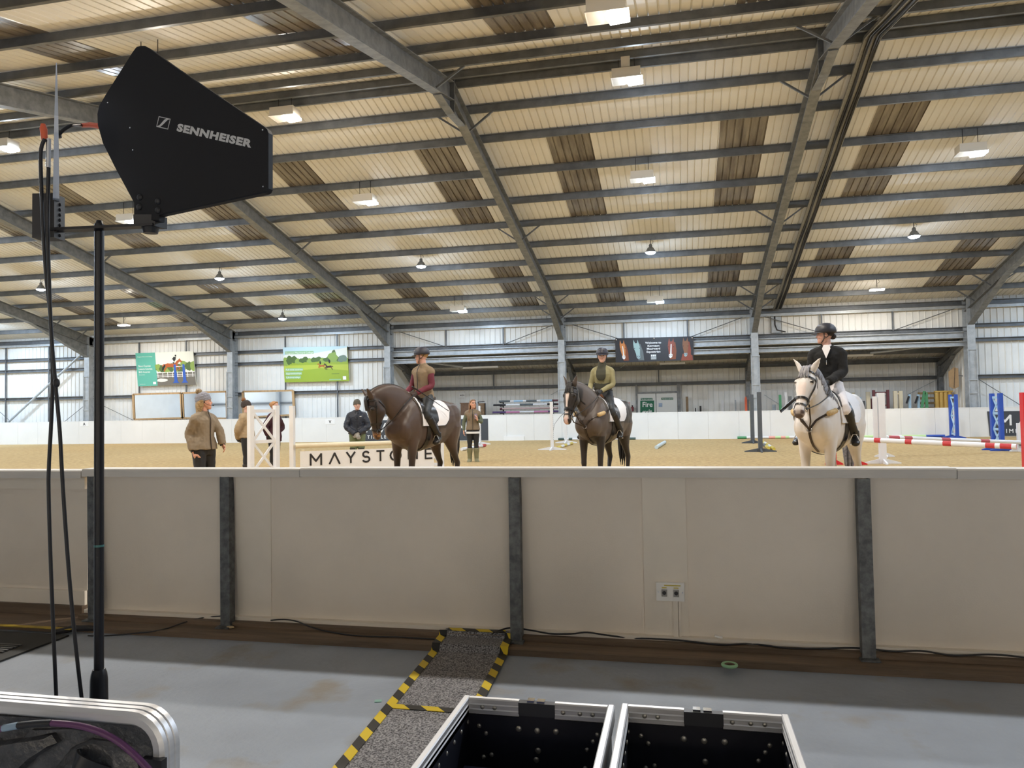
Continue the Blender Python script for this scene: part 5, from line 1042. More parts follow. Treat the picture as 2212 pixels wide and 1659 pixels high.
# ---------------------------------------------------------------- body and clothes from a set of joints
class Fig:
    """J: P pelvis, N neck base, lat (shoulder line, to the figure's left), hlat (hip line), hf/hu head forward and up, and per side e w k a t: elbow, wrist, knee, ankle, toe"""
    def __init__(s, root, J, build=1.):
        s.r = root; s.J = J; s.b = build
        for k in ('P', 'N'): J[k] = Vector(J[k])
        s.up = (J['N']-J['P']).normalized(); s.lat = Vector(J['lat']); s.lat = (s.lat-s.up*s.lat.dot(s.up)).normalized(); s.fw = s.lat.cross(s.up)
        s.hl = Vector(J.get('hlat', J['lat'])).normalized(); s.hfw = s.hl.cross(Vector((0, 0, 1))).normalized()
        s.sh = {q: J['N']+s.lat*(.168*sg*build)-s.up*.055 for q, sg in (('L', 1), ('R', -1))}
        s.hip = {q: J['P']+s.hl*(.088*sg)-Vector((0, 0, .02)) for q, sg in (('L', 1), ('R', -1))}
        s.hf = Vector(J['hf']).normalized(); s.hu = Vector(J.get('hu', (0, 0, 1))); s.hu = (s.hu-s.hf*s.hu.dot(s.hf)).normalized(); s.hlat = s.hu.cross(s.hf)
        s.hc = J['N']+s.up*.085+s.hu*.125+s.hf*.022; s.hs = J.get('hs', 1.)
        s.d = {q: {k: Vector(J[q][i]) for i, k in enumerate('ewkat')} for q in 'LR'}
    def torso(s, mb, i=0., z0=-.10, z1=1., flare=0., bust=0.):
        P, N = s.J['P'], s.J['N']; H = (N-P).length; b = s.b
        prof = [(-.10, .150, .105), (-.02, .168, .118), (.08, .162, .112), (.20, .138, .100), (.32, .142, .108), (.44, .158, .120), (.50, .160, .112), (.545, .130, .088), (.575, .085, .066)]
        rings = []
        if z0 < -.10: rings.append(oval(P+s.up*z0, s.lat, s.fw, (.158+flare)*b+i, (.112+flare)*b+i, 20, .9))
        for z, w, d in prof:
            if z < z0: continue
            zz = z*H/.575 if z > 0 else z; f = flare*max(0, 1-(z-z0)/.3); bb = bust if .28 < z < .46 else 0
            rings.append(oval(P+s.up*zz+s.fw*bb*.5, s.lat*1., s.fw, (w+f)*b+i, (d+f+bb*.5)*b+i, 20, .9))
        mb.loft(rings)
        for q, sg in (('L', 1), ('R', -1)):
            mb.ell(s.sh[q]-s.up*.012-s.lat*sg*.012, (.062*b+i,)*3, 14, 10)
            limb(mb, [N+s.lat*sg*.03-s.up*.0, s.sh[q]+s.up*.0], [.058+i, .055*b+i], 10)
    def arm(s, mb, q, i=0., cuff=0., end=1.):
        e, w = s.d[q]['e'], s.d[q]['w']; S = s.sh[q]; b = s.b; w2 = e+(w-e)*end
        limb(mb, [S, S+(e-S)*.45, e, e+(w2-e)*.35, w2], [.054*b+i, .050*b+i, .041*b+i, .042*b+i, (.030+cuff)*b+i], 12)
    def leg(s, mb, q, i=0., top=True, to=1.):
        h, k, a = s.hip[q], s.d[q]['k'], s.d[q]['a']; a2 = k+(a-k)*to; b = s.b
        limb(mb, [h+Vector((0, 0, .06)), h+(k-h)*.15, h+(k-h)*.55, k, k+(a-k)*.30, k+(a-k)*.65, a], [.090*b+i, .094*b+i, .077*b+i, .056*b+i, .058*b+i, .042*b+i, .036*b+i], 14)
    def foot(s, mb, q, i=0., heel=False):
        a, t = s.d[q]['a'], s.d[q]['t']; d = (t-a); d.z *= .0 if not heel else 1.; d = (t-a).normalized(); side = d.cross(Vector((0, 0, 1))).normalized(); n = side.cross(d)
        c = a-Vector((0, 0, .045))
        rg = [(-.085, .022, .025, .0), (-.065, .034, .042, .0), (-.02, .037, .055, .008), (.05, .042, .040, -.004), (.11, .046, .030, -.014), (.155, .036, .024, -.018), (.175, .014, .014, -.020)]
        mb.loft([oval(c+d*x+n*z, side, n, w+i, h+i, 14, .85) for x, w, h, z in rg]); limb(mb, [a+Vector((0, 0, .06)), a-Vector((0, 0, .03))], [.040+i, .040+i], 12)
    def neck(s, mb, i=0.): N = s.J['N']; limb(mb, [N-s.up*.04, N+s.up*.03, s.hc-s.hu*.075-s.hf*.018*s.hs], [.062+i, .053+i, .052+i], 12)
    def body(s, skin, hands='LR', voxel=.009, hc=(.4, .4), hn=None, **kw):
        mb = MB(); s.torso(mb); s.neck(mb); head(mb, s.hc, s.hf, s.hlat, s.hu, s.hs)
        for q in 'LR':
            s.arm(mb, q); s.leg(mb, q); s.foot(mb, q); s.hand(mb, q)
        o = fuse(mb, 'body', SKIN, voxel, 2, s.r, fac=.4); paint(o.data, face_paint(s.hc, s.hf, s.hlat, s.hu, skin, s=s.hs, **kw)); return o
    def hand(s, mb, q, i=0.):
        e, w = s.d[q]['e'], s.d[q]['w']; hd = Vector(s.J.get('hd'+q, w-e)).normalized(); sg = 1 if q == 'L' else -1
        nrm = Vector(s.J.get('hn'+q, s.lat*sg)); t = Vector(s.J.get('ht'+q, s.fw)); n2 = (nrm-hd*nrm.dot(hd)).normalized(); side = 1 if hd.cross(n2).dot(t) > 0 else -1
        hand(mb, w, hd, n2, side, s.J.get('curl', .45), i)
    def gloves(s, m, name='glove'):
        for q in 'LR': mb = MB(); s.hand(mb, q, .003); e, w = s.d[q]['e'], s.d[q]['w']; limb(mb, [w+(e-w).normalized()*.05, w], [.038, .034], 12); fuse(mb, name, m, .006, 2, s.r, fac=.4)
    def top(s, name, m, i, sleeves=True, hem=-.10, flare=.0, cuff=.0, collar=0., bust=0., wr=.006, end=.97, vox=.011):
        mb = MB(); s.torso(mb, i, hem, 1., flare, bust)
        if sleeves:
            for q in 'LR': s.arm(mb, q, i*.9, cuff, end)
        if collar: N = s.J['N']; limb(mb, [N-s.up*.05, N+s.up*.02, N+s.up*(.02+collar)+s.hf*.01], [.085+i*.4, .070+i*.4, .066+i*.3], 14)
        o = fuse(mb, name, m, vox, 3, s.r, fac=.4)
        if wr: crumple(o.data, wr, 11., (1, 1, .7)); crumple(o.data, wr*.5, 26.)
        return o
    def sleeves(s, name, m, i, end=.97):
        for q in 'LR': mb = MB(); s.arm(mb, q, i, 0, end); mb.ell(s.sh[q], (.06*s.b+i,)*3, 12, 8); o = fuse(mb, name, m, .010, 2, s.r, fac=.4); crumple(o.data, .005, 14.)
    def trousers(s, m, i=.008, to=1., name='trousers'):
        mb = MB(); s.torso(mb, i*.8, -.10); mb2 = MB(); P = s.J['P']
        H = (s.J['N']-P).length
        mb2.loft([oval(P+s.up*z, s.lat if z > .05 else s.hl, s.fw if z > .05 else s.hfw, w*s.b+i, d*s.b+i, 18, .9) for z, w, d in ((-.11, .13, .10), (-.02, .168, .120), (.06, .164, .114), (.16, .146, .104))])
        for q in 'LR': s.leg(mb2, q, i)
        o = fuse(mb2, name, m, .011, 3, s.r, fac=.4); crumple(o.data, .004, 16.); return o
    def boots(s, m, name='boot', tall=.8, i=.012, sole=None):
        out = []
        for q in 'LR':
            k, a = s.d[q]['k'], s.d[q]['a']; mb = MB(); p = a+(k-a)*tall; r0 = .056*s.b
            limb(mb, [p, a+(k-a)*tall*.7, a+(k-a)*.35, a], [r0+i+.010, r0+i+.006, .046+i, .040+i], 14); s.foot(mb, q, i*.8); out.append(fuse(mb, name, m, .010, 2, s.r, fac=.4))
            if sole: t = s.d[q]['t']; d = (t-a).normalized(); sd = d.cross(Vector((0, 0, 1))).normalized(); n = sd.cross(d); mb = MB(); mb.loft([oval(a-Vector((0, 0, .045))+d*.035-n*(.055+z), d, sd, .125, .05, 18) for z in (0, .02)]); b_ = mb.build('sole', sole, out[-1])
        return out
    def hp(s, a, b, z): return s.hc+(s.hf*a+s.hlat*b+s.hu*z)*s.hs
    def helmet(s, m, badge=True, strapm=None):
        R = Matrix((s.hf, s.hlat, s.hu)).transposed(); k = s.hs; root = s.r
        mb = MB(); rings = []
        for z, rf, rl in ((.018, .124, .098), (.022, .132, .106), (.05, .137, .110), (.09, .128, .102), (.125, .104, .083), (.148, .066, .052), (.157, .02, .016)): rings.append(oval(s.hp(-.012, 0, z), s.hf, s.hlat, rf*k, rl*k, 26))
        inner = [oval(s.hp(-.012, 0, z), s.hf, s.hlat, rf*k, rl*k, 26) for z, rf, rl in ((.06, .105, .080), (.018, .116, .090))]; mb.loft(inner+rings)
        o = mb.build('helmet', m, root, 60)
        mb = MB(); n = 14; lo = []; hi = []
        for zz, thk in ((0, 0),):
            arc = [(-70+140*i/n) for i in range(n+1)]
            a_ = [s.hp(-.012+.130*cos(radians(t)), .104*sin(radians(t)), .026) for t in arc]; b_ = [s.hp(-.012+(.130+.052*max(0, cos(radians(t*1.25))))*cos(radians(t)), .106*sin(radians(t)), .026-.018*cos(radians(t))) for t in arc]
            u = s.hu*.006*k; vs = a_+b_+[p+u for p in a_]+[p+u for p in b_]; m_ = n+1
            fs = [(i, i+1, m_+i+1, m_+i) for i in range(n)]+[(2*m_+i, 3*m_+i, 3*m_+i+1, 2*m_+i+1) for i in range(n)]+[(m_+i, m_+i+1, 3*m_+i+1, 3*m_+i) for i in range(n)]
            mb.add(vs, fs)
        mb.build('visor', m, o)
        mb = MB()
        for z in range(3):
            for sg in (-1, 1): mb.ell(s.hp(.095-.035*z, .040*sg, .105+.016*z), (.010, .007, .006), 8, 6, R)
        mb.ell(s.hp(.112, 0, .075), (.008, .014, .010), 8, 6, R); mb.build('vent_trim', CHROME, o)
        mb = MB()
        for sg in (-1, 1): limb(mb, [s.hp(.015, .086*sg, .02), s.hp(.015, .078*sg, -.05), s.hp(.035, .055*sg, -.095), s.hp(.052, 0, -.118)], [.006]*4, 8); limb(mb, [s.hp(-.075, .075*sg, .02), s.hp(-.03, .080*sg, -.035), s.hp(.012, .078*sg, -.055)], [.005]*3, 8)
        mb.build('chin_strap', strapm or BLACK, o); return o
    def beanie(s, m, bob=None, low=-.0):
        mb = MB(); Rg = [(.012, .108, .086), (.02, .114, .091), (.05, .116, .092), (.085, .112, .089), (.12, .092, .074), (.145, .060, .05), (.155, .02, .018)]
        tilt = s.hf*-.35
        mb.loft([oval(s.hp(-.012-z*.22, 0, z+low)+Vector(), (s.hf+s.hu*.22).normalized(), s.hlat, rf*s.hs, rl*s.hs, 24) for z, rf, rl in Rg]); mb.loft([oval(s.hp(-.013-z*.22, 0, z+low), (s.hf+s.hu*.22).normalized(), s.hlat, (.119)*s.hs, .096*s.hs, 24) for z in (.008, .02, .045, .055)])
        o = fuse(mb, 'beanie', m, .006, 2, s.r, fac=.4); crumple(o.data, .005, 30., (1, 1, 2.2))
        if bob: mb = MB(); mb.ell(s.hp(-.075, 0, .165+low), (.045, .045, .042), 18, 12); b = mb.build('bobble', bob, o, 180); crumple(b.data, .022, 60.)
        return o
    def hair(s, m, length=.0, back=0., w=.01, name='hair', front=False, cap=True):
        """a cap of hair, with locks falling length below the chin"""
        mb = MB(); R = Matrix((s.hf, s.hlat, s.hu)).transposed()
        if cap: mb.ell(s.hp(-.024, 0, .036), (.100*s.hs, .083*s.hs, .094*s.hs), 18, 12, R)
        for i in range(26 if length else 0):
            t = radians(92+i*176/25); a, b = cos(t), sin(t); 
            p = s.hp(-.02+.085*a, .082*b, .03); q = s.hp(-.025+.095*a, .092*b, -.06); e = s.J['N']+s.lat*(b*.10)+s.fw*(a*.10+(.10 if front and abs(b) > .6 else 0))-s.up*(length*.4-.04); g = e-s.up*length*.6+s.lat*b*.015+s.fw*(.03 if front else 0)
            limb(mb, [p, q, e, g], [.016, .019, .016, .004], 7)
        for i in range(-2, 3) if front else ():
            limb(mb, [s.hp(.05, .01*i, .112), s.hp(.062-.01*abs(i), .030*i, .085), s.hp(.04-.02*abs(i), .040*i, .05)], [.016, .014, .008], 7)
        return fuse(mb, name, m, .0065, 1, s.r, fac=.3)
    def strip(s, name, m, pts, r, parent=None): mb = MB(); limb(mb, pts, [r]*len(pts), 8); return mb.build(name, m, parent or s.r, 60)
# ---------------------------------------------------------------- horses
TR_ = [(-.90, 1.34, 1.16, .05), (-.86, 1.44, 1.02, .16), (-.78, 1.54, .95, .24), (-.64, 1.605, .92, .295), (-.46, 1.625, .89, .305), (-.26, 1.585, .86, .295), (-.05, 1.555, .82, .315), (.15, 1.56, .795, .315), (.32, 1.62, .80, .285), (.46, 1.645, .83, .262), (.58, 1.58, .88, .255), (.68, 1.46, .93, .235), (.76, 1.34, 1.0, .19), (.81, 1.25, 1.08, .11)]
FL = [(.50, 1.20, .14, .085), (.50, 1.02, .12, .088), (.515, .86, .085, .074), (.525, .68, .060, .056), (.53, .56, .052, .050), (.535, .50, .053, .050), (.525, .43, .040, .040), (.52, .32, .031, .033), (.52, .22, .033, .033), (.525, .16, .043, .040), (.55, .10, .036, .038), (.565, .07, .050, .048), (.58, .0, .066, .060)]
HL = [(-.58, 1.34, .20, .12), (-.59, 1.16, .235, .150), (-.57, 1.02, .205, .135), (-.58, .88, .140, .098), (-.645, .74, .088, .066), (-.72, .62, .066, .050), (-.775, .545, .060, .048), (-.765, .48, .050, .044), (-.74, .36, .037, .036), (-.735, .24, .037, .036), (-.73, .17, .046, .042), (-.70, .10, .040, .040), (-.685, .07, .052, .050), (-.67, .0, .068, .062)]
HD = [(-.05, .045, .09, .050), (.03, .085, .13, .082), (.10, .094, .155, .100), (.17, .096, .175, .106), (.24, .088, .182, .100), (.31, .075, .150, .080), (.39, .060, .100, .062), (.47, .052, .078, .054), (.53, .050, .072, .057), (.58, .046, .070, .060), (.62, .030, .060, .054), (.648, .004, .040, .034)]
class Horse:
    def __init__(s, label, pos, th, poll, pitch, hyaw, coat, group='horses in the arena', legs=None, name='horse', k=1., hk=1.12, ears=(0, 0)):
        p = Vector((pos[0], pos[1], 0)); h = screen_heading(p, th); s.rz = atan2(h.y, h.x); s.pos = p
        s.r = empty(name, p, s.rz, label, 'horse', group); s.M = Matrix.Translation(p) @ Matrix.Rotation(s.rz, 4, 'Z')
        s.poll = Vector(poll); y = radians(hyaw); ph = radians(pitch)
        fwd = Vector((cos(y), sin(y), 0)); s.l = Vector((-sin(y), cos(y), 0)); s.hd = fwd*cos(ph)-Vector((0, 0, 1))*sin(ph); s.nf = fwd*sin(ph)+Vector((0, 0, 1))*cos(ph); s.hk = hk
        b0 = Vector((.42, 0, 1.34)); L = (s.poll-b0).length
        crest_dir = (fwd*.75+Vector((0, 0, .25))-s.hd*.0).normalized()
        s.nb = (b0, b0+Vector((.62, 0, .70)).normalized()*L*.38, s.poll-(fwd*.8+Vector((0, 0, .30 if pitch < 80 else -.42))).normalized()*L*.32-s.nf*.02, s.poll-s.nf*.02+s.hd*.02)
        mb = MB()
        mb.loft([oval((x, 0, (a+b)/2), (0, 1, 0), (0, 0, 1), w, (a-b)/2, 24, .90) for x, a, b, w in TR_])
        for sg in (1, -1): mb.ell((.66, .115*sg, 1.16), (.16, .125, .19), 14, 10); mb.ell((.46, .17*sg, 1.22), (.19, .105, .30), 14, 10); mb.ell((-.60, .15*sg, 1.32), (.24, .155, .26), 14, 10)
        ns = 12
        rg = []
        for i in range(ns+1):
            t = i/ns; c, tn, up, lt = s.nfr(t); hh = .335*(1-t)**1.1+.135*t+.05*sin(pi*t)*.6; ww = .165*(1-t)+.078*t-.01*sin(pi*t)
            rg.append(oval(c, lt, up, ww, hh, 20, .95))
        mb.loft(rg)
        mb.loft([oval(s.H(q, (f-b)/2, 0), s.l, s.nf, w*s.hk, (f+b)/2*1.04, 20, .88) for q, f, b, w in HD])
        for sg in (1, -1):
            mb.ell(s.H(.165, .055, .092*sg), (.034, .020, .030), 10, 8, Matrix((s.hd, s.l, s.nf)).transposed())
            mb.ell(s.H(.215, -.07, .078*sg), (.085, .035, .09), 12, 8, Matrix((s.hd, s.l, s.nf)).transposed())
            mb.ell(s.H(.575, .018, .042*sg), (.03, .022, .026), 10, 8, Matrix((s.hd, s.l, s.nf)).transposed())
            mb.ell(s.H(.605, -.045, 0), (.03, .04, .025), 10, 8, Matrix((s.hd, s.l, s.nf)).transposed())
            e0 = s.H(-.005, .035, .058*sg); ed = (-s.hd*.86+s.nf*(.38+ears[0])+s.l*sg*(.30+ears[1])).normalized(); eo = (s.nf*.6+s.l*sg*.8); ew = ed.cross(eo).normalized(); en = ew.cross(ed)
            mb.loft([oval(e0+ed*q+en*o_, ew, en, w, d, 12) for q, w, d, o_ in ((-.02, .036, .032, 0), (.03, .046, .032, .0), (.085, .048, .022, -.006), (.135, .036, .015, -.004), (.18, .017, .010, .004), (.205, .004, .004, .012))])
        lg = legs or {}
        for nm, LL, y0, y1 in (('fl', FL, .165, .135), ('fr', FL, -.165, -.135), ('hl', HL, .165, .145), ('hr', HL, -.165, -.145)):
            dx = lg.get(nm, 0.); rg = []
            for x, z, rx, ry in LL: t = 1-min(1, z/1.2); rg.append(oval((x+dx*t**1.3, y0+(y1-y0)*t, z), (1, 0, 0), (0, 1, 0), rx, ry, 14))
            mb.loft(rg)
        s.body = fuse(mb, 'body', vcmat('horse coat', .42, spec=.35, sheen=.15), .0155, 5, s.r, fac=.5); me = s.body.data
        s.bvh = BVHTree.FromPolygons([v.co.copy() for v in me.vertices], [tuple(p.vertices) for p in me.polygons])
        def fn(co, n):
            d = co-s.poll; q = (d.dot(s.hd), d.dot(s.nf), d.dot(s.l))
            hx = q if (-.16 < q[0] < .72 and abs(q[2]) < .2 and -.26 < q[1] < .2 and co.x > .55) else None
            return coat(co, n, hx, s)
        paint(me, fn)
    def H(s, q, f, l): return s.poll+s.hd*q+s.nf*f+s.l*(l*s.hk)
    def nfr(s, t):
        c = bez(*s.nb, t); tn = (bez(*s.nb, min(1, t+.01))-bez(*s.nb, max(0, t-.01))).normalized(); lt = Vector((0, 1, 0))*(1-t)+s.l*t; lt = (lt-tn*lt.dot(tn)).normalized(); return c, tn, tn.cross(lt), lt
    def cast(s, c, d, off=.008):
        d = Vector(d).normalized(); h = s.bvh.ray_cast(Vector(c), d)
        if h[0] is None: return Vector(c)+d*.1, d
        n = h[1] if h[1].dot(d) > 0 else -h[1]; return h[0]+n*off, n
    def around(s, c, a, b, t0, t1, n, off=.008):
        P = [s.cast(c, Vector(a)*cos(radians(t0+(t1-t0)*i/n))+Vector(b)*sin(radians(t0+(t1-t0)*i/n)), off) for i in range(n+1)]; return [p for p, q in P], [q for p, q in P]
    def world(s, p): return s.M @ Vector(p)
    def local(s, w): return s.M.inverted() @ Vector(w)
    def strap(s, mb, c, a, b, t0, t1, w=.02, n=18, off=.006): p, nn = s.around(c, a, b, t0, t1, n, off); mb.strap(p, nn, w, .005)
    def patch(s, name, m, xs, zf, off, thick, parent=None, sides=(1, -1), na=18):
        """a cloth or leather sheet laid over the back: xs along the horse; zf(x) gives the angle it reaches down each side"""
        vs = []; fs = []; nx = len(xs); aa = []
        for x in xs:
            a0 = zf(x); row = []
            zc = 1.25
            for j in range(-na, na+1):
                if len(sides) == 1 and j*sides[0] < 0: continue
                a = a0*j/na; p, n = s.cast((x, 0, zc), (0, sin(a), cos(a)), off); row.append((p, n))
            aa.append(row)
        m_ = len(aa[0])
        for row in aa: vs += [p for p, n in row]
        for row in aa: vs += [p+n*thick for p, n in row]
        o = nx*m_
        for i in range(nx-1):
            for j in range(m_-1): a = i*m_+j; fs += [(a, a+1, a+m_+1, a+m_), (o+a, o+a+m_, o+a+m_+1, o+a+1)]
        for i in range(nx-1):
            for j in (0, m_-1): a = i*m_+j; fs.append((a, a+m_, o+a+m_, o+a))
        for j in range(m_-1):
            for i in (0, nx-1): a = i*m_+j; fs.append((a, a+1, o+a+1, o+a))
        mb = MB(); mb.add(vs, fs); return mb.build(name, m, parent or s.r, 50)
    def mane(s, m, side=1, t0=.12, t1=.98, ln=.13, r=.013, n=80, forelock=True, fl=.2):
        mb = MB(); rnd = random.Random(5)
        for i in range(n):
            t = t0+(t1-t0)*i/(n-1); c, tn, up, lt = s.nfr(t); p, nn = s.cast(c, up, .002); a = rnd.uniform(.75, 1.15); pts = [p]
            for k in (1, 2, 3): q, n2 = s.cast(c+tn*rnd.uniform(-.01, .01), up*cos(k*.42*a)+lt*side*sin(k*.42*a), .008); pts.append(p+(q-p)*min(1., ln*a/.13*.9) if k == 3 else q)
            limb(mb, pts, [r*1.2, r*1.25, r, r*.3], 6, 2)
        for i in range(14 if forelock else 0):
            o = rnd.uniform(-1, 1); p = s.H(-.045, .03, .028*o); q = s.H(.02, .110, .040*o); e = s.H(fl*rnd.uniform(.55, 1.), .108, .055*o+.01*rnd.uniform(-1, 1)); limb(mb, [p, s.H(-.04, .085, .03*o), q, e], [.016, .017, .013, .003], 6, 2)
        return mb.build('mane', m, s.r, 70)
    def tail(s, m, ln=.85, sway=0.):
        mb = MB(); rnd = random.Random(3)
        for i in range(22):
            a, b = rnd.uniform(-1, 1), rnd.uniform(-1, 1); limb(mb, [V(-.84, .012*a, 1.44), V(-.93, .03*a, 1.36), V(-.97+.03*b, .05*a+sway*.3, 1.1), V(-.95+.05*b, .065*a+sway, .8), V(-.93+.05*b, .05*a+sway*1.2, 1.44-ln*rnd.uniform(.85, 1.05))], [.020, .026, .030, .026, .004], 7)
        return mb.build('tail', m, s.r, 70)
    def tack(s, pad, padm, seat, flapm, band, x0=-.30, x1=.42, fleece=False, martingale=True):
        xs = [x0+(x1-x0)*i/16 for i in range(17)]
        def reach(x): u = (x-x0)/(x1-x0); return radians(58+42*min(1, max(0, u/.22))**.5) if pad == 'swept' else radians(92)
        pd = s.patch('saddle_pad', padm, xs, reach, .006, .014)
        mb = MB()
        for j in (-1, 1):
            pts = []; nn = []
            a_ = lambda u: reach(x0+(x1-x0)*u)*j
            loop = [(u, 1.) for u in [k/12 for k in range(13)]]
            for u, f in loop: p, n = s.cast((x0+(x1-x0)*u, 0, 1.25), (0, sin(a_(u)), cos(a_(u))), .020); pts.append(p); nn.append(n)
            for k in range(1, 7): a = a_(1.)*(1-k/7); p, n = s.cast((x1, 0, 1.25), (0, sin(a), cos(a)), .02); pts.append(p); nn.append(n)
            mb.tube(pts, .006, 6)
        mb.build('piping', band, pd)
        sd = empty('saddle_group_anchor') if False else None
        # saddle: seat, flaps, stirrup leathers and irons, girth
        top = lambda x: s.cast((x, 0, 1.25), (0, 0, 1), 0)[0].z
        mb = MB(); rg = []
        for x, w, h, dz in ((-.24, .05, .02, .085), (-.22, .12, .03, .085), (-.16, .155, .032, .072), (-.06, .140, .03, .050), (.04, .110, .03, .045), (.13, .085, .032, .060), (.20, .075, .038, .085), (.235, .05, .03, .095), (.25, .02, .012, .09)): rg.append(oval((x, 0, top(x)+dz-.005), (0, 1, 0), (0, 0, 1), w, h, 18, .8))
        mb.loft(rg); st = fuse(mb, 'saddle', seat, .010, 3, s.r)
        for j in (1, -1):
            vs = []; fx = [-.03+.37*i/10 for i in range(11)]
            def rc(x): u = (x+.03)/.37; return (.28, radians(58+38*sin(pi*min(1, .25+u*.8))))
            rows = []
            for x in fx:
                lo, hi = rc(x); rows.append([s.cast((x+.07*(q/9), 0, 1.25), (0, sin((lo+(hi-lo)*q/9)*j), cos((lo+(hi-lo)*q/9)*j)), .026) for q in range(10)])
            mb = MB(); vv = [p for r_ in rows for p, n in r_]+[p+n*.008 for r_ in rows for p, n in r_]; o = 110; ff = []
            for i in range(10):
                for q in range(9): a = i*10+q; ff += [(a, a+1, a+11, a+10), (o+a, o+a+10, o+a+11, o+a+1)]
            for i in range(10): ff += [(i*10+9, (i+1)*10+9, o+(i+1)*10+9, o+i*10+9), (i*10, i*10+10, o+i*10+10, o+i*10)]
            for q in range(9): ff += [(q, q+1, o+q+1, o+q), (100+q, 101+q, o+101+q, o+100+q)]
            mb.add(vv, ff); mb.build('flap', flapm, st, 50)
            p0, n0 = s.cast((.12, 0, 1.25), (0, sin(.6*j), cos(.6*j)), .04); ft = s.stir[0 if j > 0 else 1]; ft = Vector(ft)
            mb = MB(); mid = V(.10, .36*j, 1.15); mb.strap([p0, (p0+mid)/2+V(0, .02*j, 0), mid, ft+V(0, 0, .115)], [V(0, j, 0)]*4, .028, .006); mb.build('stirrup_leather', flapm, st)
            mb = MB(); rg = [ft+V(0, .055*cos(radians(t)), .115-.0+.0) for t in ()]
            mb.tube([ft+V(.0, -.055, -.012), ft+V(0, -.052, .05), ft+V(0, -.02, .115), ft+V(0, .02, .115), ft+V(0, .052, .05), ft+V(0, .055, -.012)], .007, 8); mb.box(ft+V(0, 0, -.016), (.045, .118, .012)); mb.build('stirrup_iron', CHROME, st, 50)
        mb = MB()
        for j in (1, -1): s.strap(mb, (.26, 0, 1.2), (0, j, 0), (0, 0, -1), -8, 92, .085, 18, .012)
        mb.build('girth', flapm, st)
        # bridle
        c = s.H
        mb = MB(); H_ = lambda q: c(q, (0 if q < .3 else -.01), 0)
        s.strap(mb, c(.12, -.03, 0), s.nf, s.l, -80, 80, .022)                     # browband sits below the ears
        s.strap(mb, c(.03, -.02, 0), s.nf, s.l, -95, 95, .02)
        br = mb.build('bridle', LEATHB, s.r)
        mb = MB(); s.strap(mb, c(.40, -.015, 0), s.nf, s.l, -180, 180, .030, 28, .008); s.strap(mb, c(.49, -.015, 0), s.nf, s.l, -180, 180, .018, 28, .008); mb.build('noseband', LEATHB, br)
        for j in (1, -1):
            mb = MB(); pts = []; nn = []
            for k in range(9): q = .06+.47*k/8; p, n = s.cast(c(q, -.035+.02*k/8, 0), s.l*j+s.nf*(.18-.05*k/8), .008); pts.append(p); nn.append(n)
            mb.strap(pts, nn, .018, .005); mb.build('cheekpiece', LEATHB, br)
            mb = MB(); pts = []; nn = []
            for k in range(8): q = .05+.17*k/7; p, n = s.cast(c(q, -.05-.06*k/7, 0), s.l*j-s.nf*(.2+.9*k/7), .008); pts.append(p); nn.append(n)
            mb.strap(pts, nn, .014, .005); mb.build('throatlash', LEATHB, br)
            b, n = s.cast(c(.525, -.02, 0), s.l*j, .012); s.bit = getattr(s, 'bit', {}); s.bit[j] = b
            mb = MB(); mb.tube([b+s.hd*.032*cos(2*pi*i/14)+s.nf*.032*sin(2*pi*i/14) for i in range(14)], .005, 6, closed=True); mb.build('bit_ring', CHROME, br, 60)
            mb = MB(); hnd = Vector(s.hands[0 if j > 0 else 1]); cc, tn, up, lt = s.nfr(.35); p1, n1 = s.cast(cc, lt*j+up*.25, .05)
            pts, rr = smooth_path([b, b+(p1-b)*.5+V(0, .02*j, -.02), p1, hnd], [.007]*4, 6); mb.tube(pts, .0075, 8); mb.build('rein', LEATHB, br, 60)
        if martingale:
            mb = MB(); cs = [.62, .63]; P1, N1 = s.cast((.55, 0, 1.12), (1, 0, .03), .012)
            for j in (1, -1):
                pts = [P1]; nn = [N1]
                for k in range(1, 10):
                    t = k/9; d = Vector((1-.95*t, j*(.15+.85*t), .1+.30*t)); p, n = s.cast((.52-.12*t, 0, 1.18+.12*t), d, .010); pts.append(p); nn.append(n)
                mb.strap(pts, nn, .026, .006)
            pts = []; nn = []
            for k in range(8): t = k/7; p, n = s.cast((.50-.10*t, 0, 1.12), (1-.75*t, 0, .03-.95*t), .010); pts.append(p); nn.append(n)
            mb.strap(pts, nn, .03, .006); bp = mb.build('breastplate', LEATHER, s.r)
            mb = MB(); mb.tube([P1+N1*.006+V(0, .03*cos(2*pi*i/14), .03*sin(2*pi*i/14)) for i in range(14)], .006, 6, closed=True); mb.build('ring', CHROME, bp, 60)
            for j in (1, -1): mb = MB(); s2 = s.H(.40, -.10, .05*j); mb.strap([P1, (P1+s2)/2+V(.05, .03*j, -.05), s2], [V(1, 0, 0)]*3, .018, .005); mb.build('martingale_strap', LEATHER, bp)
            if fleece:
                for j in (1, -1):
                    mb = MB()
                    for k in range(6): t = .42+k*.035; d = Vector((1-.95*t, j*(.15+.85*t), .1+.30*t)); p, n = s.cast((.52-.12*t, 0, 1.18+.12*t), d, .03); mb.ell(p, (.036, .036, .036), 10, 8)
                    fuse(mb, 'fleece_sleeve', FLEECE, .010, 2, bp)
        return st
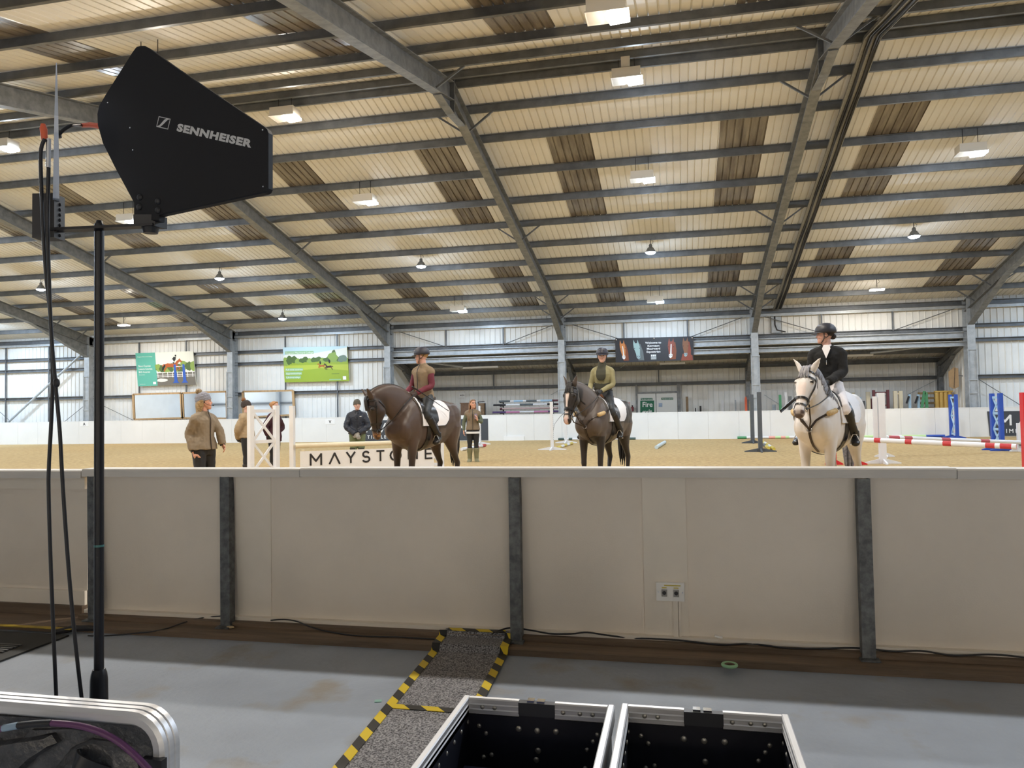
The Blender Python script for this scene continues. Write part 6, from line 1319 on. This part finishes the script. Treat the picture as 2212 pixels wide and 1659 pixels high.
# ================================================================ the three horses and riders
SK1, SK2, SK3 = lin((206, 162, 148)), lin((212, 170, 154)), lin((206, 162, 148))
def mixc(a, b, t): t = max(0., min(1., t)); return tuple(x*(1-t)+y*t for x, y in zip(a, b))
def speck(co, f, a): return 1+a*_nz.noise(co*f)
BAYC, BAYD, BAYT = lin((74, 59, 52)), lin((42, 33, 30)), lin((150, 104, 62))
def headness(hx):
    if not hx: return 0.
    q, f, l = hx; return max(0, min(1, (q+.06)/.10))*max(0, min(1, ((.21 if q < .36 else .125)-sqrt((f+.045)**2+l*l))/.05))
def coat_bay(co, n, hx, s):
    hb = headness(hx); c = mixc(BAYC, BAYD, (.95-co.z)/.35); c = mixc(c, lin((88, 65, 52)), max(0, (-.45-co.x)*2)*(1 if .8 < co.z < 1.35 else 0)*.6)
    if hx:
        q, f, l = hx; c = mixc(c, BAYD, .75*hb)
        if hb < .5: return tuple(x*speck(co, 3., .12) for x in c)
        if q > .52: c = mixc(c, BAYT, (q-.52)/.05)
        if q > .60 or (abs(abs(l)-.048) < .018 and abs(q-.59) < .02 and f > 0): c = mixc(c, lin((40, 30, 28)), .8)
        if abs(q-.165) < .026 and .0 < f-.028 < .045 and abs(l) > .088: c = (.008, .007, .007)
    return tuple(x*speck(co, 3., .12) for x in c)
BLK, BLC = lin((38, 33, 32)), lin((80, 70, 65))
def coat_black(co, n, hx, s):
    hb = headness(hx)
    if hb > .5:
        q, f, l = hx; c = BLK
        wd = .026+.010*sin(q*14)
        if f > .03 and .08 < q < .65: c = mixc(BLK, lin((222, 206, 200)), (wd*(1.25 if q > .42 else 1)-abs(l+.012))/.014+.5)
        if q > .53 and f > -.02: c = mixc(c, lin((210, 178, 172)), min((q-.53)/.03, (.04-abs(l+.01))/.014+.5))
        if abs(abs(l)-.048) < .016 and abs(q-.59) < .018 and f > 0: c = lin((34, 26, 26))
        if abs(q-.165) < .026 and .0 < f-.028 < .045 and abs(l) > .088: c = (.006, .005, .005)
        return c
    lim = .98+.05*sin(co.x*9+co.y*7)
    if co.z < lim-.22*abs(co.x-.0)*(1 if abs(co.x) < .35 else .3) and abs(co.x) > .28: return BLK
    if co.x < -.02 and co.z > 1.17: return tuple(x*1.15 for x in BLK)
    return tuple(x*speck(co, 4., .12) for x in mixc(BLC, BLK, hb*1.6))
GRW = lin((216, 211, 208))
def coat_grey(co, n, hx, s):
    if headness(hx) > .5:
        q, f, l = hx; c = GRW
        if q > .50: c = mixc(GRW, lin((150, 138, 132)), (q-.50)/.10)
        if q > .62 or (abs(abs(l)-.048) < .018 and abs(q-.59) < .022 and f > 0): c = lin((84, 72, 70))
        if abs(q-.165) < .028 and .0 < f-.026 < .05 and abs(l) > .086: c = (.012, .010, .010)
        if abs(l) < .05 and .2 < q < .45 and f > .02: c = mixc(c, lin((222, 200, 192)), .6)
        return c
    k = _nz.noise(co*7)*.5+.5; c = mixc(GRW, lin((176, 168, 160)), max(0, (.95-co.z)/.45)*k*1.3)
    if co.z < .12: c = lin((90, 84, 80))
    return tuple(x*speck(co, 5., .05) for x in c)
def wp(x, y, d): return dep(x, y, d)
MANEB = mat('black mane hair', (.016, .013, .012), .5, 0., .3, 40.); MANEG = mat('grey mane hair', lin((158, 156, 160)), .6, 0., .35, 30., dark=lin((104, 104, 112)))
NAVYH = mat('navy helmet shell', lin((50, 52, 66)), .5); BLKH = mat('black helmet shell', lin((44, 46, 56)), .45)
def rider_joints(T, seatx=.0, lean=.0, hf=(1, 0, 0), lat=(0, 1, 0), hands=None, feet=None, toe=.0, nz=2.155, px=-.02):
    P = V(px, 0, 1.665); N = V(px+lean, 0, nz); h = hands; lt = Vector(lat)
    fL, fR = feet
    J = dict(P=P, N=N, lat=lat, hlat=(0, 1, 0), hf=hf, hu=(0, 0, 1), curl=.95)
    for q, sg, w, ft in (('L', 1, h[0], fL), ('R', -1, h[1], fR)):
        w = Vector(w); S = N+lt.normalized()*.168*sg; e = (S+w)/2+V(-.13, .07*sg, -.085); ft = Vector(ft)
        J[q] = [e, w, V(.33, .285*sg, 1.405), ft+V(-.085, -.012*sg, .10), ft+V(.10, .03*sg, .045)]
        J['hn'+q] = (0, sg, .45); J['ht'+q] = (.25, 0, 1); J['hd'+q] = (1, -.15*sg, -.35)
    return J
def horse_pos(px, d): p = dep(px, 900, d); return (p.x, p.y)
FEET = ((.16, .36, .93), (.16, -.36, .93))
# --- bay
h = Horse('dark bay horse with tan muzzle and low bent head, carrying the gilet rider', horse_pos(914, 12.5), 125, (1.07, -.20, 1.65), 96, -31, coat_bay, legs=dict(fl=.02, fr=-.02, hl=-.04, hr=.12))
h.stir = FEET; h.hands = ((.34, .10, 1.725), (.36, -.10, 1.725)); h1 = h
PADW = mat('white saddle pad', (.80, .79, .82), .8, bump=.2, bscale=90.)
h.tack('swept', PADW, LEATHER, LEATHB, BLACK, -.37, .42, martingale=False); h.mane(MANEB, -1, .15, .98, .10, .014); h.tail(MANEB, .95)
r = empty('person', h.pos, h.rz, 'rider in tan fleece gilet over maroon sleeves on the bay horse, looking aside', 'person', 'riders')
toL = lambda H_, th: (H_.M.to_3x3().inverted() @ screen_heading(H_.pos, th))
J = rider_joints(None, hf=toL(h, 196)+V(0, 0, -.06), lat=toL(h, 20)*-0+V(.12, 1, 0), hands=h.hands, feet=FEET, nz=2.145)
F_ = Fig(r, J, .98); F_.body(SK1); F_.trousers(mat('black breeches', (.014, .017, .020), .55), .010); F_.boots(LEATHB, 'boot', .80)
F_.top('shirt', mat('maroon base layer', lin((104, 34, 52)), .75, 0., .15, 9.), .010, True, -.05, wr=.005)
GIL = mat('tan fleece', lin((140, 122, 100)), .95, 0., .10, 9., .25, 160.); GILT = mat('lighter tan yoke', lin((160, 138, 108)), .9, 0., .08, 9.)
g = F_.top('gilet', GIL, .022, False, -.09, .01, collar=.06, wr=.006); mz = lambda z, w=.0: F_.J['P']+F_.up*z+F_.fw*(.150+w)
F_.strip('zip', BLACK, [mz(-.06), mz(.1, -.004), mz(.25, -.006), mz(.40, .006), mz(.50, -.035), mz(.56, -.075)], .006, g)
F_.gloves(mat('brown riding glove', lin((70, 56, 52)), .7)); F_.helmet(NAVYH); F_.hair(mat('fair hair', lin((176, 138, 92)), .6, 0., .3, 40.), 0.)
def whip(H_, a, b, label, r0=.009, grip=True):
    a = H_.world(a); b = H_.world(b); t = thing('riding_whip', a, label, 'whip', 'riding whips'); d = b-a
    mb = MB(); mb.tube([Vector(), d*.98], [r0, r0*.55], 8); mb.build('shaft', BLACKM, t, 60); mb = MB(); mb.tube([d*-.02, d*.22], [r0*1.5, r0*1.35], 10); mb.build('grip', LEATHB, t, 60)
    mb = MB(); f = d.normalized(); mb.bar(d*.95, d*1.04, .03, .006); mb.build('flap', LEATHB, t)
whip(h, (.42, .10, 1.83), (-.18, .36, 1.45), 'black riding crop held across the bay horse saddle')
# --- black
h = Horse('black horse with white blaze and clipped brown body, ears pricked, facing the barrier', horse_pos(1303, 13.4), 112, (.99, -.15, 1.80), 72, -4, coat_black, legs=dict(fl=.0, fr=.04, hl=-.06, hr=.20))
h.stir = FEET; h.hands = ((.34, .10, 1.725), (.36, -.10, 1.725)); h2 = h
h.tack('swept', PADW, TAN, LEATHB, BLACK, -.40, .42, fleece=True); h.mane(MANEB, -1, .15, .98, .09, .013, fl=.16); h.tail(MANEB, 1.05)
r = empty('person', h.pos, h.rz, 'rider in olive top and bib on the black horse, facing the camera', 'person', 'riders')
J = rider_joints(None, hf=toL(h, 95), lat=toL(h, 4)*.6+V(0, .5, 0), hands=h.hands, feet=FEET, nz=2.15)
F_ = Fig(r, J, .94); F_.body(SK2); F_.trousers(mat('charcoal breeches', (.022, .026, .032), .55), .010); F_.boots(LEATHB, 'boot', .80)
OLV = mat('olive base layer', lin((146, 140, 104)), .75, 0., .12, 9.); OLD = mat('dark olive panel', lin((66, 66, 54)), .8, 0., .12, 9.)
t = F_.top('shirt', OLV, .008, True, .0, bust=.022, collar=.03, wr=.004)
mb = MB(); N = F_.J['N']
mb.loft([oval(F_.J['P']+F_.up*z+F_.fw*o_, F_.lat, F_.fw, w, d, 18, .9) for z, w, d, o_ in ((.26, .05, .012, .148), (.30, .082, .016, .155), (.36, .092, .018, .158), (.44, .088, .02, .135), (.50, .075, .03, .085), (.545, .070, .06, .03), (.60, .066, .062, .02))]); fuse(mb, 'bib', OLD, .009, 3, r)
mb = MB(); mb.loft([oval(F_.J['P']+F_.up*z, F_.lat, F_.fw, w, d, 20, .9) for z, w, d in ((.10, .166, .118), (.16, .152, .112), (.22, .146, .112), (.25, .142, .112))]); fuse(mb, 'waist_panel', OLD, .010, 3, r)
mb = MB(); mb.loft([oval(F_.J['P']+F_.up*z, F_.lat, F_.fw, .172, .124, 22, .9) for z in (.06, .095)]); mb.build('belt', BLACK, r, 40)
F_.gloves(mat('black riding glove', (.025, .025, .028), .6)); F_.helmet(NAVYH); F_.hair(mat('brown hair', lin((84, 58, 42)), .6, 0., .3, 40.), 0.)
r = thing('lunge_whip', h.world((.55, -.35, 1.2)), 'thin schooling whip curving down beside the black horse head', 'whip', 'riding whips'); b0 = wp(1212, 893, 13.0); 
mb = MB(); mb.tube([q-r.location for q in (h.world((.36, -.13, 1.725)), wp(1222, 889, 12.6), wp(1210, 900, 12.55), wp(1198, 916, 12.5), wp(1195, 930, 12.5))], [.006, .004, .004, .003, .003], 6); mb.build('shaft', GREYP, r, 60)
# --- grey
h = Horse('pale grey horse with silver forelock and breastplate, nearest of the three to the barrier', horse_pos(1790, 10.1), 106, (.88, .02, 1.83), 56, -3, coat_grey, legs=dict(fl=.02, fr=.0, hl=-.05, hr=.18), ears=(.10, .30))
h.stir = FEET; h.hands = ((.34, .10, 1.725), (.36, -.10, 1.725)); h3 = h
h.tack('swept', PADW, LEATHER, LEATHB, WHITE, -.42, .42, fleece=True); h.mane(MANEG, 1, .15, .98, .15, .012, fl=.15); h.tail(MANEG, 1.0)
r = empty('person', h.pos, h.rz, 'rider in black jumper and white breeches on the grey horse, head turned aside', 'person', 'riders')
J = rider_joints(None, hf=toL(h, 176), lat=toL(h, -8)*.5+V(0, .5, 0), hands=h.hands, feet=FEET, nz=2.165)
F_ = Fig(r, J, 1.04); F_.body(SK3, lip=(.40, .13, .11)); F_.trousers(mat('white breeches', (.78, .74, .76), .75, 0., .06, 9.), .012); F_.boots(LEATHB, 'boot', .86)
F_.top('shirt', mat('white shirt', (.74, .72, .74), .8), .010, True, -.12, flare=.012, collar=.035, wr=.004)
t = F_.top('jumper', mat('black knit jumper', (.012, .012, .013), .95, 0., .2, 80., .3, 200.), .022, True, .03, cuff=.004, wr=.009)
mz = lambda z, w, o_: F_.J['P']+F_.up*z+F_.lat*w+F_.fw*o_
mb = MB(); mb.prism([(-.052, .0), (.0, -.135), (.052, .0), (.03, .05), (-.03, .05)], mz(.515, 0, .128), F_.lat, F_.up-F_.fw*.42, F_.fw*.012); mb.build('shirt_placket', MT['white shirt'], r)
F_.strip('zip', CHROME, [mz(.36, 0, .152), mz(.33, 0, .154), mz(.30, 0, .150)], .005, t)
F_.gloves(mat('black riding glove', (.025, .025, .028), .6)); F_.helmet(BLKH); F_.hair(mat('dark hair', lin((40, 30, 28)), .6), 0.)
mb = MB(); mb.ell(F_.hp(-.10, 0, -.03), (.035, .045, .04), 12, 8); mb.build('hair_bun', MT['dark hair'], r, 60)
t = thing('riding_whip', wp(1716, 859, 9.75), 'black riding crop held out beside the grey horse head', 'whip', 'riding whips')
a = wp(1728, 852, 9.7)-t.location; b = wp(1686, 889, 9.5)-t.location; g0 = h.world((.36, -.10, 1.725))-t.location
mb = MB(); mb.tube([g0, g0+(a-g0)*.5, a], .010, 8); mb.build('grip', LEATHB, t, 60); mb = MB(); mb.bar(a, b, .035, .012, CF); mb.build('shaft', LEATHB, t)
# ================================================================ people on foot
def at_foot(px, d): p = dep(px, 950, d); return Vector((p.x, p.y, 0))
class Stand:
    def __init__(s, label, px, d, th, name='person'):
        p = at_foot(px, d); hd = screen_heading(p, th); s.rz = atan2(hd.y, hd.x); s.r = empty(name, p, s.rz, label, 'person', 'people on foot in the arena'); s.M = Matrix.Translation(p) @ Matrix.Rotation(s.rz, 4, 'Z'); s.p = p; s.d = d
    def l(s, x, y, dd=0.): return s.M.inverted() @ dep(x, y, s.d+dd)
    def dirn(s, th): return s.M.to_3x3().inverted() @ screen_heading(s.p, th)
def joints(h=1.68, hf=(1, 0, 0), lat=(0, 1, 0), arms=None, feet=((0, .10), (0, -.10)), P=(0, 0), lean=0., toes=(.15, -.15), knees=.02, curl=.45, hlat=(0, 1, 0)):
    k = h/1.68; pz = .90*k; J = dict(P=V(P[0], P[1], pz+.02), N=V(P[0]+lean, P[1], 1.415*k), lat=lat, hlat=hlat, hf=hf, curl=curl)
    for q, sg, i in (('L', 1, 0), ('R', -1, 1)):
        fx, fy = feet[i]; e, w = arms[i]; a = V(fx, fy, .085); yaw = toes[i]
        J[q] = [e, w, V((fx+P[0])/2+knees, fy*.95+P[1]*.3, .47*k), a, a+V(.15*cos(yaw), .15*sin(yaw), -.03)]
    return J
LEGG = mat('black leggings', (.012, .012, .014), .6)
BOOTB = mat('dark short boot', (.03, .024, .02), .5)
# instructor with the headset
S_ = Stand('instructor in tan fleece jacket and grey bobble hat, standing with arms at her sides', 440, 11.7, 48)
wl = S_.l(481, 962, .08); wr = S_.l(418, 976, -.16); el = S_.l(475, 932, .08); er = S_.l(408, 938, -.10)
J = joints(1.70, hf=S_.dirn(4)+V(0, 0, .05), lat=S_.dirn(-38+0)*0+V(0, 1, 0), arms=((el, wl), (er, wr)), feet=((-.02, .12), (.06, -.12)))
J['hdR'] = (S_.l(427, 992, -.22)-wr); J['hdL'] = (S_.l(487, 971, .02)-wl); J['hnL'] = (0, 1, .3); J['hnR'] = (.2, -1, .3)
F_ = Fig(S_.r, J, 1.0); F_.body(lin((222, 168, 146)), voxel=.008); F_.trousers(LEGG, .014); F_.boots(BOOTB, 'boot', .45)
FLT = mat('tan fleece jacket', lin((148, 134, 116)), .95, 0., .10, 9., .25, 160.)
j = F_.top('jacket', FLT, .024, True, -.03, .025, cuff=.012, collar=.055, wr=.012, end=.90)
mz = lambda z, w, o_: F_.J['P']+F_.up*z+F_.lat*w+F_.fw*o_
F_.strip('zip', mat('brown zip', (.05, .035, .028), .6), [mz(-.02, 0, .172), mz(.15, 0, .148), mz(.30, 0, .147), mz(.44, 0, .152), mz(.54, 0, .105), mz(.60, 0, .095)], .007, j)
for q, e, w in (('L', el, wl), ('R', er, wr)): mb = MB(); limb(mb, [w+(e-w).normalized()*.055, w-(e-w).normalized()*.004], [.046, .040], 12); mb.build('cuff', BLACK, j, 60)
F_.hair(mat('blonde hair', lin((186, 158, 112)), .6, 0., .35, 40., dark=lin((120, 92, 60))), .16, front=False); F_.beanie(mat('grey knit beanie', lin((156, 158, 172)), .95, 0., .25, 55., .4, 90., stretch=(1, 1, 2)), mat('tan fur bobble', lin((178, 156, 126)), 1., 0., .35, 60., .6, 120.))
hp = F_.hp; mb = MB(); limb(mb, [hp(.0, -.084, -.005), hp(.04, -.082, -.045), hp(.085, -.066, -.062), hp(.115, -.045, -.064)], [.003]*4, 8); hs = mb.build('headset_boom', BLACK, S_.r, 60); mb = MB(); mb.ell(hp(.122, -.040, -.064), (.014, .010, .010), 10, 8); mb.build('foam_tip', BLACK, hs); mb = MB(); mb.ell(hp(-.005, -.086, -.005), (.016, .010, .022), 10, 8); mb.build('ear_clip', BLACK, hs)
# hooded onlooker
S_ = Stand('onlooker in tan hoodie and dark bobble hat, hands behind the back, beside the crossed wing', 534, 17.6, 25)
wb = (V(-.19, .05, .90), V(-.20, -.03, .88)); eb = (V(-.10, .24, 1.10), V(-.12, -.25, 1.10))
J = joints(1.66, hf=S_.dirn(12), arms=((eb[0], wb[0]), (eb[1], wb[1])), lean=-.02); J['hdL'] = (-.1, -.6, -.6); J['hdR'] = (-.1, .5, -.8)
F_ = Fig(S_.r, J, 1.0); F_.body(SK2, voxel=.012); F_.trousers(LEGG, .014); F_.boots(BOOTB, 'boot', .5); HOD = mat('tan hoodie', lin((172, 150, 120)), .95, 0., .12, 9.)
t = F_.top('hoodie', HOD, .038, True, -.04, .015, cuff=.01, wr=.012, vox=.013); mb = MB(); N = F_.J['N']
for k in range(12): a = 2*pi*k/12; mb.ell(N+F_.up*.02+F_.fw*(.085*cos(a)-.03)+F_.lat*.095*sin(a), (.05, .05, .045), 10, 8)
mb.ell(N-F_.fw*.11-F_.up*.02, (.07, .09, .08), 12, 8); fuse(mb, 'hood', HOD, .012, 3, t); F_.gloves(BLACK)
F_.hair(mat('brown hair', lin((84, 58, 42)), .6), .0); F_.beanie(mat('charcoal knit beanie', lin((74, 66, 64)), .95, 0., .25, 55., .4, 90.), mat('ginger fur bobble', lin((164, 116, 78)), 1., 0., .5, 60.))
# ginger onlooker
S_ = Stand('onlooker with ginger hair in maroon jacket, hand on hip, behind the crossed wing', 592, 18.2, 30)
J = joints(1.66, hf=S_.dirn(35)+V(0, 0, -.02), arms=((V(-.02, .42, 1.10), V(.02, .21, 1.02)), (V(-.08, -.27, 1.12), V(.0, -.25, .92))))
J['hdL'] = (.1, -.8, -.35); F_ = Fig(S_.r, J, 1.0); F_.body(SK1, voxel=.012); F_.trousers(LEGG, .014); F_.boots(BOOTB, 'boot', .5)
F_.top('jacket', mat('dark maroon jacket', lin((70, 38, 46)), .9, 0., .15, 9.), .034, True, -.14, .02, cuff=.006, collar=.05, wr=.010, vox=.013); F_.gloves(BLACK); F_.hair(mat('ginger hair', lin((190, 140, 90)), .6, 0., .3, 40.), .0, front=True)
mb = MB(); mb.ell(F_.hp(-.10, 0, .05), (.045, .06, .05), 12, 8); mb.build('hair_bun', MT['ginger hair'], S_.r, 60)
# navy coat
S_ = Stand('onlooker in navy waterproof jacket and grey beanie, gloved hands clasped in front', 772, 19.0, 92)
J = joints(1.66, hf=S_.dirn(80), arms=((V(.04, .27, 1.08), V(.19, .035, .905)), (V(.04, -.27, 1.08), V(.205, -.035, .885)))); J['hdL'] = (.2, -.7, -.45); J['hdR'] = (.2, .6, -.7); J['hnL'] = (1, .2, .3); J['hnR'] = (1, -.2, .3); J['htL'] = J['htR'] = (.2, 0, 1)
F_ = Fig(S_.r, J, 1.02); F_.body(SK2, voxel=.011); F_.trousers(mat('sage green trousers', lin((112, 122, 88)), .8, 0., .12, 9.), .022); F_.boots(BOOTB, 'boot', .5)
j = F_.top('jacket', mat('navy waterproof', lin((36, 42, 56)), .5, 0., .2, 9.), .040, True, -.05, .015, cuff=.008, collar=.075, wr=.014, vox=.012); F_.gloves(mat('pale grey glove', lin((170, 166, 160)), .9)); F_.beanie(mat('grey green beanie', lin((98, 96, 88)), .95, 0., .2, 55., .3, 90.)); F_.hair(mat('brown hair', lin((84, 58, 42)), .6), .0)
F_.strip('zip', BLACK, [F_.J['P']+F_.up*z+F_.fw*o_ for z, o_ in ((-.04, .186), (.15, .160), (.30, .158), (.44, .164), (.54, .12), (.60, .11))], .006, j)
mb = MB(); mb.box(F_.J['P']+F_.up*.42+F_.lat*.09+F_.fw*.160, (.01, .05, .015)); mb.build('chest_badge', WHT, j)
# woman in gilet and wellingtons
p = gnd(1022, 997); S_ = Stand('woman with long fair hair in brown gilet and green wellingtons, holding a phone', 1022, (p-CC).dot(CF), 92)
J = joints(1.66, hf=S_.dirn(62)+V(0, 0, .08), arms=((V(.04, .245, 1.10), V(.17, .13, 1.16)), (V(-.03, -.25, 1.10), V(.04, -.255, .86))), feet=((.02, .09), (.0, -.10)))
J['hdL'] = (.35, -.1, .9); J['hnL'] = (.3, 1, 0); J['htL'] = (1, -.2, .2); J['hdR'] = (.2, 0, -1)
F_ = Fig(S_.r, J, .96); F_.body(lin((218, 164, 138)), voxel=.008); F_.trousers(LEGG, .010)
WEL = mat('olive wellington', lin((128, 124, 92)), .5, 0., .1, 9.); F_.boots(WEL, 'wellington_boot', .78, .022); F_.top('shirt', mat('sage shirt', lin((104, 112, 92)), .85, 0., .15, 9.), .014, True, -.06, wr=.006)
g = F_.top('gilet', mat('brown gilet', lin((136, 120, 100)), .9, 0., .12, 9.), .028, False, -.08, .015, collar=.05, wr=.008); F_.strip('zip', BLACK, [F_.J['P']+F_.up*z+F_.fw*o_ for z, o_ in ((-.07, .176), (.1, .150), (.30, .142), (.44, .152), (.54, .11), (.58, .10))], .006, g)
mb = MB(); mb.loft([oval(F_.J['P']+F_.up*z, F_.lat, F_.fw, .205+.0, .152, 22, .9) for z in (-.125, -.07)]); mb.build('shirt_hem', WHT, g, 40)
F_.hair(mat('long fair hair', lin((168, 128, 92)), .55, 0., .4, 40., dark=lin((104, 72, 48))), .30, front=True)
w = S_.M @ (V(.17, .13, 1.16)+V(.35, -.1, .9).normalized()*.075+V(-.01, -.035, 0)); t = thing('mobile_phone', w, 'mobile phone in a pale case held up by the woman in the gilet', 'phone'); mb = MB(); mb.box((0, 0, .03), (.012, .075, .15), Matrix.Rotation(S_.rz+.25, 3, 'Z')); mb.build('body', mat('lilac phone case', lin((150, 140, 160)), .4), t)
